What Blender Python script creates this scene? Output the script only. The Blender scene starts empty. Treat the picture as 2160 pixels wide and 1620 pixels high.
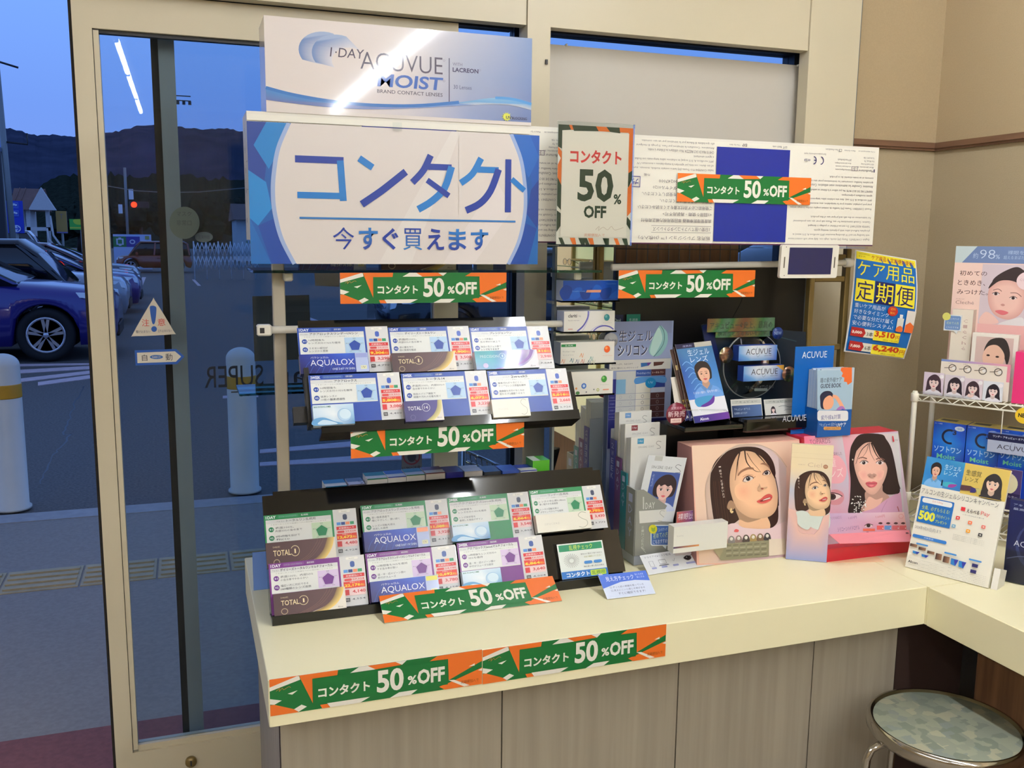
import bpy, math, random
import numpy as np
from mathutils import Vector, Matrix
random.seed(7)
SC = bpy.context.scene
COL = SC.collection
# ------------------------------------------------------------ camera
F_PX, PITCH, ROLL, YAW = 1950.0, .1543, -.0106, .339
CAM = np.array([0., 0., 1.5])
def cam_axes(p, r, yw):
    f = np.array([math.sin(yw)*math.cos(p), math.cos(yw)*math.cos(p), -math.sin(p)])
    r0 = np.array([math.cos(yw), -math.sin(yw), 0.]); d0 = np.cross(f, r0)
    return np.array([math.cos(r)*r0+math.sin(r)*d0, -math.sin(r)*r0+math.cos(r)*d0, f])
AX = cam_axes(PITCH, ROLL, YAW)
cd = bpy.data.cameras.new('camera'); cam = bpy.data.objects.new('camera', cd); COL.objects.link(cam)
cd.sensor_width = 36; cd.lens = F_PX/2160*36; cd.clip_start = .05; cd.clip_end = 3000
mw = Matrix.Identity(4)
for i in range(3):
    mw[i][0] = AX[0][i]; mw[i][1] = -AX[1][i]; mw[i][2] = -AX[2][i]; mw[i][3] = CAM[i]
cam.matrix_world = mw
SC.camera = cam
# ------------------------------------------------------------ exposure, world
SC.view_settings.view_transform = 'Standard'; SC.view_settings.look = 'None'
SC.view_settings.exposure = 0.0; SC.view_settings.gamma = 1; SC.view_settings.use_curve_mapping = False
SC.cycles.max_bounces = 8; SC.cycles.diffuse_bounces = 4; SC.cycles.glossy_bounces = 4
SC.cycles.transparent_max_bounces = 24; SC.cycles.sample_clamp_indirect = 6
SC.cycles.use_denoising = True
def lin(c):
    if isinstance(c, str): c = tuple(int(c[i:i+2], 16) for i in (0, 2, 4))
    return tuple(((v/255)/12.92 if v/255 <= .04045 else ((v/255+.055)/1.055)**2.4) for v in c[:3])
W = bpy.data.worlds.new('dusk_sky'); SC.world = W; W.use_nodes = True
nt = W.node_tree; nt.nodes.clear()
wo = nt.nodes.new('ShaderNodeOutputWorld'); bg = nt.nodes.new('ShaderNodeBackground')
tc = nt.nodes.new('ShaderNodeTexCoord'); sx = nt.nodes.new('ShaderNodeSeparateXYZ'); rp = nt.nodes.new('ShaderNodeValToRGB')
nt.links.new(tc.outputs['Generated'], sx.inputs[0]); nt.links.new(sx.outputs['Z'], rp.inputs[0])
rp.color_ramp.elements[0].position = 0.0; rp.color_ramp.elements[0].color = (*lin((118, 148, 226)), 1)
rp.color_ramp.elements[1].position = 1.0; rp.color_ramp.elements[1].color = (*lin((112, 138, 196)), 1)
e = rp.color_ramp.elements.new(.12); e.color = (*lin((112, 152, 236)), 1)
e = rp.color_ramp.elements.new(.28); e.color = (*lin((124, 172, 255)), 1)
nt.links.new(rp.outputs[0], bg.inputs[0]); bg.inputs[1].default_value = 1.12
nt.links.new(bg.outputs[0], wo.inputs[0])
TUBE_STRENGTH = 138.0
# ------------------------------------------------------------ projection helpers
def ray(px, py):
    return AX.T @ np.array([(px-1080)/F_PX, (py-810)/F_PX, 1.])
def P(px, py, x=None, y=None, z=None):
    d = ray(px, py)
    t = (x-CAM[0])/d[0] if x is not None else (y-CAM[1])/d[1] if y is not None else (z-CAM[2])/d[2]
    return CAM+t*d
def PP(px, py, O, N):
    d = ray(px, py); N = np.array(N, float)
    return CAM+d*(N@(np.array(O, float)-CAM))/(N@d)
def nz(v): v = np.array(v, float); return v/np.linalg.norm(v)
# ------------------------------------------------------------ materials
MATS = {}
def new_mat(name):
    m = bpy.data.materials.new(name); m.use_nodes = True; MATS[name] = m
    return m, m.node_tree, m.node_tree.nodes['Principled BSDF']
def solid(name, c, rough=.5, metal=0., spec=.5, coat=0., noise=0., nscale=20., stretch=(1, 1, 1), bump=0., c2=None):
    m, t, b = new_mat(name)
    b.inputs['Roughness'].default_value = rough; b.inputs['Metallic'].default_value = metal
    b.inputs['Specular IOR Level'].default_value = spec; b.inputs['Coat Weight'].default_value = coat
    b.inputs['Coat Roughness'].default_value = .05
    co = lin(c); b.inputs['Base Color'].default_value = (*co, 1)
    if noise or bump or c2:
        tc = t.nodes.new('ShaderNodeTexCoord'); mp = t.nodes.new('ShaderNodeMapping'); mp.inputs['Scale'].default_value = stretch
        n = t.nodes.new('ShaderNodeTexNoise'); n.inputs['Scale'].default_value = nscale; n.inputs['Detail'].default_value = 6
        t.links.new(tc.outputs['Object'], mp.inputs[0]); t.links.new(mp.outputs[0], n.inputs['Vector'])
        r = t.nodes.new('ShaderNodeValToRGB')
        cc = lin(c2) if c2 else tuple(v*(1-noise) for v in co)
        r.color_ramp.elements[0].position = .32; r.color_ramp.elements[0].color = (*cc, 1)
        r.color_ramp.elements[1].position = .68; r.color_ramp.elements[1].color = (*co, 1)
        t.links.new(n.outputs[0], r.inputs[0]); t.links.new(r.outputs[0], b.inputs['Base Color'])
        if bump:
            bp = t.nodes.new('ShaderNodeBump'); bp.inputs['Strength'].default_value = bump; bp.inputs['Distance'].default_value = .004
            t.links.new(n.outputs[0], bp.inputs['Height']); t.links.new(bp.outputs[0], b.inputs['Normal'])
    return m
def printed(name, rough, coat=0.):
    m, t, b = new_mat(name)
    a = t.nodes.new('ShaderNodeVertexColor'); a.layer_name = 'ink'
    t.links.new(a.outputs['Color'], b.inputs['Base Color'])
    b.inputs['Roughness'].default_value = rough; b.inputs['Coat Weight'].default_value = coat
    b.inputs['Coat Roughness'].default_value = .06
    return m
printed('ink_matte', .55); printed('ink_satin', .32); printed('ink_gloss', .35, .8)
def thin_glass(name, tint=(250, 255, 252), ior=1.45, refl=1.0):
    m = bpy.data.materials.new(name); m.use_nodes = True; MATS[name] = m; t = m.node_tree; t.nodes.clear()
    o = t.nodes.new('ShaderNodeOutputMaterial'); mx = t.nodes.new('ShaderNodeMixShader')
    tr = t.nodes.new('ShaderNodeBsdfTransparent'); gl = t.nodes.new('ShaderNodeBsdfGlossy'); fr = t.nodes.new('ShaderNodeFresnel')
    tr.inputs[0].default_value = (*lin(tint), 1); gl.inputs['Roughness'].default_value = 0.0; fr.inputs[0].default_value = ior
    gl.inputs[0].default_value = (refl, refl, refl, 1)
    t.links.new(fr.outputs[0], mx.inputs[0]); t.links.new(tr.outputs[0], mx.inputs[1]); t.links.new(gl.outputs[0], mx.inputs[2])
    t.links.new(mx.outputs[0], o.inputs[0]); return m
thin_glass('window_glass', (238, 244, 247), 1.22)
thin_glass('clear_acrylic', (250, 252, 252), 1.25)
thin_glass('shelf_glass', (150, 190, 185), 1.25)
thin_glass('smoked_film', (70, 78, 82), 1.45)
def emit(name, c, s):
    m = bpy.data.materials.new(name); m.use_nodes = True; MATS[name] = m; t = m.node_tree; t.nodes.clear()
    o = t.nodes.new('ShaderNodeOutputMaterial'); em = t.nodes.new('ShaderNodeEmission')
    em.inputs[0].default_value = (*lin(c), 1); em.inputs[1].default_value = s
    t.links.new(em.outputs[0], o.inputs[0]); return m
emit('tube_light', (244, 248, 255), TUBE_STRENGTH); emit('red_lamp', (255, 40, 20), 6)
solid('counter_laminate', (243, 235, 194), .38, noise=.03, nscale=6)
solid('frame_aluminium', (203, 193, 166), .42, noise=.04, nscale=3)
solid('frame_grey', (128, 134, 134), .45, noise=.05, nscale=4)
solid('dark_frame', (34, 36, 40), .4, noise=.1)
solid('brush_seal', (30, 24, 18), .9, noise=.4, nscale=200)
solid('wallpaper', (176, 156, 122), .85, noise=.06, nscale=260, bump=.25)
solid('wallpaper_low', (172, 156, 126), .85, noise=.06, nscale=260, bump=.25)
solid('dado_wood', (120, 88, 66), .5, noise=.2, nscale=8, stretch=(1, 1, 8))
solid('ceiling_paint', (226, 220, 206), .9, noise=.03)
solid('shop_floor', (150, 138, 120), .4, noise=.08, nscale=5)
solid('grey_wood', (158, 149, 131), .55, nscale=5, stretch=(9, 9, .3), c2=(143, 134, 118), bump=.08)
solid('brown_wood', (118, 84, 56), .5, nscale=7, stretch=(10, 10, .5), c2=(92, 63, 41), bump=.1)
solid('dark_recess', (44, 28, 22), .6, noise=.15)
solid('light_wood', (196, 164, 118), .5, nscale=7, stretch=(10, 10, .4), c2=(178, 146, 102))
solid('black_acrylic', (12, 11, 10), .07, spec=.6, noise=.1)
solid('black_board', (16, 15, 16), .35, noise=.2)
solid('chrome', (190, 186, 178), .12, 1., noise=.03)
solid('brass', (128, 108, 62), .38, .35, noise=.1, nscale=30)
solid('post_cream', (184, 176, 158), .4, noise=.05)
solid('white_plastic', (226, 222, 208), .35, noise=.03)
solid('white_wire', (232, 228, 210), .3, noise=.03)
solid('film_panel', (196, 190, 178), .5, noise=.03, nscale=2)
solid('asphalt', (108, 102, 96), .75, spec=.3, nscale=60, c2=(82, 77, 72), bump=.3)
solid('pavement', (152, 142, 130), .8, spec=.3, nscale=60, c2=(140, 130, 120), bump=.1)
solid('kerb_stone', (165, 162, 160), .8, noise=.15, nscale=20)
solid('tactile', (186, 166, 128), .7, noise=.15, nscale=20, bump=.2)
solid('maroon_mat', (138, 82, 74), .85, noise=.2, nscale=60, bump=.3)
solid('road_paint', (214, 188, 188), .7, noise=.2, nscale=12)
solid('bollard_white', (215, 212, 200), .45, noise=.06, nscale=6)
solid('yellow_band', (208, 150, 30), .45, noise=.1)
solid('hazy_hill_forest', (66, 72, 92), .95, spec=0, nscale=.05, c2=(50, 58, 76))  # forest tone with bluish distance haze mixed into the colour
solid('tree_leaf', (46, 54, 46), .9, spec=0, nscale=1.5, c2=(28, 34, 30))
solid('rubber', (16, 16, 18), .8, noise=.2)
solid('car_glass', (16, 20, 24), .05, spec=.7, noise=.1)
solid('alloy', (190, 190, 195), .25, .8, noise=.05)
solid('lamp_lens', (225, 230, 235), .1, noise=.05)
solid('roof_tile', (118, 88, 80), .8, noise=.2, nscale=3)
solid('render_white', (200, 200, 200), .8, noise=.08)
for n, c in dict(navy=(38, 34, 120), black=(20, 22, 28), silver=(150, 155, 165), maroon=(92, 24, 30), orange=(130, 52, 26), white=(220, 222, 226), red=(120, 30, 34), slate=(70, 74, 84)).items():
    solid('paint_'+n, c, .25, .15, coat=.8, noise=.03)
def mirror():
    m, t, b = new_mat('mirror'); b.inputs['Metallic'].default_value = 1; b.inputs['Roughness'].default_value = .01
    b.inputs['Base Color'].default_value = (.82, .84, .8, 1)
mirror()
def seat_mat():
    m, t, b = new_mat('stool_vinyl'); b.inputs['Roughness'].default_value = .35
    tc = t.nodes.new('ShaderNodeTexCoord'); v = t.nodes.new('ShaderNodeTexVoronoi'); v.inputs['Scale'].default_value = 42; v.distance = 'CHEBYCHEV'
    r = t.nodes.new('ShaderNodeValToRGB'); t.links.new(tc.outputs['Object'], v.inputs['Vector'])
    sp = t.nodes.new('ShaderNodeSeparateColor'); t.links.new(v.outputs['Color'], sp.inputs[0]); t.links.new(sp.outputs[0], r.inputs[0])
    r.color_ramp.interpolation = 'CONSTANT'
    for i, (p, c) in enumerate(((0, (112, 120, 108)), (.3, (128, 134, 120)), (.55, (138, 142, 124)), (.8, (154, 152, 130)), (.9, (120, 128, 122)))):
        el = r.color_ramp.elements[i] if i < 2 else r.color_ramp.elements.new(p)
        el.position = p; el.color = (*lin(c), 1)
    t.links.new(r.outputs[0], b.inputs['Base Color'])
seat_mat()
def holo():
    m, t, b = new_mat('hologram'); b.inputs['Metallic'].default_value = .9; b.inputs['Roughness'].default_value = .25
    tc = t.nodes.new('ShaderNodeTexCoord'); w = t.nodes.new('ShaderNodeTexWave'); w.inputs['Scale'].default_value = 2.2; w.inputs['Distortion'].default_value = 9; w.inputs['Detail Scale'].default_value = 2
    r = t.nodes.new('ShaderNodeValToRGB'); t.links.new(tc.outputs['Object'], w.inputs['Vector']); t.links.new(w.outputs[1], r.inputs[0])
    for i, (p, c) in enumerate(((0, (150, 110, 96)), (1, (120, 160, 150)), (.35, (150, 150, 110)), (.7, (90, 150, 110)))):
        el = r.color_ramp.elements[i] if i < 2 else r.color_ramp.elements.new(p)
        el.position = p; el.color = (*lin(c), 1)
    t.links.new(r.outputs[0], b.inputs['Base Color'])
holo()
# ------------------------------------------------------------ mesh builder
class MB:
    def __init__(s): s.v = []; s.f = []; s.m = []; s.c = []; s.mats = []; s.sm = []
    def mi(s, mat):
        if mat not in s.mats: s.mats.append(mat)
        return s.mats.index(mat)
    def add(s, vs, fs, mat, col=(255, 255, 255), smooth=False, vcols=None):
        o = len(s.v); s.v += [tuple(map(float, p)) for p in vs]; k = s.mi(mat)
        lc = lin(col)
        for f in fs:
            s.f.append([i+o for i in f]); s.m.append(k); s.sm.append(smooth)
            s.c.append([lc]*len(f) if vcols is None else [vcols[i] for i in f])
        return s
    def box(s, x0, x1, y0, y1, z0, z1, mat, col=(255, 255, 255)):
        vs = [(x, y, z) for x in (x0, x1) for y in (y0, y1) for z in (z0, z1)]
        return s.add(vs, [(0, 1, 3, 2), (4, 6, 7, 5), (0, 4, 5, 1), (2, 3, 7, 6), (0, 2, 6, 4), (1, 5, 7, 3)], mat, col)
    def obox(s, O, A, B, Cc, mat, col=(255, 255, 255), r=0):
        """box from corner O along vectors A, B, Cc"""
        O, A, B, Cc = [np.array(q, float) for q in (O, A, B, Cc)]
        vs = [O+i*A+j*B+k*Cc for i in (0, 1) for j in (0, 1) for k in (0, 1)]
        return s.add(vs, [(0, 1, 3, 2), (4, 6, 7, 5), (0, 4, 5, 1), (2, 3, 7, 6), (0, 2, 6, 4), (1, 5, 7, 3)], mat, col)
    def bbox(s, x0, x1, y0, y1, z0, z1, b, mat, col=(255, 255, 255)):
        """box whose vertical and horizontal edges are chamfered by b"""
        vs = []
        for z, i in ((z0, b), (z0+b, 0), (z1-b, 0), (z1, b)):
            for (px, py) in ((x0+b+i, y0+i), (x1-b-i, y0+i), (x1-i, y0+b+i), (x1-i, y1-b-i), (x1-b-i, y1-i), (x0+b+i, y1-i), (x0+i, y1-b-i), (x0+i, y0+b+i)):
                vs.append((px, py, z))
        fs = [tuple(range(7, -1, -1)), tuple(range(24, 32))]
        for l in range(3):
            for i in range(8): fs.append((l*8+i, l*8+(i+1) % 8, (l+1)*8+(i+1) % 8, (l+1)*8+i))
        return s.add(vs, fs, mat, col)
    def tube(s, pts, r, mat, seg=10, closed=False, col=(255, 255, 255), caps=True):
        pts = [np.array(p, float) for p in pts]; n = len(pts); vs = []
        prev = None
        for i, p in enumerate(pts):
            a = pts[(i-1) % n] if (i or closed) else p; b = pts[(i+1) % n] if (i < n-1 or closed) else p
            t = nz(b-a)
            if prev is None:
                h = np.array([0, 0, 1.]) if abs(t[2]) < .9 else np.array([1., 0, 0]); u = nz(np.cross(t, h))
            else: u = nz(prev-t*(prev@t))
            prev = u; w = np.cross(t, u); rr = r[i] if isinstance(r, (list, tuple)) else r
            vs += [p+rr*(math.cos(2*math.pi*k/seg)*u+math.sin(2*math.pi*k/seg)*w) for k in range(seg)]
        fs = []
        for i in range(n if closed else n-1):
            j = (i+1) % n
            for k in range(seg): fs.append((i*seg+k, i*seg+(k+1) % seg, j*seg+(k+1) % seg, j*seg+k))
        if not closed and caps: fs += [tuple(range(seg-1, -1, -1)), tuple(range((n-1)*seg, n*seg))]
        return s.add(vs, fs, mat, col, smooth=True)
    def lathe(s, prof, mat, c=(0, 0, 0), axis='z', seg=32, col=(255, 255, 255), smooth=True, caps=True):
        vs = []; n = len(prof)
        for r, h in prof:
            for k in range(seg):
                a = 2*math.pi*k/seg; p = (r*math.cos(a), r*math.sin(a), h)
                if axis == 'y': p = (p[0], p[2], p[1])
                if axis == 'x': p = (p[2], p[0], p[1])
                vs.append((p[0]+c[0], p[1]+c[1], p[2]+c[2]))
        fs = [(i*seg+k, i*seg+(k+1) % seg, (i+1)*seg+(k+1) % seg, (i+1)*seg+k) for i in range(n-1) for k in range(seg)]
        if caps and prof[0][0] > 1e-6: fs.append(tuple(range(seg-1, -1, -1)))
        if caps and prof[-1][0] > 1e-6: fs.append(tuple(range((n-1)*seg, n*seg)))
        return s.add(vs, fs, mat, col, smooth=smooth)
    def loft(s, rings, mat, caps=True, smooth=True, col=(255, 255, 255)):
        n = len(rings[0]); vs = [p for r in rings for p in r]
        fs = [(i*n+k, i*n+(k+1) % n, (i+1)*n+(k+1) % n, (i+1)*n+k) for i in range(len(rings)-1) for k in range(n)]
        if caps: fs += [tuple(range(n-1, -1, -1)), tuple(range((len(rings)-1)*n, len(rings)*n))]
        return s.add(vs, fs, mat, col, smooth=smooth)
def make_obj(name, mb, origin, parent=None):
    me = bpy.data.meshes.new(name); org = np.array(origin)
    me.from_pydata([tuple(np.array(p)-org) for p in mb.v], [], mb.f)
    for n in mb.mats: me.materials.append(MATS[n])
    me.polygons.foreach_set('material_index', mb.m); me.polygons.foreach_set('use_smooth', mb.sm)
    if any(n.startswith('ink') for n in mb.mats):
        ca = me.color_attributes.new('ink', 'FLOAT_COLOR', 'CORNER')
        ca.data.foreach_set('color', [x for f in mb.c for c in f for x in (*c, 1.)])
    me.update()
    o = bpy.data.objects.new(name, me); COL.objects.link(o)
    if parent is not None: o.parent = parent
    return o
def setp(o, label=None, cat=None, group=None, kind=None):
    if label: o['label'] = label
    if cat: o['category'] = cat
    if group: o['group'] = group
    if kind: o['kind'] = kind
    return o
class Thing:
    """one top-level object: a mesh, or an Empty that parents its parts"""
    def __init__(s, name, label=None, cat=None, group=None, kind=None):
        s.a = (name, label, cat, group, kind); s.parts = []
    def part(s, name, sub=None, label=None):
        mb = MB(); s.parts.append((name, mb, sub, label)); return mb
    def done(s, origin=None):
        s.parts = [p for p in s.parts if p[1].v]
        name, label, cat, group, kind = s.a
        pts = np.array([v for p in s.parts for v in p[1].v])
        lo, hi = pts.min(0), pts.max(0)
        org = np.array(origin) if origin is not None else np.array([(lo[0]+hi[0])/2, (lo[1]+hi[1])/2, lo[2]])
        if len(s.parts) == 1:
            o = make_obj(name, s.parts[0][1], org); o.location = org
            return setp(o, label, cat, group, kind)
        root = bpy.data.objects.new(name, None); COL.objects.link(root); root.location = org; root.empty_display_size = .05
        setp(root, label, cat, group, kind)
        objs = {}
        for n, mb, sub, lb in s.parts:
            par = objs[id(sub)] if sub is not None else root
            ob = make_obj(n, mb, org, par); objs[id(mb)] = ob
            if lb: ob['label'] = lb
        return root
def copy_tree(o, parent=None):
    c = o.copy(); COL.objects.link(c)
    if parent is not None: c.parent = parent
    for ch in list(o.children): copy_tree(ch, c)
    return c
def single(name, label, cat, group=None, kind=None):
    t = Thing(name, label, cat, group, kind); return t, t.part(name)
def struct(name, build):
    t = Thing(name, kind='structure'); build(t.part(name)); return t.done()
# ------------------------------------------------------------ lettering
TXT = {}
DEP = None
def glyphs(s, bold=0.0, res=3):
    if any(ord(ch) > 0x4dff for ch in s): bold = min(bold, .0)
    k = (s, bold, res)
    if k in TXT: return TXT[k]
    cu = bpy.data.curves.new('t', 'FONT'); cu.body = s; cu.resolution_u = res; cu.offset = bold; cu.fill_mode = 'FRONT'
    ob = bpy.data.objects.new('t', cu); COL.objects.link(ob)
    dg = bpy.context.evaluated_depsgraph_get(); dg.update()
    me = ob.evaluated_get(dg).to_mesh()
    vs = np.array([v.co[:2] for v in me.vertices]) if len(me.vertices) else np.zeros((0, 2))
    fs = [tuple(p.vertices) for p in me.polygons]
    ob.evaluated_get(dg).to_mesh_clear()
    bpy.data.objects.remove(ob); bpy.data.curves.remove(cu)
    if len(vs): lo = vs.min(0); hi = vs.max(0)
    else: lo = np.zeros(2); hi = np.ones(2)
    TXT[k] = (vs, fs, lo, hi); return TXT[k]
def smooth_pts(pts, n=6, closed=True):
    out = []; m = len(pts)
    for i in range(m if closed else m-1):
        g = (lambda j: pts[j % m]) if closed else (lambda j: pts[min(max(j, 0), m-1)])
        p0, p1, p2, p3 = [np.array(g(i+d), float) for d in (-1, 0, 1, 2)]
        for k in range(n):
            t = k/n
            out.append(tuple(.5*((2*p1)+(-p0+p2)*t+(2*p0-5*p1+4*p2-p3)*t*t+(-p0+3*p1-3*p2+p3)*t**3)))
    if not closed: out.append(tuple(pts[-1]))
    return out
from mathutils.geometry import tessellate_polygon
class Art:
    """flat print on a face: O top-left corner, U to the right, V down; art units 0..aw, 0..ah"""
    EPS = .00005
    def __init__(s, mb, O, U, V, w, h, aw=None, ah=None, mat='ink_matte', k0=1, pix=False):
        s.mb = mb; s.O = np.array(O, float); s.U = nz(U); s.V = nz(V); s.N = np.cross(s.V, s.U)*1.0
        s.w = w; s.h = h; s.aw = aw or w; s.ah = ah or h; s.mat = mat; s.k = k0; s.pix = pix; s.tf = None
        # outward normal looks back to the camera side
        if s.N @ (CAM-s.O) < 0 and not pix: pass
    def m(s, a, b):
        if s.tf: a, b = s.tf(a, b)
        if s.pix:
            p = PP(a, b, s.O, s.N)-s.O; return p@s.U, p@s.V
        return a/s.aw*s.w, b/s.ah*s.h
    def p3(s, uv, lay): return s.O+s.U*uv[0]+s.V*uv[1]+s.N*(lay*s.EPS)
    def _poly(s, uvs, col, cols=None, mat=None):
        s.k += 1
        v3 = [s.p3(q, s.k) for q in uvs]
        if len(uvs) > 4:
            tris = tessellate_polygon([[Vector((q[0], q[1], 0)) for q in uvs]])
            fs = [tuple(t) for t in tris]
        else: fs = [tuple(range(len(uvs)))]
        s.mb.add(v3, fs, mat or s.mat, col or (0, 0, 0), vcols=None if cols is None else [lin(c) for c in cols])
    def poly(s, pts, col, cols=None, mat=None): s._poly([s.m(*p) for p in pts], col, cols, mat)
    def rect(s, x0, y0, x1, y1, col, mat=None): s.poly([(x0, y0), (x1, y0), (x1, y1), (x0, y1)], col, mat=mat)
    def blob(s, pts, col, n=5, mat=None): s.poly(smooth_pts(pts, n), col, mat=mat)
    def fan(s, pts, cin, cout, c=None, n=6, t=.45):
        """airbrushed shape: tint cin inside, cout at the outline"""
        P2 = smooth_pts(pts, n); m_ = len(P2); c = c or (sum(p[0] for p in P2)/m_, sum(p[1] for p in P2)/m_); s.k += 1
        mid = [(c[0]+(p[0]-c[0])*t, c[1]+(p[1]-c[1])*t) for p in P2]; a, b = lin(cin), lin(cout)
        vs = [s.p3(s.m(*q), s.k) for q in [c]+mid+P2]; cs = [a]*(m_+1)+[b]*m_
        s.mb.add(vs, [(0, 1+i, 1+(i+1) % m_) for i in range(m_)]+[(1+i, 1+m_+i, 1+m_+(i+1) % m_, 1+(i+1) % m_) for i in range(m_)], s.mat, vcols=cs)
    def gradv(s, x0, y0, x1, y1, c0, c1): s.poly([(x0, y0), (x1, y0), (x1, y1), (x0, y1)], None, [c0, c0, c1, c1])
    def gradh(s, x0, y0, x1, y1, c0, c1): s.poly([(x0, y0), (x1, y0), (x1, y1), (x0, y1)], None, [c0, c1, c1, c0])
    def grid(s, x0, y0, x1, y1, rows):
        """bilinear print gradient from a small table of colours"""
        R, Cn = len(rows), len(rows[0]); s.k += 1; vs = []; cs = []
        for i in range(R):
            for j in range(Cn):
                vs.append(s.p3(s.m(x0+(x1-x0)*j/(Cn-1), y0+(y1-y0)*i/(R-1)), s.k)); cs.append(lin(rows[i][j]))
        fs = [(i*Cn+j, i*Cn+j+1, (i+1)*Cn+j+1, (i+1)*Cn+j) for i in range(R-1) for j in range(Cn-1)]
        s.mb.add(vs, fs, s.mat, vcols=cs)
    def ell(s, cx, cy, rx, ry, col, n=24, mat=None): s.poly([(cx+rx*math.cos(2*math.pi*i/n), cy+ry*math.sin(2*math.pi*i/n)) for i in range(n)], col, mat=mat)
    def rr(s, x0, y0, x1, y1, r, col, mat=None):
        pts = []
        for cx, cy, a in ((x1-r, y0+r, -90), (x1-r, y1-r, 0), (x0+r, y1-r, 90), (x0+r, y0+r, 180)):
            pts += [(cx+r*math.cos(math.radians(a+t)), cy+r*math.sin(math.radians(a+t))) for t in (0, 30, 60, 90)]
        s.poly(pts, col, mat=mat)
    def line(s, pts, w, col, sm=0, closed=False):
        if sm: pts = smooth_pts(pts, sm, closed)
        L = []; Rr = []; n = len(pts)
        for i, p in enumerate(pts):
            a = np.array(pts[i-1] if (i or closed) else p, float); b = np.array(pts[(i+1) % n] if (i < n-1 or closed) else p, float)
            t = b-a; t /= (np.hypot(*t)+1e-9); nn = np.array([-t[1], t[0]])
            ww = w*.5 if not isinstance(w, (list, tuple)) else (w[0]+(w[1]-w[0])*i/(n-1))*.5
            L.append(np.array(p)+nn*ww); Rr.append(np.array(p)-nn*ww)
        s.k += 1; uv = [s.m(*q) for q in L]+[s.m(*q) for q in Rr]
        fs = [(i, i+1, n+i+1, n+i) for i in range(n-1)]
        if closed: fs.append((n-1, 0, n, 2*n-1))
        s.mb.add([s.p3(q, s.k) for q in uv], fs, s.mat, col)
    def ring(s, cx, cy, rx, ry, w, col, n=28, a0=0, a1=360):
        full = a1-a0 >= 360
        pts = [(cx+rx*math.cos(math.radians(a0+(a1-a0)*i/n)), cy+ry*math.sin(math.radians(a0+(a1-a0)*i/n))) for i in range(n if full else n+1)]
        s.line(pts, w, col, closed=full)
    def text(s, t, x0, y0, x1, y1, col, b=0., res=2, keep=False, slant=0., mir=False, col2=None):
        vs, fs, lo, hi = glyphs(t, b, res)
        if not len(vs): return
        sp = np.maximum(hi-lo, 1e-6); q = (vs-lo)/sp; q[:, 1] = 1-q[:, 1]
        if keep:
            wnat = sp[0]/sp[1]*(y1-y0)
            if wnat < x1-x0: x1 = x0+wnat
        if mir: q[:, 0] = 1-q[:, 0]
        xs = x0+q[:, 0]*(x1-x0)+slant*(1-q[:, 1])*(y1-y0); ys = y0+q[:, 1]*(y1-y0)
        s.k += 1
        if s.pix:
            # keep letters square to the sheet: fit between the projected corners
            a = s.m(x0, y0); c = s.m(x1, y1); uv = [(a[0]+(c[0]-a[0])*qq[0], a[1]+(c[1]-a[1])*qq[1]) for qq in q]
        else: uv = [s.m(xx, yy) for xx, yy in zip(xs, ys)]
        vc = None
        if col2 is not None:
            c0, c1 = np.array(lin(col)), np.array(lin(col2)); vc = [tuple(c0+(c1-c0)*qq[1]) for qq in q]
        s.mb.add([s.p3(u, s.k) for u in uv], fs, s.mat, col, vcols=vc)
    def lines(s, ls, x0, y0, x1, lh, fh, col, b=0., ragged=True):
        mx = max(len(l) for l in ls)
        for i, l in enumerate(ls):
            if l: s.text(l, x0, y0+i*lh, x0+(x1-x0)*(len(l)/mx if ragged else 1), y0+i*lh+fh, col, b, 1)
    def vtext(s, t, cx, y0, size, pitch, col, b=0.):
        for i, ch in enumerate(t): s.text(ch, cx-size/2, y0+i*pitch, cx+size/2, y0+i*pitch+size, col, b, 1)
def fit(O, N, tl, tr, bl):
    """frame of a flat sheet lying in the plane (O,N) whose corners show at these pixels"""
    a, b, c = PP(*tl, O, N), PP(*tr, O, N), PP(*bl, O, N); N = nz(N)
    U = nz(b-a); V = nz(np.cross(U, -N)*1.0)
    if V @ (c-a) < 0: V = -V
    return a, U, V, float((b-a)@U), float((c-a)@V)
def sheet(mb, fr, thick, mat, col, aw=None, ah=None, amat=None):
    """a card of real thickness behind its printed face; returns the Art of the face"""
    O, U, V, w, h = fr; N = np.cross(V, U)
    mb.obox(O-N*thick, U*w, V*h, N*thick, mat, col)
    return Art(mb, O, U, V, w, h, aw, ah, amat or mat)
X, Y, Z = np.eye(3)
WHITE = (236, 234, 228)
# ============================================================ the shop shell
YD = 2.42                                                # plane of the sliding door
XC = 2.28                                                # right wall
struct('floor', lambda m: m.box(-4, XC, -5, 2.40, -.05, 0, 'shop_floor'))
struct('ceiling', lambda m: m.box(-4, XC+.1, -5, 2.5, 2.72, 2.80, 'ceiling_paint'))
struct('wall_back', lambda m: m.box(-4, XC+.1, -5.1, -5, 0, 2.72, 'wallpaper'))
struct('wall_left', lambda m: m.box(-4.1, -4, -5.1, 2.5, 0, 2.72, 'wallpaper'))
def _wr(m):
    m.box(XC, XC+.1, -5, 2.5, 0, 1.80, 'wallpaper_low'); m.box(XC, XC+.1, -5, 2.5, 1.80, 2.72, 'wallpaper')
struct('wall_right', _wr)
def _wf(m):
    m.box(1.935, XC, YD, YD+.12, 0, 1.80, 'wallpaper_low'); m.box(1.935, XC, YD, YD+.12, 1.80, 2.72, 'wallpaper')
    m.box(-4, -2.6, YD, YD+.12, 0, 2.72, 'wallpaper')
struct('wall_front', _wf)
def _tr(m):
    m.box(1.935, XC-.012, YD-.012, YD, 1.795, 1.820, 'dado_wood'); m.box(1.935, XC-.018, YD-.018, YD-.012, 1.802, 1.813, 'dado_wood')
struct('trim_1', _tr)
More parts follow.
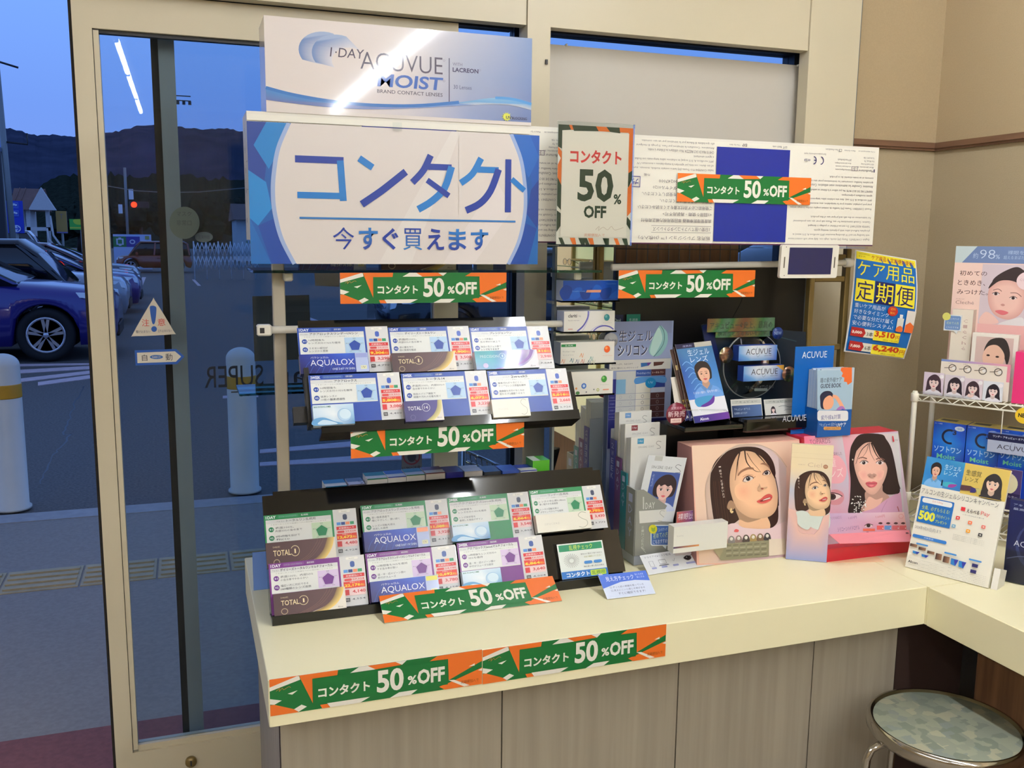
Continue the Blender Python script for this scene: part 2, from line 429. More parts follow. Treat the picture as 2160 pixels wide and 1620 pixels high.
def _tr(m):
    m.box(XC-.012, XC, -5, YD, 1.795, 1.820, 'dado_wood'); m.box(XC-.018, XC-.012, -5, YD-.02, 1.802, 1.813, 'dado_wood')
struct('trim_2', _tr)
# header over the doors, with its cover panels and joints
def _hd(m):
    for x0, x1 in ((-2.6, -.9), (-.899, .8615), (.9285, 1.7315)): m.box(x0, x1, 2.36, 2.398, 2.052, 2.70, 'frame_aluminium'); m.box(x0, x1, 2.398, 2.54, 2.115, 2.70, 'dark_frame')
    m.box(1.733, 1.80, 2.355, 2.40, 0, 2.70, 'frame_aluminium'); m.box(1.802, 1.912, 2.36, 2.54, 0, 2.70, 'frame_aluminium')
    m.box(1.912, 1.935, 2.385, 2.54, 0, 2.70, 'dark_frame')
    m.box(1.919, 1.926, 2.375, 2.385, 0, 2.70, 'frame_grey')
    m.box(.863, .927, 2.355, 2.42, 0, 2.70, 'frame_aluminium')
struct('trim_3', _hd)
# sliding door leaf
t = Thing('door_1', kind='structure')
m = t.part('stile'); m.box(-.219, -.178, 2.40, 2.44, .02, 2.05, 'frame_aluminium'); m.box(-.1765, -.165, 2.404, 2.436, .19, 1.965, 'frame_aluminium')
m.box(-.226, -.219, 2.405, 2.435, .02, 2.05, 'brush_seal')
m = t.part('rail'); m.box(-.178, .624, 2.40, 2.44, 1.968, 2.05, 'frame_aluminium')
m.box(-.165, .624, 2.412, 2.43, 1.96, 1.968, 'dark_frame')
m = t.part('rail'); m.box(-.178, .624, 2.40, 2.44, .02, .185, 'frame_aluminium'); m.box(-.165, .624, 2.408, 2.436, .185, .20, 'frame_aluminium')
lk = P(403, 1605, y=2.40)
m = t.part('lock'); m.lathe([(.0, 2.388), (.0125, 2.388), (.0145, 2.392), (.0145, 2.402)], 'brass', (lk[0], 0, lk[2]), 'y', 28); m.box(lk[0]-.002, lk[0]+.002, 2.386, 2.389, lk[2]-.007, lk[2]+.007, 'dark_frame')
m = t.part('stile'); m.box(.624, .690, 2.40, 2.44, .02, 2.05, 'frame_aluminium')
m = t.part('glass'); m.box(-.165, .624, 2.418, 2.424, .2, 1.96, 'window_glass')
t.done()
# fixed outer leaf behind it
t = Thing('door_2', kind='structure')
m = t.part('stile'); m.box(-.040, -.003, 2.485, 2.525, .02, 2.05, 'frame_grey')
m = t.part('brush_seal'); m.box(-.057, -.040, 2.495, 2.515, .02, 2.05, 'brush_seal')
m = t.part('rail'); m.box(-.003, .87, 2.485, 2.525, 2.066, 2.115, 'dark_frame')
m = t.part('rail'); m.box(-.003, .87, 2.485, 2.525, .02, .12, 'frame_grey')
m = t.part('stile'); m.box(.873, .900, 2.485, 2.525, .02, 2.115, 'dark_frame')
m = t.part('glass'); m.box(-.003, .873, 2.502, 2.508, .12, 2.066, 'window_glass')
t.done()
# right-hand bay
t = Thing('window_1', kind='structure')
m = t.part('frame'); m.box(.905, 1.80, 2.44, 2.50, 2.057, 2.115, 'dark_frame')
m.box(1.745, 1.802, 2.44, 2.50, .5, 2.057, 'dark_frame'); m.box(.905, .925, 2.46, 2.50, .5, 2.057, 'dark_frame')
m.box(.925, 1.745, 2.44, 2.50, .5, .56, 'frame_aluminium')
m = t.part('glass'); m.box(.925, 1.745, 2.468, 2.474, .56, 2.057, 'window_glass')
t.done()
struct('wall_front_low', lambda m: m.box(.905, 1.80, 2.43, 2.53, 0, .5, 'frame_aluminium'))
# grey-white sheet that screens the bay
t, m = single('screen_panel', 'large plain off white sheet screening the window right of the mullion', 'panel')
a = P(1160, 88, y=2.435); b = P(1735, 133, y=2.435)
m.box(.928, 1.762, 2.432, 2.438, 1.50, 2.025, 'film_panel'); t.done()
for i, (px, py) in enumerate(((1194, 95), (1712, 131))):
    t, m = single('push_pin', ['tiny white pin at the upper left corner of the off white screen sheet', 'tiny white pin at the upper right corner of the off white screen sheet'][i], 'pin', 'pins of the screen sheet')
    p = P(px, py, y=2.43) if i == 0 else np.array([1.75, 2.43, 2.024])
    m.lathe([(0, -.006), (.003, -.005), (.003, 0.002)], 'white_plastic', (p[0], 2.43, p[2]), 'y', 12); t.done()
p = P(1152, 131, y=2.355)
t, m = single('mullion_catch', 'tiny dark catch fixed to the mullion beside the tall white carton', 'catch'); m.box(p[0]-.003, p[0]+.003, 2.350, 2.3555, p[2]-.006, p[2]+.006, 'dark_frame'); t.done()
p = P(1795, 5, y=2.375)
t, m = single('wall_hook', 'small dark wire hook at the top of the wall edge strip', 'hook')
m.tube([(p[0]+.011*math.cos(a), 2.372, p[2]+.009*math.sin(a)) for a in np.linspace(0, 6.28, 17)[:-1]], .0022, 'dark_frame', 8, True)
m.tube([(p[0]-.004, 2.372, p[2]+.008), (p[0]-.012, 2.376, p[2]+.10)], .002, 'dark_frame', 8); t.done()
# ceiling tube rows (their mirror images show in the glass)
for i, (x, rows) in enumerate(((-.335, ((-1.45, -2.68), (-2.71, -3.94), (-3.97, -4.95))), (1.36, ((1.80, .58), (.55, -.68), (-.71, -1.94), (-1.97, -3.2), (-3.23, -4.9))), (-2.0, ((.9, -.33), (-.36, -1.6), (-1.63, -2.86))))):
    for j, (y0, y1) in enumerate(rows):
        row = ['row in line with the door', 'row over the counter', 'row at the far left'][i]; pos = ['nearest the windows', 'second from the windows', 'third from the windows', 'fourth from the windows', 'farthest from the windows'][j]
        t = Thing('ceiling_light', f'white fluorescent batten lamp of the {row}, {pos}', 'ceiling light', 'ceiling batten lamps')
        m = t.part('housing'); m.bbox(x-.045, x+.045, y1, y0, 2.688, 2.72, .006, 'white_plastic')
        m = t.part('tube'); m.tube([(x, y0-.02, 2.672), (x, y1+.02, 2.672)], .0165, 'tube_light', 12)
        m = t.part('socket'); m.box(x-.014, x+.014, y0-.02, y0-.002, 2.655, 2.69, 'white_plastic')
        m = t.part('socket'); m.box(x-.014, x+.014, y1+.002, y1+.02, 2.655, 2.69, 'white_plastic')
        t.done()
# ============================================================ counter
def hexa(m, base, z0, z1, mat):
    n = len(base); vs = [(*p, z0) for p in base]+[(*p, z1) for p in base]
    m.add(vs, [tuple(range(n-1, -1, -1)), tuple(range(n, 2*n))]+[(i, (i+1) % n, n+(i+1) % n, n+i) for i in range(n)], mat)
t = Thing('display_counter', 'cream laminate display counter with thick edge along the shop window', 'counter')
m = t.part('worktop'); m.bbox(.112, 1.628, 1.643, 2.335, .606, .70, .0015, 'counter_laminate')
m.box(1.6285, XC-.002, 1.640, 2.335, .606, .6998, 'counter_laminate')
m = t.part('front_panel', label='grey washed wooden plank front'); 
xs = [.20, .575, 1.01, 1.595]
xs = [.135, .585, 1.00, 1.36, 1.605]
for i in range(4): m.box(xs[i]+.0015, xs[i+1]-.0015, 1.70, 1.718, .0, .606, 'grey_wood')
m.box(.135, 1.605, 1.712, 1.722, 0, .606, 'dark_recess')
m = t.part('side_panel'); m.box(.135, .15, 1.722, 2.32, 0, .606, 'grey_wood')
m = t.part('corner_panel', label='dark brown recess panel'); m.box(1.605, 1.815, 1.70, 1.71, 0, .605, 'dark_recess')
t.done()
t = Thing('return_counter', 'cream laminate counter wing running forward along the right wall', 'counter')
m = t.part('worktop'); m.bbox(1.6295, XC-.003, -.9, 1.640, .604, .6995, .0015, 'counter_laminate')
m = t.part('side_panel', label='brown wood grain kick panel'); m.box(1.80, 1.818, -.88, 1.64, 0, .604, 'brown_wood')
t.done()
# ============================================================ outside
struct('ground_forecourt', lambda m: m.box(-12, 16, 2.56, 5.30, -.06, 0, 'pavement'))
struct('ground_kerb', lambda m: m.box(-12, 16, 5.30, 5.46, -.06, .004, 'kerb_stone'))
struct('ground_car_park', lambda m: m.box(-200, 200, 5.46, 300, -.08, -.012, 'asphalt'))
t, m = single('entrance_mat', 'maroon mat across the pavement just outside the sliding door', 'mat')
m.box(-2.2, .85, 2.57, 2.912, .0, .008, 'maroon_mat'); t.done()
i = 0
for k in range(-4, 6):
    x0 = -.80+.315*k*1.0
    lab = ['buff ridged guide paving slab outside the shop, in the row left of the door frame', 'buff ridged guide paving slab outside, seen through the sliding door glass'][int(x0 > -.25)]
    t, m = single('guide_paving_slab', lab, 'paving slab', 'ridged guide paving slabs, '+('left of the frame' if x0 <= -.25 else 'behind the glass'))
    m.box(x0, x0+.306, 4.215, 4.486, 0, .004, 'tactile')
    for j in range(4): m.box(x0+.012, x0+.294, 4.24+j*.063, 4.24+j*.063+.032, .004, .012, 'tactile')
    t.done()
# bollards
def bollard(x, y, lab):
    t = Thing('bollard', lab, 'bollard', 'white bollards at the kerb')
    m = t.part('post'); H = .86; r = .083
    m.lathe([(r+.012, 0), (r+.012, .012), (r, .02), (r, H-.06)]+[(r*math.cos(a), H-.06+.065*math.sin(a)) for a in np.linspace(.1, 1.5707, 8)], 'bollard_white', (x, y, 0), 'z', 32)
    m = t.part('band'); m.lathe([(r+.0015, H-.235), (r+.002, H-.23), (r+.002, H-.165), (r+.0015, H-.16)], 'yellow_band', (x, y, 0), 'z', 32)
    t.done()
bollard(-.955, 5.60, 'white bollard with yellow band left of the sliding door frame')
bollard(.285, 5.60, 'white bollard seen through the door glass beside the display post')
bollard(1.52, 5.60, 'white bollard outside behind the upper black display tray')
# painted lines on the asphalt
def line_q(lab, pts, g='painted parking lines'):
    t, m = single('parking_line', lab, 'road marking', g)
    P4 = [P(*q, z=-.012) for q in pts]; lo = [(p[0], p[1], -.013) for p in P4]; hi = [(p[0], p[1], -.006) for p in P4]
    m.add(lo+hi, [(3, 2, 1, 0), (4, 5, 6, 7), (0, 1, 5, 4), (1, 2, 6, 5), (2, 3, 7, 6), (3, 0, 4, 7)], 'road_paint'); t.done()
h = 'slanting stripes of the hatched area by the blue hatchback'
for k, (a, b, c, d) in enumerate((((-120, 790), (205, 772), (205, 778), (-120, 798)), ((30, 801), (205, 781), (205, 787), (30, 808)), ((80, 807), (205, 790), (205, 797), (80, 814)), ((-60, 770), (188, 767), (188, 770), (-60, 775)))):
    line_q(('second stripe from the top', 'third stripe from the top', 'lowest stripe', 'topmost thin stripe')[k]+' of the pinkish hatching below the navy hatchback', (a, b, c, d), h)
line_q('short pale parking line far behind the warning triangle sticker', ((300, 585), (308, 585), (300, 605), (290, 605)))
line_q('pale parking line running to the right behind the left display post', ((600, 655), (612, 655), (860, 745), (840, 745)))
line_q('pale parking line seen below the lower left of the upper tray', ((548, 950), (900, 918), (900, 932), (548, 957)))
line_q('pale parking line seen just above the small cartons behind the lower tray', ((548, 977), (910, 952), (910, 968), (548, 984)))
line_q('short pale parking line left of the tall sign text on the glass', ((470, 836), (545, 834), (545, 838), (470, 841)))
line_q('twin pale ticks of a parking bay beyond the lattice fence', ((405, 590), (411, 590), (424, 603), (417, 603)))
# crack in the asphalt
t, m = single('asphalt_crack', 'jagged dark crack across the asphalt left of the door frame', 'crack')
pts = [(178, 815), (165, 838), (152, 868), (140, 895), (134, 918), (150, 915), (128, 945), (108, 962), (92, 1000), (78, 1028)]
L = []
rr = random.Random(3)
for (a, b), (c, d) in zip(pts, pts[1:]):
    for k in range(4): L.append((a+(c-a)*k/4+rr.uniform(-4, 4), b+(d-b)*k/4))
vs = []
for a, b in L:
    w = rr.uniform(.8, 2.4); p = P(a-w, b, z=-.012); q = P(a+w, b, z=-.012); vs += [(p[0], p[1], -.0118), (q[0], q[1], -.0118)]
m.add(vs, [(2*i, 2*i+1, 2*i+3, 2*i+2) for i in range(len(L)-1)], 'dark_frame'); t.done()
# ------------------------------------------------------------ cars
def car(name, lab, cat, x_nose, y_near, L, Wd, H, paint, heading=1, hood=.30, hz=.62, wheel_r=.32, boxy=0., grp='cars in the car park'):
    """side-on car; heading=1 nose towards +x. Near flank at y_near."""
    t = Thing(name, lab, cat, grp)
    yc = y_near+Wd/2; hw = Wd/2; g = -.012
    def X_(s): return x_nose-heading*s*L
    wf, wr = .19+.0*boxy, .80
    def zb(s):
        z = .20
        for w in (wf, wr):
            d = abs(s-w)*L; R = wheel_r+.05
            if d < R: z = max(z, math.sqrt(max(R*R-d*d, 0))+wheel_r*.98)
        return z
    zh = H*hz
    def top(s):
        if s < .02: return zh*.80
        if s < hood: return zh*(.83+.17*(s/hood)**.6)
        if s > .97: return zh*.97
        return zh*1.02
    def wid(s):
        e = min(s, 1-s)
        return hw*(1 if e > .13 else (.80+.20*math.sqrt(max(0, 1-((.13-e)/.13)**2)))-boxy*0)
    ss = sorted(set([0, .012, .03, .06, .1]+[round(wf+d/L, 4) for d in np.linspace(-(wheel_r+.05), wheel_r+.05, 13)]+[round(wr+d/L, 4) for d in np.linspace(-(wheel_r+.05), wheel_r+.05, 13)]+[.35, .42, .5, .58, .65, .95, .98, 1.0]))
    ss = [s for s in ss if 0 <= s <= 1]
    rings = []
    for s in ss:
        w = wid(s); b = zb(s); tp = top(s); x = X_(s)
        if s in (0, 1.0): b = .34; tp = min(tp, zh*.72)
        mid = max(b+.02, zh*.55)
        half = [(w*.62, b), (w*.97, b), (w*1.0, mid), (w*.985, max(mid+.01, tp*.86)), (w*.90, tp*.955), (w*.55, tp), (0.0, tp*1.01)]
        ring = [(x, yc-a, g+z) for a, z in half]+[(x, yc+a, g+z) for a, z in half[-2::-1]]
        rings.append(ring)
    m = t.part('body'); m.loft(rings, paint)
    # greenhouse
    if boxy: prof = [(hood-.03, 0), (hood+.06, .72), (hood+.12, 1.0), (.90, 1.0), (.96, .8), (.99, 0)]
    else: prof = [(hood-.04, 0), (hood+.10, .62), (hood+.19, .94), (.55, 1.0), (.78, .97), (.90, .68), (.97, 0)]
    dz = H-zh
    gl = []
    for s, k in prof:
        x = X_(s); w = hw*.93; wt = hw*(.80 if not boxy else .86); wk = w+(wt-w)*k
        gl.append([(x, yc-w, g+zh*.95), (x, yc-wk, g+zh+dz*k*.96), (x, yc-wk*.9, g+zh+dz*k*.985), (x, yc, g+zh+dz*k), (x, yc+wk*.9, g+zh+dz*k*.985), (x, yc+wk, g+zh+dz*k*.96), (x, yc+w, g+zh*.95)])
    m = t.part('window'); m.loft(gl, 'car_glass')
    m = t.part('roof'); rf = []
    for (s, k) in prof[2:5] if not boxy else prof[1:5]:
        x = X_(s); wt = hw*(.80 if not boxy else .86); zt = g+zh+dz*k
        rf.append([(x, yc-wt*1.03, zt-dz*.10), (x, yc-wt*.92, zt+.004), (x, yc, zt+.018), (x, yc+wt*.92, zt+.004), (x, yc+wt*1.03, zt-dz*.10), (x, yc, zt-dz*.05)])
    m.loft(rf, paint)
    for sgn in (-1, 1):                                     # pillars
        for (s0, s1) in (((hood+.30), (hood+.32)), (prof[0][0], prof[2][0]), (prof[-1][0]-.02, prof[-2][0]-.02)):
            pl = t.part('pillar') if sgn == -1 else None
            if pl is None: continue
            k1 = .9 if s0 != hood+.30 else .93
            yb = yc-hw*.945; yt = yc-hw*(.82 if not boxy else .875)
            xa, xb = X_(s0), X_(s1)
            pl.add([(xa-.03, yb, g+zh*.97), (xa+.03, yb, g+zh*.97), (xb+.03, yt, g+zh+dz*k1), (xb-.03, yt, g+zh+dz*k1), (xa-.03, yb+.04, g+zh*.97), (xa+.03, yb+.04, g+zh*.97), (xb+.03, yt+.04, g+zh+dz*k1), (xb-.03, yt+.04, g+zh+dz*k1)],
                   [(0, 1, 2, 3), (7, 6, 5, 4), (0, 4, 5, 1), (3, 2, 6, 7), (0, 3, 7, 4), (1, 5, 6, 2)], paint)
    for s in (wf, wr):                                      # wheels
        for yy, d in ((y_near+.03, 1), (y_near+Wd-.03, -1)):
            m = t.part('wheel'); x = X_(s); r = wheel_r
            m.lathe([(r*.66, .04*d), (r*.66, 0), (r*.9, -.012*d), (r, .02*d), (r, .18*d), (r*.9, .21*d), (0, .21*d)], 'rubber', (x, yy, g+r), 'y', 28, caps=False)
            if d == 1:
                rim = t.part('rim', sub=m); rim.lathe([(r*.68, .004), (r*.66, -.006), (r*.60, -.006), (r*.58, .02)], 'alloy', (x, yy, g+r), 'y', 28, caps=False)
                rim.lathe([(0, .03), (r*.62, .03)], 'paint_slate', (x, yy, g+r), 'y', 28); rim.lathe([(0, .0), (r*.13, .002), (r*.14, .02)], 'alloy', (x, yy, g+r), 'y', 16)
                for k in range(5):
                    for da in (-.16, .16):
                        a = 2*math.pi*k/5+.3; c0, s0 = math.cos(a+da*.4), math.sin(a+da*.4); c1, s1 = math.cos(a+da), math.sin(a+da); n = (-math.sin(a), math.cos(a)); wv = r*.055
                        q = [(x+r*.1*c0-n[0]*wv, g+r+r*.1*s0-n[1]*wv), (x+r*.1*c0+n[0]*wv, g+r+r*.1*s0+n[1]*wv), (x+r*.64*c1+n[0]*wv, g+r+r*.64*s1+n[1]*wv), (x+r*.64*c1-n[0]*wv, g+r+r*.64*s1-n[1]*wv)]
                        rim.add([(u, yy+.0, v) for u, v in q]+[(u, yy+.02, v) for u, v in q], [(0, 1, 2, 3), (7, 6, 5, 4), (0, 4, 5, 1), (1, 5, 6, 2), (2, 6, 7, 3), (3, 7, 4, 0)], 'alloy')
    # lamps, mirror, door lines
    for yy, d in ((yc-hw*.80, -1), (yc+hw*.80, 1)):
        m = t.part('headlamp'); x = X_(.012); a = heading
        w0 = wid(.02); pts = [(x+a*.012, yy-.16*d*-1*0+d*-.14, zh*.70), (x+a*.02, yy+d*.06, zh*.70), (X_(.085), yc+d*wid(.085)*1.004, zh*.80), (X_(.085), yc+d*wid(.085)*.985, zh*.865), (x, yy, zh*.82)]
        vs = [(p, q, g+z) for p, q, z in pts]+[(p-a*.08, q-d*.05, g+z) for p, q, z in pts]
        m.add(vs, [(0, 1, 2, 3, 4), (9, 8, 7, 6, 5)]+[(i, (i+1) % 5, 5+(i+1) % 5, 5+i) for i in range(5)], 'lamp_lens')
    m = t.part('door_mirror'); xm = X_(hood+.06); m.bbox(min(xm, xm-heading*.1), max(xm, xm-heading*.1), y_near-.16, y_near+.03, g+zh*.98, g+zh*.98+.13, .02, paint)
    m = t.part('door_handle'); xm = X_(.56); m.bbox(xm-.08, xm+.08, y_near-.022, y_near+.01, g+zh*.80, g+zh*.80+.03, .006, paint)
    m = t.part('bumper_grille'); x = X_(-.004); m.bbox(min(x, x-heading*.05), max(x, x-heading*.05), yc-hw*.5, yc+hw*.5, g+.26, g+.42, .02, 'rubber')
    return t.done()
car('hatchback_car', 'navy blue hatchback parked left of the door frame, alloy wheel showing', 'car', -.83, 12.25, 4.1, 1.72, 1.46, 'paint_navy', 1, hood=.30, hz=.66, wheel_r=.325)
car('van_car', 'black boxy people carrier parked behind the navy hatchback', 'car', -1.12, 14.6, 4.2, 1.72, 1.44, 'paint_black', 1, hood=.14, hz=.56, wheel_r=.31, boxy=1)
car('silver_car', 'silver grey car whose bonnet shows behind the black people carrier', 'car', -.95, 17.1, 4.2, 1.7, 1.36, 'paint_silver', 1, hood=.26, hz=.66)
car('blue_car', 'bright blue car nose just right of the door frame', 'car', -.86, 19.6, 4.1, 1.7, 1.30, 'paint_navy', 1, hood=.26, hz=.66)
car('maroon_car', 'dark maroon car behind the black people carrier', 'car', -1.0, 22.2, 4.4, 1.75, 1.36, 'paint_maroon', 1, hood=.22, hz=.60)
car('dark_silver_car', 'slate coloured car nose just above the bright blue car', 'car', -1.10, 25.0, 4.4, 1.75, 1.30, 'paint_slate', 1, hood=.24, hz=.66)
car('orange_car', 'rusty orange small car seen above the warning sticker, nose to the left', 'car', -2.70, 42, 3.0, 1.5, 1.30, 'paint_orange', -1, hood=.20, hz=.58, wheel_r=.28, boxy=1)
car('white_van', 'small white van far off below the blue arrow sign', 'van', -5.2, 42, 1.9*1.6, 1.5, 1.68, 'paint_white', 1, hood=.12, hz=.55, wheel_r=.28, boxy=1)
car('near_black_car', 'black car seen through the glass between the green banner and the upper tray', 'car', 2.35, 11.2, 4.2, 1.7, 1.40, 'paint_black', -1, hood=.28, hz=.66)
car('window_blue_car', 'blue car glimpsed under the white carton near the small screen', 'car', 7.9, 13.0, 4.2, 1.7, 1.60, 'paint_silver', -1, hood=.28, hz=.62)
# ------------------------------------------------------------ landscape
def ridge(name, lab, D0, D1, prof, mat, jit, seed, n=160):
    """forested hill: crest profile given as pixels on the skyline, built with a real slope"""
    rr = random.Random(seed); t, m = single(name, lab, 'hill'); pts = []
    xs = [p[0] for p in prof]; ys = [p[1] for p in prof]
    for i in range(n):
        px = xs[0]+(xs[-1]-xs[0])*i/(n-1); py = float(np.interp(px, xs, ys))
        p = P(px, py, y=D1); pts.append((p[0], p[2]+rr.uniform(-jit, jit)))
    rows = 14; vs = []
    for j in range(rows+4):
        k = j/(rows-1)
        for i, (x, z) in enumerate(pts):
            if k <= 1: yy = D0+(D1-D0)*k; hh = z*(math.sin(k*math.pi/2)**1.3)*(1+.05*math.sin(i*.33+j*1.1)*(1-k))
            else: yy = D1+(D1-D0)*(k-1)*2; hh = z*(1-(k-1)*3)
            vs.append((x*(yy/D1), yy, hh if k > 0 else -3))
    R = rows+4
    m.add(vs, [(j*n+i, j*n+i+1, (j+1)*n+i+1, (j+1)*n+i) for j in range(R-1) for i in range(n-1)], mat, smooth=False); t.done()
ridge('mountain_ridge', 'dark forested mountain ridge along the horizon', 380, 700, [(-900, 300), (-300, 262), (-60, 274), (20, 278), (45, 282), (80, 293), (160, 294), (215, 290), (250, 285), (290, 272), (320, 271), (345, 275), (400, 276), (440, 281), (490, 281), (600, 300), (900, 330), (1500, 345), (2400, 350)], 'hazy_hill_forest', .5, 1, 520)
ridge('wooded_hill', 'lower tree covered hill in front of the mountain ridge', 120, 230, [(-900, 400), (0, 405), (60, 405), (90, 395), (140, 372), (240, 372), (350, 372), (500, 380), (700, 400), (1500, 430), (2400, 440)], 'tree_leaf', .8, 2, 420)
# tree clumps
def tree(x, y, h, r, lab, seed):
    rr = random.Random(seed); t = Thing('broadleaf_tree', lab, 'tree', 'trees beyond the car park')
    m = t.part('trunk'); m.tube([(x, y, -.02), (x+.1, y, h*.5)], [.22, .12], 'dark_recess', 8)
    m = t.part('crown')
    for k in range(14):
        a = rr.uniform(0, 6.28); d = rr.uniform(0, r*.7); cz = h*(.45+.5*rr.random()); q = r*rr.uniform(.3, .55)*(1.2-cz/h*.6)
        n = 8; vs = []
        for i in range(6):
            for j in range(n):
                th = math.pi*i/5; ph = 2*math.pi*j/n; s = q*rr.uniform(.8, 1.2)
                vs.append((x+d*math.cos(a)+s*math.sin(th)*math.cos(ph), y+d*math.sin(a)+s*math.sin(th)*math.sin(ph), cz+s*math.cos(th)))
        m.add(vs, [(i*n+j, i*n+(j+1) % n, (i+1)*n+(j+1) % n, (i+1)*n+j) for i in range(5) for j in range(n)], 'tree_leaf')
    t.done()
for i, (px, w, lab) in enumerate(((175, 9, 'dark tree beyond the green billboard, left of the door frame'), (236, 8, 'dark tree just right of the door frame beyond the clinic wall sign'), (300, 8, 'dark tree behind the red traffic light'), (352, 9, 'dark tree behind the brush seal of the outer door leaf'), (430, 9, 'dark tree above the left half of the lattice fence'), (500, 10, 'dark tree above the right half of the lattice fence'), (600, 9, 'dark tree behind the left display post'))):
    p = P(px, 500, y=100); tree(p[0], 96+i % 2*9, 4.2+(i % 3)*.7, 2.6, lab, 40+i)
# white gabled building
t = Thing('gabled_house', 'small white house with brown gabled tile roof behind the blue sign', 'house')
a = P(50, 500, y=60); b = P(112, 500, y=60); x0, x1 = a[0], b[0]; zt = 2.9; zr = 4.15
m = t.part('wall')
m.box(x0, x1-1.2, 60, 63, -.02, zt, 'render_white'); m.box(x1-1.2, x1-1.0, 59.0, 59.2, -.02, zt, 'render_white'); m.box(x1-.2, x1, 59.0, 59.2, -.02, zt, 'render_white'); m.box(x0, x1, 59.0, 60, 1.75, 1.95, 'render_white')
m.add([(x1-1.0, 58.6, zt), (x1+.4, 58.6, zt), (x1-.3, 58.6, zr), (x1-1.0, 59.0, zt), (x1+.4, 59.0, zt), (x1-.3, 59.0, zr)], [(0, 1, 2), (5, 4, 3), (0, 3, 4, 1), (1, 4, 5, 2), (2, 5, 3, 0)], 'render_white')
m = t.part('roof', label='brown tiled roof'); m.add([(x0-.4, 58.5, zt), (x1-1.0, 58.5, zt), (x1-.3, 60.5, zr), (x0-.4, 60.5, zr), (x0-.4, 62.8, zt), (x1-.3, 62.8, zt)], [(0, 1, 2, 3), (3, 2, 5, 4), (0, 3, 4), (1, 5, 2), (0, 4, 5, 1)], 'roof_tile')
for k in range(int((x1-x0-.9)/.3)): m.tube([(x0-.3+k*.3, 58.5, zt+.02), (x0-.1+k*.3, 60.5, zr+.02)], .035, 'roof_tile', 6)
for zz in (.3, 2.0):
    m = t.part('window'); m.box(x0+.3, x1-1.35, 59.9, 60.0, zz, zz+.85, 'dark_frame')
m = t.part('staircase'); m.tube([(x1+.05, 58.9, 2.6), (x1+.15, 58.9, 1.5), (x1+1.0, 58.9, .1)], .06, 'render_white', 6); m.tube([(x1-.15, 58.9, 1.9), (x1-.1, 58.9, 1.3), (x1+.8, 58.9, .0)], .06, 'render_white', 6)
t.done()
# signs outside
def board_sign(name, lab, px0, py0, px1, py1, D, art, post=True, th=.12):
    t = Thing(name, lab, 'sign'); a = P(px0, py0, y=D); b = P(px1, py1, y=D)
    m = t.part('board'); w, h = b[0]-a[0], a[2]-b[2]
    A = sheet(m, (a, X, -Z, w, h), th, 'ink_matte', (90, 95, 110)); A.aw, A.ah = 100, 100*h/w; A.EPS = .004; art(A)
    if post:
        m = t.part('post'); m.tube([(a[0]+w*.5, D+th/2, -.03), (a[0]+w*.5, D+th/2, b[2]+.02)], .07, 'frame_grey', 8)
    t.done()
def art_arrow(A):
    h = A.ah; A.rect(0, 0, 100, h, (28, 60, 190))
    for y in (8, 62):
        A.rect(25, y, 75, y+42, (70, 100, 200)); A.rect(32, y+10, 68, y+28, (28, 60, 190)); A.ell(40, y+20, 8, 6, (210, 220, 240)); A.ell(58, y+20, 9, 6, (210, 220, 240)); A.ell(48, y+16, 8, 6, (210, 220, 240))
        A.text('P' if False else '24h', 36, y+1, 64, y+8, (210, 220, 240), .02) if False else None
    A.ell(54, h-30, 27, 24, (205, 215, 240)); A.line([(32, h-30), (72, h-30)], 6, (28, 60, 190)); A.line([(58, h-45), (74, h-30), (58, h-15)], 6, (28, 60, 190))
board_sign('arrow_sign', 'tall blue sign with white car symbols and a round arrow', 12, 423, 52, 492, 40, art_arrow)
def art_tower(A):
    h = A.ah; A.rect(0, 0, 100, h, (170, 185, 215)); A.rect(0, 0, 100, h*.10, (120, 130, 160))
    A.rect(8, h*.12, 90, h*.26, (196, 206, 230)); A.text('8', 30, h*.13, 78, h*.25, (40, 45, 60), .05); A.rect(10, h*.28, 88, h*.4, (60, 60, 80)); A.rect(0, h*.42, 100, h, (150, 175, 225))
board_sign('pylon_sign', 'tall pylon sign cut by the left edge of the view', -26, 180, 12, 320, 30, art_tower)
t, m = single('utility_pole', 'tall dark utility pole beside the pylon sign at the far left', 'pole')
a = P(-2, 470, y=29.5); 
m.box(a[0]-.42, a[0]+.16, 29.4, 29.6, -.03, 3.9, 'dark_frame'); m.tube([(a[0]+.35, 29.5, 0), (a[0]+.22, 29.5, 6.0)], .08, 'frame_grey', 8)
m.tube([(a[0]+.0, 29.5, 6.25), (a[0]+.75, 29.5, 6.05)], .03, 'dark_frame', 6); m.tube([(a[0]+.22, 29.5, 4.05), (a[0]+.85, 29.5, 4.0), (a[0]+.85, 29.5, 4.3)], .03, 'dark_frame', 6); t.done()
board_sign('ochre_sign', 'plain ochre upright sign board beyond the maroon car', 117, 445, 143, 492, 60, lambda A: (A.rect(0, 0, 100, A.ah, (176, 140, 70)), A.rect(0, A.ah-14, 100, A.ah, (120, 110, 160)), A.text('T', 36, 28, 66, 78, (150, 130, 110), .02)))
board_sign('green_billboard', 'low green and yellow billboard at the left edge of the door frame', 146, 462, 196, 485, 70, lambda A: (A.rect(0, 0, 100, A.ah, (70, 180, 70)), A.blob([(20, 2), (60, 0), (95, 5), (90, 20), (40, 26), (20, 18)], (190, 210, 60)), A.rect(0, A.ah-12, 60, A.ah-6, (200, 210, 70))))
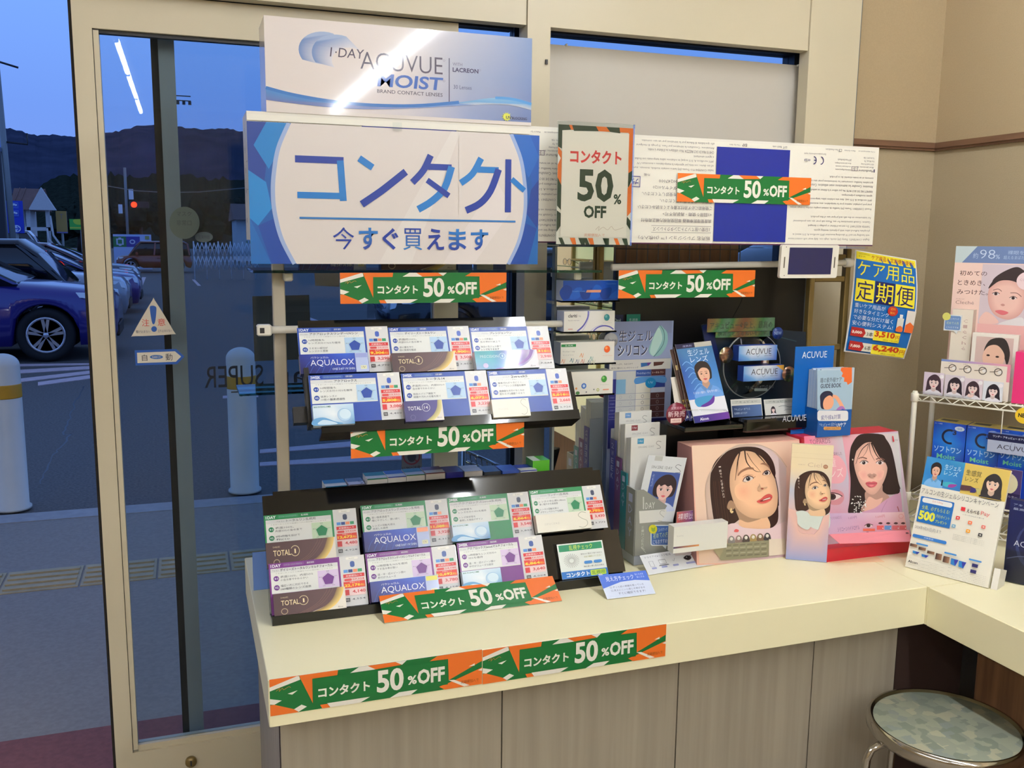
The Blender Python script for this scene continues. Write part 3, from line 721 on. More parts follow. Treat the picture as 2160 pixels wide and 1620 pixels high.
def art_clinic(A):
    h = A.ah; A.rect(0, 0, 100, h, (190, 205, 240)); A.rect(0, 6, 34, h*.36, (30, 130, 70)); A.rect(34, 6, 70, h*.36, (56, 60, 160))
    c = (200, 215, 240); A.rect(8, 12, 27, h*.36-6, c); A.rect(14, 9, 21, h*.36-3, c); A.rect(12, 15, 23, h*.36-9, (30, 130, 70)); A.ring(50, 6+h*.15, 6, 5, 3, c)
    A.rect(84, 4, 95, 14, (150, 160, 90))
board_sign('clinic_wall_sign', 'long white wall sign with green cross and blue panel beyond the orange car', 238, 494, 322, 568, 45, art_clinic, post=False, th=.3)
# street lights, traffic signal, wires
t = Thing('floodlight_mast', 'far off mast with a frame of floodlights behind the outer door stile', 'floodlight')
m = t.part('pole'); m.tube([(-.36, 90, 0), (-.36, 90, 14)], .16, 'frame_grey', 8)
m = t.part('crossarm')
for dz in (13.85, 13.45): m.tube([(-2.0, 90, dz), (1.1, 90, dz)], .05, 'dark_frame', 6)
for k in range(3): 
    for sx_ in (-1.9+k*.55, 1.0-k*.5):
        q = t.part('floodlight'); q.box(sx_-.13, sx_+.13, 89.8, 90, 13.1-k*.0, 13.4, 'dark_frame')
t.done()
t = Thing('traffic_signal', 'traffic signal with its red lamp lit, seen right of the door frame', 'traffic light')
p = P(283, 432, y=80)
m = t.part('pole'); m.tube([(p[0]-.6, 80, 0), (p[0]-.55, 80, 6.8)], .1, 'frame_grey', 8)
m = t.part('signal_head'); m.bbox(p[0]-.35, p[0]+1.1, 79.7, 80, p[2]-.25, p[2]+.25, .05, 'dark_frame')
m = t.part('red_lamp'); m.lathe([(0, 79.62), (.2, 79.64), (.22, 79.7)], 'red_lamp', (p[0], 0, p[2]), 'y', 20)
m = t.part('sign_plate'); m.box(p[0]-.35, p[0]-.0, 79.7, 79.8, p[2]+.4, p[2]+1.2, 'paint_white'); m = t.part('sign_plate'); m.box(p[0]-1.15, p[0]-.85, 79.7, 79.8, p[2]-.7, p[2]+0, 'paint_white')
t.done()
t, m = single('overhead_wire', 'pale overhead wire running across the view behind the door glass', 'wire')
m.tube([P(*q, y=75) for q in ((225, 392), (283, 402), (345, 406), (420, 405), (520, 396))], .03, 'frame_grey', 6); t.done()
# lattice fence
t = Thing('lattice_fence', 'white folding lattice fence beyond the car park, left of the display post', 'fence')
a = P(408, 510, y=35); b = P(545, 510, y=35); x0, x1 = a[0], b[0]; z1 = 1.30; z0 = .35
m = t.part('lattice'); n = 16; w = (x1-x0)/n
for i in range(n):
    xa = x0+i*w
    for (za, zb_) in ((z0, (z0+z1)/2), ((z0+z1)/2, z1)):
        m.tube([(xa, 35, za), (xa+w, 35, zb_)], .016, 'paint_white', 4); m.tube([(xa, 35.03, zb_), (xa+w, 35.03, za)], .016, 'paint_white', 4)
for i in range(0, n+1, 3):
    q = t.part('post'); q.tube([(x0+i*w, 35.05, 0), (x0+i*w, 35.05, z1+.05)], .025, 'paint_white', 6)
t.done()
# warehouse strip beyond the fence
t = Thing('distant_shed', 'low pale shed roofs beyond the lattice fence', 'building')
m = t.part('wall'); m.box(3.2, 22, 62, 68, 0, 2.6, 'render_white'); m = t.part('roof'); m.add([(3, 61.5, 2.6), (22.3, 61.5, 2.6), (22.3, 65, 3.7), (3, 65, 3.7), (3, 68.5, 2.6), (22.3, 68.5, 2.6)], [(0, 1, 2, 3), (3, 2, 5, 4), (0, 3, 4), (1, 5, 2), (0, 4, 5, 1)], 'roof_tile'); t.done()
t = Thing('folded_trolley', 'folded bright steel trolley frame outside, seen under the upper tray', 'trolley')
q = [P(978, 950, y=3.0), P(1060, 985, y=3.0)]; m = t.part('rail')
for dz in (0, -.035): m.tube([q[0]+np.array([0, 0, dz]), q[1]+np.array([0, 0, dz])], .006, 'chrome', 8)
for k in range(7): m.tube([q[0]+(q[1]-q[0])*(k/7), q[0]+(q[1]-q[0])*((k+.5)/7)+np.array([0, 0, -.035])], .003, 'chrome', 6)
for e_ in q:
    m = t.part('leg'); m.tube([e_, (e_[0], 3.0, 0)], .008, 'chrome', 8)
t.done()
# ============================================================ banners
G_, O_, W_ = (8, 104, 46), (228, 112, 36), (232, 228, 214)
def banner_art(A):
    A.rect(0, 0, 1083, 186, G_)
    A.poly([(0, 0), (143, 0), (0, 40)], O_); A.poly([(0, 40), (130, 2), (142, 3), (146, 22), (0, 60)], W_)
    A.poly([(143, 0), (332, 0), (328, 26), (207, 26), (205, 152), (150, 22)], O_)
    A.poly([(85, 84), (133, 74), (106, 92)], W_); A.poly([(0, 98), (56, 114), (20, 130), (0, 126)], W_)
    A.poly([(0, 130), (20, 130), (115, 168), (135, 186), (0, 186)], O_); A.poly([(113, 168), (150, 150), (176, 164), (135, 184)], W_)
    A.poly([(240, 166), (275, 166), (290, 186), (250, 186)], O_); A.poly([(275, 163), (490, 163), (440, 186), (290, 186)], W_); A.poly([(590, 186), (640, 163), (735, 163), (700, 186)], W_)
    A.poly([(392, 24), (436, 0), (480, 0), (520, 24)], W_); A.poly([(480, 0), (630, 0), (650, 20), (520, 24)], O_); A.poly([(622, 0), (680, 0), (655, 20)], W_)
    A.poly([(800, 22), (842, 0), (1083, 0), (1083, 60), (902, 138), (898, 24)], O_); A.poly([(850, 166), (905, 152), (1083, 96), (1083, 186), (880, 186)], O_)
    A.poly([(900, 138), (930, 140), (1015, 182), (985, 185)], W_); A.poly([(1010, 80), (1042, 68), (1042, 80)], W_); A.poly([(1060, 108), (1083, 100), (1083, 114)], W_)
    A.rect(205, 26, 897, 160, G_)
    A.line([(30, 62), (48, 50), (44, 66), (60, 50), (66, 60), (90, 48), (100, 54)], 2.5, (180, 130, 60), 3)
    A.text('コンタクト', 232, 76, 490, 129, W_, .035, 3); A.text('50', 525, 32, 663, 150, W_, .03, 4); A.text('%', 684, 84, 732, 131, W_, .03); A.text('OFF', 735, 58, 880, 138, W_, .035)
    A.text('定期便加入で', 968, 150, 1064, 168, (140, 78, 30), .01, 1)
BW, BH = .400, .0705
_t = Thing('sale_banner', 'x', 'banner', 'orange and green half price banners')
_m = _t.part('sale_banner'); banner_art(sheet(_m, (np.zeros(3), X, -Z, BW, BH), .0012, 'ink_satin', W_, 1083, 186))
BAN = _t.done(origin=(0, 0, 0)); _used = False
def banner(lab, O, U=X, V=-Z, w=BW):
    global _used
    o = BAN if not _used else BAN.copy()
    if _used: COL.objects.link(o)
    _used = True
    U = nz(U); V = nz(V); N = np.cross(V, U)
    mw = Matrix.Identity(4)
    for i in range(3): mw[i][0] = U[i]*w/BW; mw[i][1] = -N[i]; mw[i][2] = -V[i]*w/BW; mw[i][3] = O[i]
    o.matrix_world = mw; o['label'] = lab; return o
UPV = nz((0, .13, .237)); TN = nz((0, -.237, .13))        # up the tray, and out of it
banner('green and orange half price banner on the counter front edge, left of the two', (.1145, 1.6415, .7015), w=.4075)
banner('green and orange half price banner on the counter front edge, right of the two', (.5235, 1.6415, .7000), w=.4075)
banner('green and orange half price banner hung from the glass shelf under the large blue sign', (.3165, 2.028, 1.4262), w=.382)
banner('green and orange half price banner on the dark display board, above the lens model stand', (.9955, 2.05, 1.4305), w=.387)
banner('green and orange half price banner across the blue squares of the right giant carton', (1.128, 2.0155, 1.664), w=.383)
banner('green and orange half price banner on the front lip of the upper black tray', (.3115, 1.892, 1.1125), w=.385)
# the one leaning against the lower tray
b0 = P(811, 1314, z=.702); b1 = P(1187, 1267, z=.702); u_ = nz(b1-b0); tl_ = P(801, 1268, y=b0[1]+.049)
vv = nz(b0-tl_); vv = nz(vv-u_*(vv@u_)); banner('green and orange half price banner leaning on the lower tray, standing on the counter', b0-vv*BH, u_, vv, w=.402)
# ============================================================ display fixture over the counter
t = Thing('display_fixture', 'shop fixture of cream and brass posts, white rails and glass shelves behind the displays', 'display stand')
m = t.part('post', label='cream square post'); m.bbox(.183, .210, 2.135, 2.16, .70, 1.487, .002, 'post_cream')
for z, x0, x1 in ((1.297, .148, .985),):
    m = t.part('rail', label='white round rail'); m.tube([(x0, 2.115, z), (x1, 2.115, z)], .0085, 'white_plastic', 14)
    m = t.part('rail_end_cap'); m.bbox(x0-.004, x0+.028, 2.102, 2.128, z-.0125, z+.0125, .003, 'white_plastic'); m.box(x0-.0045, x0-.0038, 2.107, 2.122, z-.008, z+.008, 'dark_frame'); m.box(x0+.002, x0+.012, 2.1015, 2.1022, z-.006, z+.006, 'dark_frame')
m = t.part('rail', label='white round rail'); m.tube([(1.000, 2.10, 1.436), (1.712, 2.10, 1.449)], .0085, 'white_plastic', 14)
m = t.part('rail_end_cap'); m.lathe([(.0125, 1.700), (.0125, 1.722)], 'white_plastic', (0, 2.10, 1.449), 'x', 16)
m = t.part('glass_shelf'); m.box(.137, .955, 2.06, 2.26, 1.4245, 1.4305, 'shelf_glass')
m = t.part('glass_shelf'); m.box(.105, .955, 2.165, 2.30, 1.142, 1.148, 'shelf_glass')
m = t.part('top_shelf'); m.box(.137, 1.74, 2.06, 2.26, 1.487, 1.4925, 'clear_acrylic')
def ladder(xa, xb, y, zs, wd):
    m = t.part('ladder_post', label='brass coloured ladder post'); m.bbox(xa, xa+wd, y, y+.02, .70, 1.487, .002, 'brass')
    m2 = t.part('ladder_post', label='brass coloured ladder post'); m2.bbox(xb, xb+wd, y, y+.02, .70, 1.487, .002, 'brass')
    for z in zs:
        q = t.part('rung'); q.bbox(xa+wd, xb, y+.003, y+.017, z, z+.016, .002, 'brass')
la = P(1712, 640, y=2.13); lb = P(1783, 640, y=2.13)
ladder(la[0]-.008, lb[0]-.004, 2.13, (1.205, 1.395, 1.455, .95), .016)
ml = P(1168, 900, y=2.2)[0]; mr = P(1290, 700, y=2.2)[0]
m = t.part('ladder_post', label='brass coloured ladder post'); q_ = P(1262, 560, y=2.185)[0]; m.bbox(q_, q_+.014, 2.180, 2.198, 1.365, 1.487, .002, 'brass')
m = t.part('shelf_bracket'); m.bbox(.205, .225, 2.10, 2.26, 1.405, 1.4245, .003, 'white_plastic'); m = t.part('shelf_bracket'); m.bbox(.90, .92, 2.10, 2.26, 1.405, 1.4245, .003, 'white_plastic')
t.done()
t = Thing('tall_mirror', 'tall frameless mirror on the counter behind the stacked lens cartons', 'mirror')
m = t.part('mirror_glass'); m.box(ml, mr, 2.200, 2.205, .70, 1.485, 'mirror'); m = t.part('backing'); m.box(ml, mr, 2.2055, 2.215, .70, 1.485, 'frame_grey')
m = t.part('edge_strip'); m.box(ml-.006, ml, 2.196, 2.215, .70, 1.485, 'frame_grey'); t.done()
# ============================================================ cartons
def carton(name, lab, fr, d, art, aw, ah, side=WHITE, top=None, mat='ink_satin', cat='carton', group=None, art2=None, tab=False):
    """box whose printed front is fr=(O,U,V,w,h); art2 prints the left end"""
    t, m = single(name, lab, cat, group); O, U, V, w, h = fr; N = np.cross(V, U)
    m.obox(O-N*d, U*w, V*h, N*d, mat, side)
    if top: q = Art(m, O-N*d, U, N, w, d, mat=mat); q.rect(0, 0, w, d, top)
    A = Art(m, O, U, V, w, h, aw, ah, mat); art(A)
    if art2: B = Art(m, O-N*d, N, V, d, h, 100*d/h, 100, mat); art2(B)
    t.done(); return A
def a_aqualox(A, end=None):
    A.grid(0, 0, 100, 36, [[(18, 40, 130), (24, 60, 170), (40, 90, 200), (24, 58, 160)], [(14, 28, 110), (22, 52, 150), (26, 60, 175), (20, 44, 140)], [(10, 20, 90), (14, 36, 120), (20, 44, 140), (14, 30, 110)]])
    for i in range(9): A.line([(4+i*9, 36), (10+i*9, 20+i % 3*3), (20+i*8, 8+i % 4*4)], .35, (60, 110, 215), 3)
    A.text('バウシュロム', 16, 5, 42, 8.5, (230, 235, 245), 0, 1); A.text('AQUALOX', 15, 11, 79, 24, (225, 230, 240), -.004, 3); A.text('ONE DAY UV SHIN', 46, 27, 79, 31, (200, 215, 240), .01, 1)
    A.rect(81, 0, 100, 36, (176, 190, 226)); A.rect(82, 1, 99, 9, {None: (150, 160, 215), 'o': (235, 150, 110), 'y': (215, 210, 80)}.get(end, (150, 160, 215))); A.rect(88, 24, 97, 31, (225, 225, 190)); A.text('UV', 89.5, 25.5, 95, 29.5, (70, 80, 90), 0, 1)
def a_total1(A):
    A.gradh(0, 0, 100, 30, (62, 34, 40), (84, 50, 54))
    A.poly([(100, 0), (100, 30), (52, 30)]+smooth_pts([(52, 30), (70, 24), (84, 14), (91, 0)], 5, False), (214, 206, 190)); A.poly(smooth_pts([(50, 30), (68, 24), (82, 14), (89, 0)], 5, False)+[(99, 0)]+smooth_pts([(99, 0), (92, 14), (80, 24), (66, 30)], 5, False), None, [(150, 118, 70)]*16+[(236, 208, 120)]*16) if False else None
    a = smooth_pts([(54, 30), (70, 24), (82, 14), (89, 0)], 5, False); b = smooth_pts([(99, 0), (95, 12), (86, 23), (74, 30)], 5, False)
    A.poly(a+b, None, [(120, 92, 60)]*len(a)+[(232, 200, 110)]*len(b)); A.poly([(99, 0), (100, 0), (100, 30), (74, 30)]+b[::-1][1:-1], (226, 220, 206))
    for k in range(3): A.line([(34+k*5, 30), (58+k*4, 20), (72+k*4, 6), (75+k*4, 0)], .3, (130, 90, 76), 4)
    A.text('TOTAL', 10, 10, 35, 17, (222, 205, 160), .012, 2); A.ring(41, 12.5, 6.2, 6.2, .7, (222, 205, 160), a0=-150, a1=150); A.text('1', 40, 10, 42.2, 15.5, (222, 205, 160)); A.text('DAILIES', 10, 5, 20, 7, (190, 170, 140), 0, 1)
    A.ring(14, 25, 4.2, 3.8, .9, (170, 150, 120)); A.text('Alcon', 88, 26, 95, 28.5, (90, 80, 76), 0, 1)
def a_total14(A):
    A.gradh(0, 0, 100, 52, (40, 32, 104), (58, 48, 130)); a = smooth_pts([(52, 52), (72, 38), (84, 20), (88, 0)], 5, False); b = smooth_pts([(99, 0), (97, 20), (88, 38), (72, 52)], 5, False)
    A.poly(a+b, None, [(150, 140, 100)]*len(a)+[(216, 204, 130)]*len(b)); A.poly([(99, 0), (100, 0), (100, 52), (72, 52)]+b[::-1][1:-1], (222, 216, 206))
    A.text('TOTAL', 9, 14, 44, 24, (216, 216, 226), .012); A.ring(56, 18, 10, 10, 1, (216, 216, 226)); A.text('14', 51, 14, 61, 22, (216, 216, 226)); A.ring(20, 42, 6, 6, .8, (110, 104, 160)); A.text('Alcon', 82, 43, 94, 47, (90, 80, 100), 0, 1)
def a_precision(A):
    A.grid(0, 0, 100, 30, [[(60, 150, 160), (60, 160, 170), (70, 80, 160), (110, 60, 150), (200, 190, 215)], [(110, 180, 200), (80, 170, 190), (60, 100, 180), (90, 50, 140), (225, 225, 235)], [(150, 170, 210), (100, 160, 200), (70, 110, 190), (150, 140, 200), (225, 225, 235)]])
    a = smooth_pts([(30, 30), (60, 26), (84, 14), (92, 0)], 5, False); A.line(a, [1, 6], (110, 54, 150)); A.poly(smooth_pts([(46, 30), (74, 26), (92, 12), (97, 0)], 5, False)+[(100, 0), (100, 30)], (222, 218, 222))
    A.text('PRECISION', 8, 7, 37, 11.5, (190, 220, 225), .0, 2); A.ring(43, 9, 4.4, 4.4, .6, (190, 220, 225)); A.text('1', 42.4, 7, 44, 11, (190, 220, 225)); A.ell(15, 24, 4, 4, (200, 190, 225)); A.text('Alcon', 86, 25, 94, 28, (90, 80, 90), 0, 1)
def a_bl(A):
    A.grid(0, 0, 100, 48, [[(205, 224, 236), (214, 228, 236), (190, 214, 232)], [(196, 218, 236), (228, 236, 240), (150, 192, 222)], [(96, 152, 200), (180, 210, 230), (70, 134, 190)]])
    A.blob([(0, 48), (0, 34), (24, 30), (50, 40), (70, 47)], (100, 158, 206)); A.blob([(10, 46), (22, 36), (44, 40), (56, 47)], (196, 220, 236))
    A.ell(76, 26, 17, 15, (176, 206, 228)); A.ell(78, 24, 14, 12, (206, 226, 238)); A.ring(76, 26, 17, 15, .8, (120, 170, 210)); A.text('BAUSCH+LOMB', 3, 3, 44, 7, (40, 110, 90), .01, 1)
def a_bly(A): a_bl(A); A.rect(4, 38, 22, 45, (200, 196, 90)); A.text('MULTI', 7, 40, 19, 43, (90, 80, 40), 0, 1)
def a_s(A):
    A.rect(0, 0, 100, 36, (228, 224, 208)); A.text('SINCERE', 14, 18, 42, 22, (206, 202, 190), 0, 1)
    A.line([(93, 4), (84, 2), (78, 8), (84, 15), (92, 20), (92, 28), (84, 33), (76, 31)], 1.0, (160, 160, 140), 6)
BOXART = dict(aq=lambda A: a_aqualox(A), aqo=lambda A: a_aqualox(A, 'o'), aqy=lambda A: a_aqualox(A, 'y'), t1=a_total1, t14=a_total14, pr=a_precision, bl=a_bl, bly=a_bly, s=a_s)
BOXDIM = dict(aq=(100, 36), aqo=(100, 36), aqy=(100, 36), t1=(100, 30), t14=(100, 52), pr=(100, 30), bl=(100, 48), bly=(100, 48), s=(100, 36))
BOXSIDE = dict(aq=(14, 30, 110), aqo=(14, 30, 110), aqy=(14, 30, 110), t1=(58, 34, 40), t14=(38, 32, 104), pr=(190, 200, 215), bl=(196, 214, 228), bly=(196, 214, 228), s=(206, 202, 188))
# ============================================================ price cards
TH = dict(b=((34, 70, 160), (176, 206, 230), (36, 70, 158)), g=((20, 128, 72), (196, 218, 186), (20, 122, 76)), p=((112, 38, 128), (216, 196, 226), (106, 44, 132)))
def price_card(lab, O, fr_px, theme, term, maker, title, bl, p1, p2, split, p0, hfix, group):
    """fr_px = (tl, board tr, strip tr, bl) pixels on the tray plane through O"""
    tl, btr, tr, blc = fr_px; c, c2, c3 = TH[theme]
    a = fit(O, TN, tl, tr, blc); a = (a[0], X, -UPV, a[3], hfix); btx = PP(*btr, O, TN); wb = (btx-a[0])@X
    t = Thing('price_card', lab, 'price card', group)
    m = t.part('card'); A = sheet(m, (a[0], X, -UPV, wb, hfix), .0015, 'ink_satin', (230, 228, 220), 445, 330)
    A.rect(0, 0, 445, 330, c); A.text(term, 12, 7, 76, 27, (228, 232, 235), .03, 2)
    A.rr(88, 6, 222, 26, 9, tuple(int(v*.8+40) for v in c)); A.text('シリコーンハイドロゲル', 98, 11, 208, 21, (150, 190, 190), 0, 1); A.rr(228, 6, 292, 26, 9, tuple(int(v*.75+30) for v in c)); A.text({'b': '近視 遠視', 'g': '乱視用', 'p': '遠近両用'}[theme], 238, 10, 282, 22, (230, 230, 235), .02, 1)
    A.rect(10, 34, 432, 196, (226, 228, 222)); A.rect(10, 34, 432, 60, (214, 216, 214))
    n = len(title); w = min(330, n*21); cx = 235
    A.text(maker, max(18, cx-w/2-62), 44, max(60, cx-w/2-12), 53, (90, 92, 98), 0, 1); A.text(title, max(70, cx-w/2), 38, min(425, cx+w/2), 56, (46, 46, 54), .02, 1)
    A.text('うるおいたっぷりの快適なつけ心地が続くレンズです', 40, 64, 400, 71, (120, 120, 122), 0, 1)
    for i, (l1, l2) in enumerate(bl):
        y = 82+i*58; A.ell(42, y+18, 17, 17, c3); A.text('0%d' % (i+1), 31, y+11, 53, y+25, (220, 226, 230), .02, 1)
        A.text(l1, 68, y+2, 68+min(225, len(l1)*17), y+17, (56, 58, 66), .02, 1); A.text(l2, 68, y+23, 68+min(225, len(l2)*17), y+38, (56, 58, 66), .02, 1)
    A.rect(300, 78, 430, 190, c2); cx, cy, r = 365, 138, 46
    pt = lambda r: [(cx+r*math.sin(2*math.pi*i/5), cy-r*math.cos(2*math.pi*i/5)) for i in range(5)]
    for q in (46, 34): A.line(pt(q), 1.2, (120, 130, 140), closed=True)
    A.poly(pt(40), c3)
    for (u, v), s in zip(pt(52), ('酸素', '水分', 'UV', '汚れ', '硬さ')): A.text(s, u-9, v-4, u+9, v+3, (110, 114, 120), 0, 1)
    m = t.part('price_strip', label='white price strip'); N = TN
    O2 = a[0]+X*wb; ws = a[3]-wb
    B = sheet(m, (O2, X, -UPV, ws, hfix), .0015, 'ink_satin', (214, 214, 212), 142, 330); B.rr(36, 8, 106, 24, 7, (236, 234, 226)); B.text('カラー' if False else 'Lens', 56, 12, 84, 20, (120, 120, 120), 0, 1)
    ic = {'b': (60, 90, 180), 'g': (50, 60, 90), 'p': (50, 80, 150)}[theme]; B.rr(58, 36, 84, 76, 11, ic)
    for k, q in enumerate(((80, 140, 210), (30, 60, 130), (230, 140, 100), (40, 140, 90))[:3+len(title) % 2]): B.rect(18+k*27, 90, 42+k*27, 110, q)
    B.rect(14, 120, 134, 143, (206, 36, 40)); B.text('定期便加入で', 28, 125, 120, 139, (240, 235, 230), .03, 1)
    B.rect(12, 146, 134, 168, (228, 190, 186)); B.rr(18, 150, 60, 165, 6, (206, 60, 60)); B.text(p0, 66, 151, 130, 164, (190, 60, 60), .01, 1)
    B.rect(12, 170, 134, 212, (214, 50, 30)); B.text('年間おトク', 46, 173, 104, 181, (240, 215, 200), 0, 1); B.text(p1, 16, 185, 106, 207, (246, 214, 60), .04, 2); B.text('税込', 108, 189, 130, 205, (246, 214, 60), .02, 1)
    B.rect(12, 214, 134, 262, (236, 204, 200)); B.rect(12, 222, 40, 258, (206, 50, 54)); B.text(p2, 58, 226, 132, 250, (196, 60, 64), .03, 2)
    B.rect(14, 276, 40, 300, (50, 50, 52)); B.text(split, 52, 280, 128, 294, (100, 100, 104), .01, 1); B.text('単品', 18, 281, 36, 295, (220, 220, 220), 0, 1)
    t.done()
def tray_box(name, lab, O, px, kind, d, group, wmax=None):
    tl, tr, bl = px; f = fit(O, TN, tl, tr, bl); h = f[4]; ratio = BOXDIM[kind]; w = f[3]
    fr = (f[0], X, -UPV, w, max(h, w*ratio[1]/ratio[0]*.0+h))
    carton(name, lab, fr, d, BOXART[kind], *ratio, side=BOXSIDE[kind], group=group, mat='ink_gloss' if kind in ('t1', 'aq', 'aqo', 'aqy', 't14', 'pr') else 'ink_satin')
# ---- lower tray on the counter
B0 = np.array([.143, 1.940, .701]); PA = B0+TN*.014; PB = B0+TN*.046
P_B1 = PP(1093, 1133, PB, TN)
t = Thing('lens_display_tray', 'large glossy black stepped tray standing on the counter, holding green and purple price cards', 'display tray')
def trayboard(m, base, x0, x1, h, th): m.obox(base+X*(x0-base[0])-TN*th, X*(x1-x0), UPV*h, TN*th, 'black_acrylic')
m = t.part('back_board'); trayboard(m, B0, .141, .965, .262, .006)
m = t.part('step'); trayboard(m, B0+TN*.040, .141, .965, float((P_B1-B0)@UPV)-.004, .034)
m = t.part('front_lip'); m.box(.141, .965, 1.884, 1.945, .7005, .712, 'black_acrylic'); m.box(.141, .965, 1.884, 1.889, .712, .722, 'black_acrylic')
m = t.part('top_lip'); trayboard(m, B0+UPV*.250-TN*.008, .165, .950, .022, .012)
e = B0+UPV*.25
for x in (.16, .90):
    m = t.part('prop_leg'); m.add([(x, B0[1]+.01, .7005), (x+.012, B0[1]+.01, .7005), (x+.012, e[1]+.11, .7005), (x, e[1]+.11, .7005), (x, e[1], e[2]-.01), (x+.012, e[1], e[2]-.01)], [(0, 1, 2, 3), (3, 2, 5, 4), (0, 4, 5, 1), (0, 3, 4), (1, 5, 2)], 'black_acrylic')
t.done()
HB = .108; gA = 'green price cards of the lower tray'; gB = 'purple price cards of the lower tray'
d16 = [('16時間後も', 'レンズ水分の96%を維持'), ('うるおい成分が', 'レンズから蒸発')]
price_card('green price card for lenses with a brown carton, leftmost of the lower tray', PA, ((556, 1088), (701, 1075), (750, 1071), (562, 1190)), 'g', '1DAY', 'アルコン', 'トータルワン乱視用', [('表面100%、', '内部33%の含水率で'), ('8時4時軸を設計で', 'ずれにくい')], '12,672', '4,480', '4,928', '29,568', HB, gA)
price_card('green price card with a blue carton, second from the left in the lower tray', PA, ((760, 1067), (896, 1055), (942, 1051), (767, 1165)), 'g', '1DAY', 'ボシュロム', 'アクアロックスワンデーUVシン乱視用', [('高い酸素透過で', '瞳にやさしく、潤い続く'), ('レンズの回転を抑え', '安定した視界')], '11,088', '3,920', '4,312', '25,872', HB, gA)
price_card('green price card with a pale blue lens carton, third from left, lower tray', PA, ((943, 1051), (1069, 1039), (1113, 1035), (952, 1145)), 'g', '2WEEK', 'ボシュロム', 'アクアロックス2week乱視用', [('16時間後も', 'レンズ水分の95%を維持'), ('レンズ安定性を', '重視した独自デザイン')], '6,864', '3,540', '3,894', '16,016', HB, gA)
price_card('green price card with a white S carton, rightmost of the lower tray', PA, ((1115, 1035), (1227, 1027), (1266, 1023), (1124, 1125)), 'g', '1DAY', 'シンシア', 'ワンデーS乱視用', [('レンズの中心厚0.08mm', '薄く軽やかな装用感'), ('レンズの回転を防ぐ', 'デザインでクリアな視界')], '9,702', '3,430', '3,773', '22,638', HB, gA)
price_card('purple price card with a brown carton, left in the front row of the lower tray', PB, ((566, 1190), (715, 1174), (767, 1168), (575, 1306)), 'p', '1DAY', 'アルコン', 'デイリーズトータルワンマルチフォーカル', [('表面100%、内部33%', 'の含水率でやわらかい'), ('幅広い方に対応できる', '183種類のレンズ度数')], '22,176', '4,140', '4,554', '27,324', HB, gB)
price_card('purple price card with a blue carton, middle of the front row of the lower tray', PB, ((770, 1168), (909, 1152), (959, 1146), (781, 1275)), 'p', '1DAY', 'ボシュロム', 'アクアロックスワンデーUVシンマルチフォーカル', [('16時間後も96%を維持', 'する含水率が高い'), ('遠・中・近のゾーン間の', '移行がスムーズ')], '10,692', '3,780', '4,158', '24,948', HB, gB)
price_card('purple price card with a pale blue lens carton, right of the lower front row', PB, ((963, 1146), (1093, 1133), (1142, 1128), (974, 1250)), 'p', '2WEEK', 'ボシュロム', 'アクアロックス2weekマルチフォーカル', [('16時間後もレンズ水分の', '95%を維持'), ('遠・中・近のゾーン間の', '移行がスムーズな設計')], '6,864', '3,640', '4,004', '16,016', HB, gB)
gx = 'contact lens cartons standing in the lower tray'
QA = PA+TN*.024; QB = PB+TN*.018
tray_box('lens_carton', 'brown carton with gold crescent before the leftmost green price card', QA, ((560, 1146), (706, 1131), (567, 1198)), 't1', .018, gx)
tray_box('lens_carton', 'dark blue carton with orange end tab before the second green price card', QA, ((766, 1123), (903, 1111), (769, 1166)), 'aqo', .018, gx)
tray_box('lens_carton', 'pale blue lens picture carton before the third green price card', QA, ((953, 1107), (1030, 1100), (957, 1143)), 'bl', .018, gx)
tray_box('lens_carton', 'white carton with a grey S before the rightmost green price card', QA, ((1129, 1087), (1243, 1077), (1133, 1125)), 's', .018, gx)
tray_box('lens_carton', 'brown carton with gold crescent before the purple card at the left', QB, ((576, 1254), (727, 1236), (580, 1300)), 't1', .018, gx)
tray_box('lens_carton', 'dark blue carton with yellow end tab before the middle purple card', QB, ((780, 1228), (923, 1212), (784, 1271)), 'aqy', .018, gx)
tray_box('lens_carton', 'pale blue lens picture carton with yellow tag before the right purple card', QB, ((974, 1206), (1055, 1196), (977, 1244)), 'bly', .018, gx)
# the flat extension at the right of the lower tray, with the astigmatism check card
t = Thing('check_card', 'green and blue astigmatism check card in a clear holder on the black tray step', 'card')
PC = PB+TN*.004; f = fit(PC, TN, (1174, 1149), (1270, 1139), (1190, 1218))
f = (f[0], f[1], nz(PP(1190, 1218, PC, TN)-f[0]), f[3], .082); f = (f[0], f[1], nz(f[2]-f[1]*(f[2]@f[1])), f[3], f[4])
m = t.part('card'); A = sheet(m, f, .001, 'ink_satin', WHITE, 100, 84)
A.rect(0, 0, 100, 84, (222, 228, 222)); A.rect(3, 3, 97, 19, (18, 130, 90)); A.text('乱視チェック', 25, 5, 76, 17, (200, 225, 90), .04)
for k in range(24):
    a_ = 2*math.pi*k/24; A.line([(26+5*math.cos(a_), 42+5*math.sin(a_)), (26+17*math.cos(a_), 42+17*math.sin(a_))], 1.4, (180, 184, 180))
A.text('眼をかけ替えて見てみたら', 48, 27, 94, 31, (70, 74, 80), .01, 1); A.text('左右で確認してください', 54, 34, 92, 38, (150, 150, 60), .01, 1)
A.rr(52, 46, 70, 53, 3, (60, 130, 200)); A.rr(73, 46, 91, 53, 3, (60, 130, 200)); A.text('線が濃く薄く見えた時は', 50, 57, 94, 61, (80, 84, 90), 0, 1)
A.rect(0, 67, 100, 84, (30, 110, 190)); A.text('コンタクト', 10, 70, 60, 81, (225, 235, 240), .04); A.rr(62, 69, 96, 82, 2, (180, 210, 60)); A.text('乱視用', 65, 71, 93, 80, (20, 110, 60), .04)
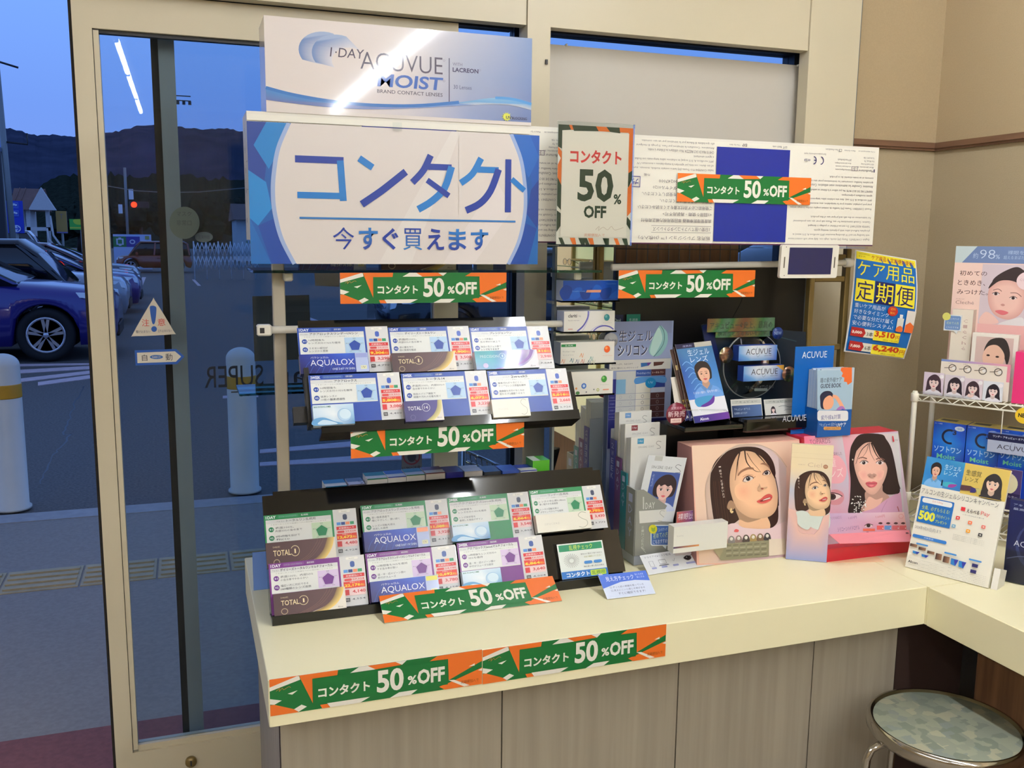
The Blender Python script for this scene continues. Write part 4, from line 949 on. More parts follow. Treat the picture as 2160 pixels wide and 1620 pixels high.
m = t.part('acrylic_holder'); O, U, V, w, h = f; N = np.cross(V, U); m.obox(O-U*.004-V*.004-N*.004, U*(w+.008), V*(h+.008), N*.0015, 'clear_acrylic'); m.obox(O-U*.004+V*(h+.001)-N*.004, U*(w+.008), V*.002, N*.014, 'clear_acrylic')
t.done()
t = Thing('vision_check_tag', 'tilted blue and white vision check tag clipped at the front of the black tray', 'tag')
tl, tr, bl = (1248, 1211), (1352, 1197), (1281, 1263)
b0 = P(1281, 1264, z=.702); b1 = P(1383, 1252, z=.702); U = nz(b1-b0); tlp = P(1250, 1211, y=b0[1]+.060)
V = nz(b0-tlp); V = nz(V-U*(V@U)); w = np.linalg.norm(b1-b0); h = .066
m = t.part('tag'); A = sheet(m, (b0-V*h, U, V, w, h), .0008, 'ink_satin', WHITE, 100, 60)
A.rect(0, 0, 100, 60, (206, 216, 236)); A.poly([(0, 0), (100, 0), (100, 26), (70, 21), (40, 22), (0, 34)], (70, 110, 210)); A.text('見え方チェック', 12, 6, 70, 18, (230, 235, 245), .04); A.text('気になる方', 74, 5, 92, 10, (210, 220, 245), 0, 1); A.text('はこちら', 76, 12, 92, 17, (210, 220, 245), 0, 1)
A.lines(['□ ずっと前の眼鏡を使っている', '□ 見えにくいと感じる時がある'], 14, 31, 84, 8, 5, (80, 90, 130)); A.text('すぐに確認できます!', 26, 47, 82, 53, (70, 80, 120), .02, 1)
m = t.part('clip'); m.obox(b0-V*h+U*.004+np.array([0, .001, -.001]), U*.01, np.array([0, .012, 0.0]), V*.012, 'clear_acrylic')
t.done()
# small cartons lying behind the lower tray
xs_ = [(683, 728, 1020, (226, 224, 214), (30, 110, 150)), (732, 765, 1016, (206, 200, 214), (90, 90, 100)), (770, 812, 1004, (216, 212, 204), (16, 110, 80)), (813, 851, 1000, (216, 212, 204), (30, 60, 150)), (852, 890, 996, (216, 212, 204), (16, 100, 70)), (892, 932, 992, (206, 200, 190), (90, 30, 44)), (934, 970, 991, (36, 40, 130), (36, 40, 130)), (973, 1010, 989, (206, 202, 196), (190, 186, 180)), (1014, 1048, 990, (60, 66, 74), (60, 66, 74)), (1052, 1086, 988, (70, 100, 190), (70, 100, 190)), (1090, 1124, 987, (214, 212, 204), (40, 60, 150))]
nm = ['white carton with a blue tab', 'pale lilac carton with a black S', 'white carton with a green lid and purple corner', 'white carton with a blue lid', 'white carton with a dark green lid', 'pale carton with a wine red lid', 'plain navy carton', 'plain grey white carton', 'dark grey carton', 'mid blue carton', 'white carton with a small navy patch']
for (a, b, py, c, ct), n_ in zip(xs_, nm):
    p0 = P(a, py, y=2.13); p1 = P(b, py, y=2.13); zt = p0[2]; w = p1[0]-p0[0]
    t, m = single('small_lens_carton', n_+' lying behind the lower black tray', 'carton', 'cartons lying behind the lower tray')
    m.box(p0[0], p1[0], 2.10, 2.16, .701, zt, 'ink_satin', c); A = Art(m, (p0[0], 2.16, zt), X, -Y, w, .06, 100, 60, 'ink_satin'); A.rect(0, 0, 100, 34, ct)
    B = Art(m, (p0[0], 2.10, zt), X, -Z, w, zt-.701, 100, 100*(zt-.701)/w, 'ink_satin'); B.rect(0, 0, 100, 6, ct)
    if 'black S' in n_: A.line([(88, 30), (76, 26), (70, 34), (84, 44), (88, 52), (74, 58)], 4, (50, 50, 60), 5)
    t.done()
p0 = P(1121, 985, y=2.13); p1 = P(1156, 985, y=2.13)
t, m = single('green_carton', 'bright green and white carton lying behind the lower tray near the mirror', 'carton'); m.box(p0[0], p1[0], 2.12, 2.17, .701, P(1130, 972, y=2.12)[2], 'ink_satin', (90, 180, 50)); zt = P(1130, 972, y=2.12)[2]
A = Art(m, (p0[0], 2.17, zt), X, -Y, p1[0]-p0[0], .05, 100, 100, 'ink_satin'); A.rect(0, 0, 45, 100, (220, 228, 210)); t.done()
# ---- upper tray hung on the rail
zL = P(657, 897, y=1.905)[2]; LB = np.array([.24, 1.905, zL]); LU = LB-TN*.034
t = Thing('lens_display_tray', 'black stepped tray hung on the white rail, holding blue price cards', 'display tray')
R0 = LB-TN*.006
m = t.part('back_board'); m.obox(LU-TN*.016+X*(.228-.24)+UPV*.10, X*.53, UPV*.155, TN*.006, 'black_acrylic')
m = t.part('step'); m.obox(R0+X*(-.005)-TN*.024, X*.60, UPV*(float((PP(1151, 780, LB, TN)-R0)@UPV)-.004), TN*.024, 'black_acrylic')
m = t.part('front_lip'); m.obox(R0+X*.012-UPV*.022+TN*.004, X*.578, UPV*.022, TN*.012, 'black_acrylic'); m.obox(R0+X*.012-UPV*.022-TN*.04, X*.578, UPV*.006, TN*.05, 'black_acrylic')
m = t.part('side_bracket'); m.obox(R0+X*(-.040)+UPV*.012-TN*.03, X*.034, UPV*.035, TN*.02, 'black_board'); m.obox(R0+X*(-.012)-TN*.03, X*.010, UPV*.13, TN*.03, 'black_board')
for x in (.03, .50):
    m = t.part('hook'); q = LU-TN*.016+X*x+UPV*.2; m.tube([q, (q[0], 2.10, 1.312), (q[0], 2.128, 1.308), (q[0], 2.130, 1.296)], .004, 'black_board', 8)
t.done()
gU = 'blue price cards of the upper tray'
price_card('blue price card with a dark blue carton, top left of the upper tray', LU, ((626, 692), (770, 692), (817, 691), (631, 790)), 'b', '1DAY', 'ボシュロム', 'アクアロックスワンデーUVシン', d16, '9,306', '3,290', '4,790', '20,010', HB, gU)
price_card('blue price card with a brown carton, top middle of the upper tray', LU, ((818, 691), (943, 691), (988, 691), (824, 787)), 'b', '1DAY', 'アルコン', 'デイリーズトータルワン', [('表面約100%、', '内部33%の含水率で'), ('涙の層を守り', '目に負担を軽減')], '9,900', '3,500', '3,850', '23,100', HB, gU)
price_card('blue price card with a teal and purple carton, top right of the upper tray', LU, ((989, 691), (1111, 690), (1155, 688), (1000, 785)), 'b', '1DAY', 'アルコン', 'プレシジョンワン', [('レンズ表面は', '含水率80%以上で'), ('独自の生ジェル層で', 'レンズをうるおす')], '8,316', '2,940', '3,234', '19,404', HB, gU)
price_card('blue price card with a pale blue lens carton, bottom left of the upper tray', LB, ((650, 792), (795, 789), (842, 788), (657, 897)), 'b', '2WEEK', 'ボシュロム', 'アクアロックス', [('16時間後も', 'レンズ水分の95%を維持'), ('従来レンズの', '10倍の酸素透過性')], '5,808', '3,080', '4,400', '13,552', HB, gU)
price_card('blue price card with a navy and gold carton, bottom middle of the upper tray', LB, ((845, 788), (980, 785), (1025, 784), (852, 890)), 'b', '2WEEK', 'アルコン', 'トータル14', [('表面約100%、内部55%の', '含水率でやわらかい'), ('独自のバリア機能で', '細菌や汚れの付着を防ぐ')], '6,072', '3,220', '4,600', '14,168', HB, gU)
price_card('blue price card with a white S carton, bottom right of the upper tray', LB, ((1027, 783), (1151, 780), (1194, 779), (1036, 882)), 'b', '2WEEK', 'シンシア', '2weekS', [('酸素汚れがつきにくく、', 'クリアなレンズ表面を維持'), ('洗浄後も水分のなじみは', '変わらず2週間うるおう')], '5,016', '2,660', '2,926', '11,704', HB, gU)
gx = 'contact lens cartons standing in the upper tray'
QU = LU+TN*.024; QL = LB+TN*.018
tray_box('lens_carton', 'dark blue carton before the top left blue price card', QU, ((631, 748), (775, 746), (633, 789)), 'aq', .018, gx)
tray_box('lens_carton', 'brown carton with gold crescent before the top middle blue price card', QU, ((825, 745), (959, 743), (828, 786)), 't1', .018, gx)
tray_box('lens_carton', 'teal and purple carton before the top right blue price card', QU, ((1000, 741), (1132, 739), (1003, 780)), 'pr', .018, gx)
tray_box('lens_carton', 'pale blue lens picture carton before the bottom left blue price card', QL, ((659, 855), (745, 853), (660, 898)), 'bl', .016, gx)
tray_box('lens_carton', 'navy carton with gold crescent before the bottom middle blue price card', QL, ((851, 847), (932, 844), (853, 890)), 't14', .016, gx)
tray_box('lens_carton', 'white carton with a grey S before the bottom right blue price card', QL, ((1036, 843), (1114, 840), (1038, 881)), 's', .016, gx)
# cartons on the top glass shelf (mostly behind the big sign)
def shelf_carton(lab, px0, px1, art, dims, side, y=2.10, z0=1.4307, h=None, d=.03):
    a = P(px0, 565, y=y); b = P(px1, 565, y=y); w = b[0]-a[0]; h = h or w*dims[1]/dims[0]
    carton('lens_carton', lab, (np.array([a[0], y, z0+h]), X, -Z, w, h), d, art, *dims, side=side, group='cartons on the glass shelf behind the blue sign')
shelf_carton('dark blue carton at the left of the glass shelf behind the blue sign', 632, 772, a_aqualox, (100, 36), (14, 30, 110), h=.052)
shelf_carton('brown carton with gold crescent mid way on the glass shelf behind the blue sign', 804, 962, a_total1, (100, 30), (58, 34, 40), h=.052)
shelf_carton('plain blue carton between the brown and white cartons on the glass shelf', 966, 996, lambda A: A.rect(0, 0, 100, 100, (40, 90, 180)), (100, 100), (40, 80, 170), h=.050)
shelf_carton('white carton with a dark blue patch at the right of the glass shelf', 1006, 1118, lambda A: (A.rect(0, 0, 100, 45, (186, 184, 178)), A.rect(30, 0, 54, 45, (30, 54, 130)), A.text('SEED', 36, 16, 48, 20, (200, 205, 215), 0, 1), A.text('2.R', 74, 20, 84, 25, (110, 110, 110), 0, 1)), (100, 45), (180, 178, 172), h=.050)
# ============================================================ giant cartons and signs
def a_moist(A):
    A.pix = False
    L, M_, R = (216, 206, 200), (206, 200, 204), (112, 136, 180)
    A.grid(0, 0, 565, 195, [[L, L, (212, 204, 200), (168, 172, 190), R], [L, L, (210, 202, 200), (150, 160, 186), (100, 126, 176)], [L, L, (204, 198, 202), (130, 146, 186), (86, 112, 168)]])
    for cx, cy in ((128, 66), (154, 70)):
        a = [(cx+52*math.cos(math.radians(t))*1.0-10, cy+42*math.sin(math.radians(t))) for t in range(150, 300, 10)]
        b = [(cx+38*math.cos(math.radians(t))+16, cy+30*math.sin(math.radians(t))+14) for t in range(300, 140, -10)]
        A.poly(a+b, None, [(96, 126, 178)]*(len(a)//2)+[(150, 168, 200)]*(len(a)-len(a)//2)+[(206, 204, 210)]*len(b))
    ink = (44, 28, 62)
    A.text('1·DAY', 128, 56, 196, 76, ink, .0, 3, slant=.12); A.text('ACUVUE', 190, 60, 364, 98, ink, -.008, 4); A.text('MOIST', 224, 105, 362, 134, (26, 84, 170), .022, 4, slant=.12)
    A.text('BRAND CONTACT LENSES', 224, 140, 364, 148, (70, 62, 80), .005, 2); A.rect(377.5, 60, 379.5, 160, (60, 60, 90))
    A.text('WITH', 386, 69, 407, 76, (110, 106, 130), 0); A.text('LACREON', 386, 80, 443, 90, (52, 46, 84), .03); A.text('30 Lenses', 388, 119, 428, 128, (84, 90, 120), 0)
    for x, y in ((367, 66), (367, 112), (446, 82)): A.ring(x, y, 2.2, 2.2, .6, (120, 116, 140), 12)
    up = smooth_pts([(0, 152), (50, 163), (120, 172), (200, 176), (300, 172), (400, 158), (470, 144), (520, 143), (565, 152)], 5, False); lo = smooth_pts([(565, 166), (520, 158), (470, 158), (400, 166), (300, 178), (200, 186), (120, 186), (50, 182), (0, 178)], 5, False)
    n = len(up); cu = [tuple(int(a+(b-a)*min(1, max(0, (i/n-.5)*2.2))) for a, b in zip((54, 130, 196), (196, 206, 206))) if i/n < .86 else (80, 150, 206) for i in range(n)]
    cl = [(180, 186, 196) if i/len(lo) < .3 else (120, 140, 190) if i/len(lo) < .6 else (84, 104, 166) for i in range(len(lo))]
    A.poly(up+lo, None, cu+cl); A.line(up[:26], 7, (24, 104, 180)); A.line(up[-10:], 6, (60, 140, 206))
    for k in range(11): a_ = math.radians(k*30+15); A.poly([(508+12*math.cos(a_), 199-10*0-6+11*math.sin(a_)-8), (508+6*math.cos(a_+.4), 185+6*math.sin(a_+.4)), (508+6*math.cos(a_-.4), 185+6*math.sin(a_-.4))], (208, 212, 70))
    A.ell(508, 185, 8, 8, (208, 212, 70)); A.text('UV', 506, 183, 519, 190, (40, 44, 80), .03); A.text('BLOCKING', 520, 184, 555, 190, (44, 50, 90), .02)
f = (np.array([.172, 2.03, 1.947]), X, -Z, .583, .190)
carton('giant_lens_carton', 'giant white and blue lens carton with a wave stripe, topmost of the display', f, .13, a_moist, 565, 203, side=(214, 206, 200), top=(222, 216, 208), mat='ink_gloss')
FR_T = ['English CONTENTS: Thirty (30) sterile, single use, daily wear soft contact lenses', 'with handling tint and UV absorbing monomer (49% verofilcon A, 51% water) in', 'phosphate buffered saline with polymeric wetting agents.', 'TAMPER RESISTANT: Do not use if blister or package is damaged.', 'Caution: Consult instructions for use. Please ask your eye care professional', 'for instructions on the safe and proper use of this product.', '', 'French CONTENU: Trente (30) lentilles de contact souples stériles, à usage unique', 'pour port journalier, teintées pour la manipulation, avec monomère absorbant les UV', '(49% verofilcon A, 51% eau), dans une solution saline tamponnée au phosphate avec', 'agents mouillants polymériques.', 'FERMETURE DE SECURITE: Ne pas utiliser si le blister ou emballage est endommagé.', 'Attention: Consulter les instructions avant utilisation. Consultez votre', 'spécialiste lentilles concernant les instructions pour une utilisation', 'correcte et en toute sécurité de ce produit.']
IT_T = ['Italian CONTENUTO: Trenta (30) lenti a contatto morbide, monouso, sterili,', 'ad uso diurno, con tinta per agevolare la manipolazione e monomero UV', '(49% verofilcon A, 51% acqua) in soluzione salina tamponata con fosfati', 'e agenti umettanti.', 'CHIUSURA DI SICUREZZA: Non utilizzare se il blister è rotto.', "Attenzione: Consultare le istruzioni per l'uso. Si prega di rivolgersi", 'allo specialista di fiducia per le istruzioni per un uso corretto.']
JP_T = ['日本アルコン株式会社', '問い合わせはフリーダイヤル0120', '度の変更を伴い不自然を受診してください。', '定期的に検査を受けてください。', 'ご使用前に必ず添付文書をよくお読みください', '<1回限り使用・再装用不可>', '高度管理医療機器 単回使用視力補正用色付']
def a_back(A, notop=False):
    """the printed back of the giant carton, upside down"""
    A.tf = lambda a, b: (720-a, 254-b); ink = (92, 84, 92)
    A.rect(0, 0, 720, 254, (232, 228, 214)); A.rect(0, 248, 720, 254, (226, 222, 210)); A.rect(0, 0, 720, 3, (70, 20, 60))
    for i, l in enumerate(FR_T):
        if l: A.text(l, 12, 14+i*11.3, 12+min(252, len(l)*3.15), 20.5+i*11.3, ink, .0, 1)
    A.text('Manufacturer', 14, 190, 62, 196, ink, 0, 1); A.lines(['Alcon Laboratories, Inc.', '6201 South Freeway', 'Fort Worth, TX', '76134-2099, USA'], 14, 200, 68, 8, 5, ink)
    A.rect(10, 190, 13, 198, (40, 40, 90)); A.rect(64, 192, 84, 203, (110, 100, 110)); A.rect(65.5, 193.5, 73, 201.5, (232, 228, 214)); A.rect(74.5, 193.5, 82.5, 201.5, (232, 228, 214)); A.text('EC', 67, 195, 72, 200, ink, 0, 1); A.text('REP', 75.5, 195, 81.5, 200, ink, 0, 1)
    A.lines(['Authorized Representative', 'in the European Community', 'Alcon Laboratories Belgium', 'Lichterveld 3', '2870 Puurs-Sint-Amands', 'Belgium'], 66, 196, 124, 7, 4.5, ink) if False else A.lines(['Authorized Representative', 'in the European Community', 'Alcon Laboratories Belgium', '2870 Puurs-Sint-Amands'], 86, 192, 136, 8, 5, ink)
    A.ring(180, 214, 8, 9, 2.4, (44, 40, 100), 16, 90-0, 270); A.ring(202, 214, 8, 9, 2.4, (44, 40, 100), 16, 90, 270); A.rect(195, 213, 201, 215.4, (44, 40, 100)); A.text('0123', 212, 211, 230, 217, (44, 40, 100), .02, 1)
    A.text('European conformity mark', 166, 228, 232, 233, ink, 0, 1); A.text('U.S. Pat.: www.alconpatents.com', 14, 240, 66, 245, ink, 0, 1); A.text('Made in Germany', 76, 240, 110, 245, ink, 0, 1); A.rect(118, 239, 126, 245, ink); A.rect(119, 240, 125, 244, (232, 228, 214)); A.text('Date of manufacture', 130, 240, 168, 245, ink, 0, 1)
    A.text('LOT', 284, 239, 296, 245, ink, .02, 1); A.text('Batch code', 300, 240, 326, 245, ink, .01, 1); A.text('EXP', 400, 239, 414, 246, ink, .02, 1); A.text('Use by date', 420, 240, 450, 245, ink, 0, 1)
    A.rect(274, 8, 484, 236, (24, 40, 140))
    for i, l in enumerate(IT_T): A.text(l, 492, 176+i*10.5, 492+min(220, len(l)*3.0), 182.5+i*10.5, ink, 0, 1)
    for i, l in enumerate(JP_T[::-1]): A.text(l, 492, 52+i*15.5, 492+min(215, len(l)*9.6), 61+i*15.5, (86, 80, 90), 0, 1)
    A.text('販売名 プレシジョン 1™ (30枚入り)', 494, 10, 690, 21, ink, 0, 1); A.line([(492, 28), (656, 28), (656, 44), (492, 44)], .8, ink, closed=True); A.text('1日使い捨てソフトコンタクトレンズ', 496, 31, 652, 41, ink, 0, 1)
    A.line([(690, 134), (716, 134), (716, 158), (690, 158)], 2.2, (40, 44, 130), closed=True); A.text('プラ', 694, 140, 712, 153, (40, 44, 130), .03); A.text('外箱', 664, 160, 680, 166, ink, 0, 1); A.text('00247000', 590, 146, 640, 153, ink, 0, 1)
def a_end(A): A.rect(0, 0, A.aw, 100, (224, 220, 210)); A.vtext('PRECISION1', A.aw*.4, 10, 4, 8, (110, 104, 120)); A.line([(A.aw*.7, 38), (A.aw*.92, 38), (A.aw*.92, 60), (A.aw*.7, 60)], 1, (120, 112, 120))
f = (np.array([.132, 2.032, 1.757]), X, -Z, .722, .262)
carton('giant_lens_carton', 'giant white carton behind the large blue bordered sign, printed upside down', f, .13, lambda A: (a_back(A), A.rect(130, 0, 720, 20, (0, 0, 0)) if False else A.rect(100, 236, 720, 247, (232, 228, 214))), 720, 254, side=(228, 224, 212), mat='ink_satin', art2=a_end)
f = (np.array([.998, 2.02, 1.7485]), X, -Z, .722, .254)
carton('giant_lens_carton', 'giant white carton with a navy block, printed upside down, right of the small sale sign', f, .13, a_back, 720, 254, side=(228, 224, 212), mat='ink_satin')
# the big blue-bordered sign
def a_sign(A):
    NV, BL, MB_ = (26, 60, 140), (28, 120, 190), (18, 84, 160)
    A.rect(0, 0, 620, 282, (212, 204, 198)); Wp = (212, 204, 198)
    for s in (0, 1):
        fx = (lambda x: x) if not s else (lambda x: min(620, 636-x))
        q = lambda pts, c: A.poly([(fx(x), y) for x, y in pts], c)
        q([(0, 0), (86, 0), (60, 70), (48, 140), (62, 220), (94, 282), (0, 282)], MB_)
        q([(0, 0), (38, 0), (12, 46), (36, 80), (30, 122), (0, 95)], NV if not s else (24, 84, 170)); q([(38, 0), (80, 0), (64, 50), (40, 92), (12, 46)], BL if not s else (30, 96, 180))
        q([(0, 95), (34, 118), (44, 170), (16, 205), (0, 190)], (34, 126, 196) if not s else NV); q([(16, 205), (48, 190), (84, 264), (94, 282), (40, 282)], (22, 66, 150)); q([(0, 190), (40, 282), (0, 282)], (24, 96, 170))
        arc = [(92-44*math.cos(math.radians(t))*1.0+0, 141-150*math.sin(math.radians(t))) for t in range(-70, 71, 5)]
        arc = smooth_pts([(82, 0), (60, 50), (50, 100), (47, 141), (50, 182), (62, 232), (86, 282)], 6, False)
        A.line([(fx(x), y) for x, y in arc], 9, (150, 170, 210)); q([(x+4, y) for x, y in arc]+[(200, 282), (200, 0)], Wp)
    A.poly([(260, 282), (420, 0), (440, 0), (330, 282)], (218, 212, 206)); A.poly([(400, 282), (520, 100), (560, 160), (470, 282)], (218, 210, 206))
    D, C = (28, 56, 146), (30, 116, 190)
    A.line([(92, 70), (190, 70)], 14, D); A.line([(183, 70), (188, 152)], 14, C); A.line([(95, 142), (190, 142)], 13, C)
    A.line([(222, 64), (250, 82)], 14, C); A.line([(226, 158), (264, 132), (290, 112), (320, 88)], 15, D, 4)
    A.line([(374, 52), (358, 84), (334, 110)], 14, D, 4); A.line([(368, 76), (420, 76)], 13, D); A.line([(420, 74), (404, 120), (376, 148), (346, 166)], 15, C, 4); A.line([(366, 104), (414, 136)], 12, D)
    A.line([(486, 54), (466, 88), (440, 108)], 14, C, 4); A.line([(478, 78), (526, 78)], 13, C); A.line([(526, 76), (508, 122), (484, 150), (452, 166)], 15, D, 4)
    A.line([(548, 54), (548, 168)], 14, D); A.line([(556, 96), (586, 120)], 12, C)
    A.rect(98, 186, 566, 190, (40, 110, 176))
    x = 165; CH = '今すぐ買えます'; ws = (50, 46, 40, 48, 44, 46, 46)
    for ch, w, c, c2 in zip(CH, ws, (D, C, D, D, D, C, C), (D, D, D, C, D, D, D)): A.text(ch, x, 206, x+w-6, 252, c, .022, 3, col2=c2); x += w+4
t, m = single('contact_lens_sign', 'large blue bordered white sign with big katakana lettering, stuck on the giant carton', 'sign')
s0, s1, s2 = P(520, 255, y=2.018), P(1138, 268, y=2.018), P(530, 541, y=2.018)
a_sign(sheet(m, (s0, X, -Z, s1[0]-s0[0], .2895), .002, 'ink_satin', WHITE, 620, 282)); t.done()
t, m = single('clear_tape', 'small piece of clear tape at the top middle of the large sign', 'tape'); p = P(838, 266, y=2.0145); m.box(p[0]-.010, p[0]+.010, 2.0145, 2.0155, p[2]-.010, p[2]+.008, 'clear_acrylic'); t.done()
# acrylic sale sign
t = Thing('sale_sign', 'upright half price sign in a clear acrylic holder between the giant cartons', 'sign')
f = fit((0, 1.985, 0), (0, -1, 0), (1178, 262), (1336, 271), (1178, 515)); m = t.part('poster'); A = sheet(m, f, .001, 'ink_satin', WHITE, 158, 252)
GD = (40, 60, 40)
A.rect(0, 0, 158, 252, (230, 224, 208)); A.rect(0, 0, 158, 10, O_); A.poly([(0, 0), (22, 0), (26, 10), (8, 12), (8, 50), (0, 46)], GD); A.poly([(28, 0), (78, 0), (84, 10), (32, 12)], GD); A.poly([(100, 0), (128, 0), (130, 12), (108, 10)], GD); A.poly([(148, 10), (158, 4), (158, 90), (150, 96)], O_)
A.poly([(0, 46), (8, 56), (8, 130), (0, 120)], O_); A.poly([(0, 60), (6, 70), (0, 84)], WHITE); A.poly([(0, 110), (9, 128), (9, 180), (0, 170)], GD); A.poly([(0, 180), (8, 186), (10, 210), (0, 226)], GD); A.poly([(150, 96), (158, 90), (158, 110), (150, 130)], GD); A.poly([(148, 130), (158, 116), (158, 180), (150, 190)], O_); A.poly([(150, 190), (158, 200), (158, 220), (148, 205)], GD)
for k, (x, c) in enumerate(((10, GD), (34, O_), (52, GD), (62, GD), (72, O_), (104, GD), (128, O_), (146, GD))): A.poly([(x, 252), (x-6, 238), (x+2+k % 3*3, 238), (x+8, 252)], c)
A.rect(8, 12, 149, 236, (232, 226, 210)); A.text('コンタクト', 25, 50, 134, 79, (206, 60, 54), .035); A.text('50', 42, 90, 118, 160, GD, .03); A.text('%', 119, 142, 136, 164, GD, .03); A.text('OFF', 56, 168, 104, 195, GD, .035)
A.line([(82, 220), (90, 212), (88, 222), (98, 214), (108, 220), (116, 212), (124, 220), (142, 214)], .8, (190, 170, 150), 3); A.text('定期便加入で', 58, 232-4, 102, 235, (220, 160, 130), 0, 1)
m = t.part('holder'); O, U, V, w, h = f; m.obox(O+np.array([-.002, -.004, .008]), X*(w+.004), -Z*(h+.010), Y*.003, 'clear_acrylic'); m.obox(O+np.array([-.002, .0012, .008]), X*(w+.004), -Z*(h+.010), Y*.003, 'clear_acrylic'); m.obox(O+np.array([-.002, -.02, -h-.002]), X*(w+.004), Y*.1, -Z*.002, 'clear_acrylic'); t.done()
# ============================================================ printed portraits (flat prints on packaging)
def woman_a(A, tf, skin=(232, 186, 150), hair=(48, 26, 26)):
    """chin-length dark bob, head tilted, drawn on a 1400x1620 sheet"""
    old = A.tf; A.tf = tf; dk = tuple(int(v*.72) for v in skin); hi = tuple(min(255, int(v*1.06)) for v in skin)
    A.blob([(720, 228), (860, 240), (960, 300), (1030, 400), (1058, 520), (1050, 600), (1080, 760), (1088, 900), (1082, 1080), (1000, 1160), (962, 1140), (800, 900), (640, 1060), (560, 1110), (470, 1110), (370, 1100), (330, 900), (312, 700), (322, 520), (370, 400), (460, 310), (580, 250)], hair)
    A.blob([(600, 900), (640, 1050), (640, 1120), (560, 1180), (980, 1180), (962, 1100), (965, 950), (800, 940)], dk)
    A.blob([(650, 1060), (740, 1090), (860, 1060), (962, 1030), (970, 1180), (600, 1190), (640, 1120)], skin)
    A.fan([(640, 300), (760, 280), (880, 330), (960, 420), (1010, 520), (1050, 600), (1078, 740), (1082, 850), (1060, 950), (1000, 1015), (900, 1045), (780, 1040), (680, 990), (610, 920), (560, 800), (535, 660), (550, 480)], hi, tuple(int(v*.90) for v in skin), (840, 700), t=.6); A.fan([(620, 660), (740, 640), (800, 720), (760, 840), (640, 830), (590, 740)], tuple(int(a*.5+b*.5) for a, b in zip(hi, (240, 160, 130))), hi, t=.05)
    A.blob([(545, 840), (520, 860), (505, 920), (535, 950), (580, 940), (600, 900), (570, 850)], dk)
    pass
    A.blob([(720, 262), (600, 300), (540, 420), (535, 560), (530, 700), (540, 820), (505, 860), (490, 920), (520, 985), (600, 1000), (620, 1060), (520, 1105), (400, 1100), (345, 900), (325, 620), (345, 480), (430, 350), (560, 270), (700, 240)], hair)
    for pts, w in (([(650, 290), (625, 400), (612, 500), (596, 612)], [16, 4]), ([(705, 270), (720, 380), (760, 450), (830, 505), (880, 515)], [16, 3]), ([(730, 300), (790, 400), (850, 470), (890, 520)], [6, 3]), ([(800, 260), (880, 350), (960, 440)], [22, 4]), ([(640, 300), (630, 400), (625, 540)], [6, 2]), ([(880, 280), (960, 380), (1010, 480), (1056, 590)], [34, 10]), ([(1056, 590), (1084, 740), (1090, 900)], [8, 8])): A.line(pts, w, hair, 6)
    for x in (380, 400, 440, 470, 500): A.line([(x-30, 620), (x-10, 850), (x+20, 1080)], 3, (92, 60, 50), 5)
    br = (146, 104, 84)
    A.blob([(625, 545), (660, 500), (740, 462), (800, 468), (800, 485), (740, 488), (670, 520), (632, 560)], br); A.blob([(880, 425), (930, 408), (975, 440), (990, 480), (960, 452), (920, 432)], br)
    for pts, ir, r in (([(682, 622), (700, 585), (745, 560), (792, 572), (802, 590), (770, 612), (715, 630)], (742, 592), 25), ([(905, 545), (930, 510), (965, 498), (992, 520), (985, 542), (945, 552)], (950, 525), 22)):
        A.blob(pts, (228, 214, 206)); A.ell(ir[0], ir[1], r, r*1.0, (46, 38, 52)); A.ell(ir[0], ir[1], r*.5, r*.5, (20, 14, 22)); A.ell(ir[0]-r*.3, ir[1]-r*.35, r*.2, r*.2, (240, 240, 245))
        A.line(pts[:4]+[pts[4]], [8, 9], (70, 34, 34), 6); A.line([pts[-1], pts[0]], 4, (150, 96, 80))
    A.line([(806, 582), (822, 566)], 4, (120, 70, 60)); A.line([(680, 570), (740, 542), (800, 556)], 4, (176, 124, 100), 5)
    A.blob([(848, 700), (870, 660), (890, 690), (925, 690), (960, 685), (950, 702), (915, 712), (880, 735), (852, 725)], tuple(int(v*.88) for v in skin)); A.blob([(882, 708), (900, 695), (918, 704), (904, 716)], (150, 80, 64)); A.line([(850, 700), (872, 670), (866, 650)], 4, dk, 4)
    A.blob([(838, 852), (880, 825), (920, 790), (955, 770), (985, 766), (1012, 782), (1014, 812), (985, 848), (930, 872), (880, 872)], (206, 84, 82)); A.blob([(872, 848), (930, 818), (990, 802), (1004, 808), (960, 832), (905, 850)], (120, 30, 36)); A.blob([(905, 838), (945, 818), (992, 806), (985, 818), (935, 834)], (244, 232, 222)); A.line([(860, 866), (930, 868), (985, 842)], 6, (230, 120, 112), 4)
    A.blob([(545, 925), (532, 960), (550, 985), (572, 972), (566, 955), (552, 960), (556, 940)], (226, 200, 150))
    A.tf = old
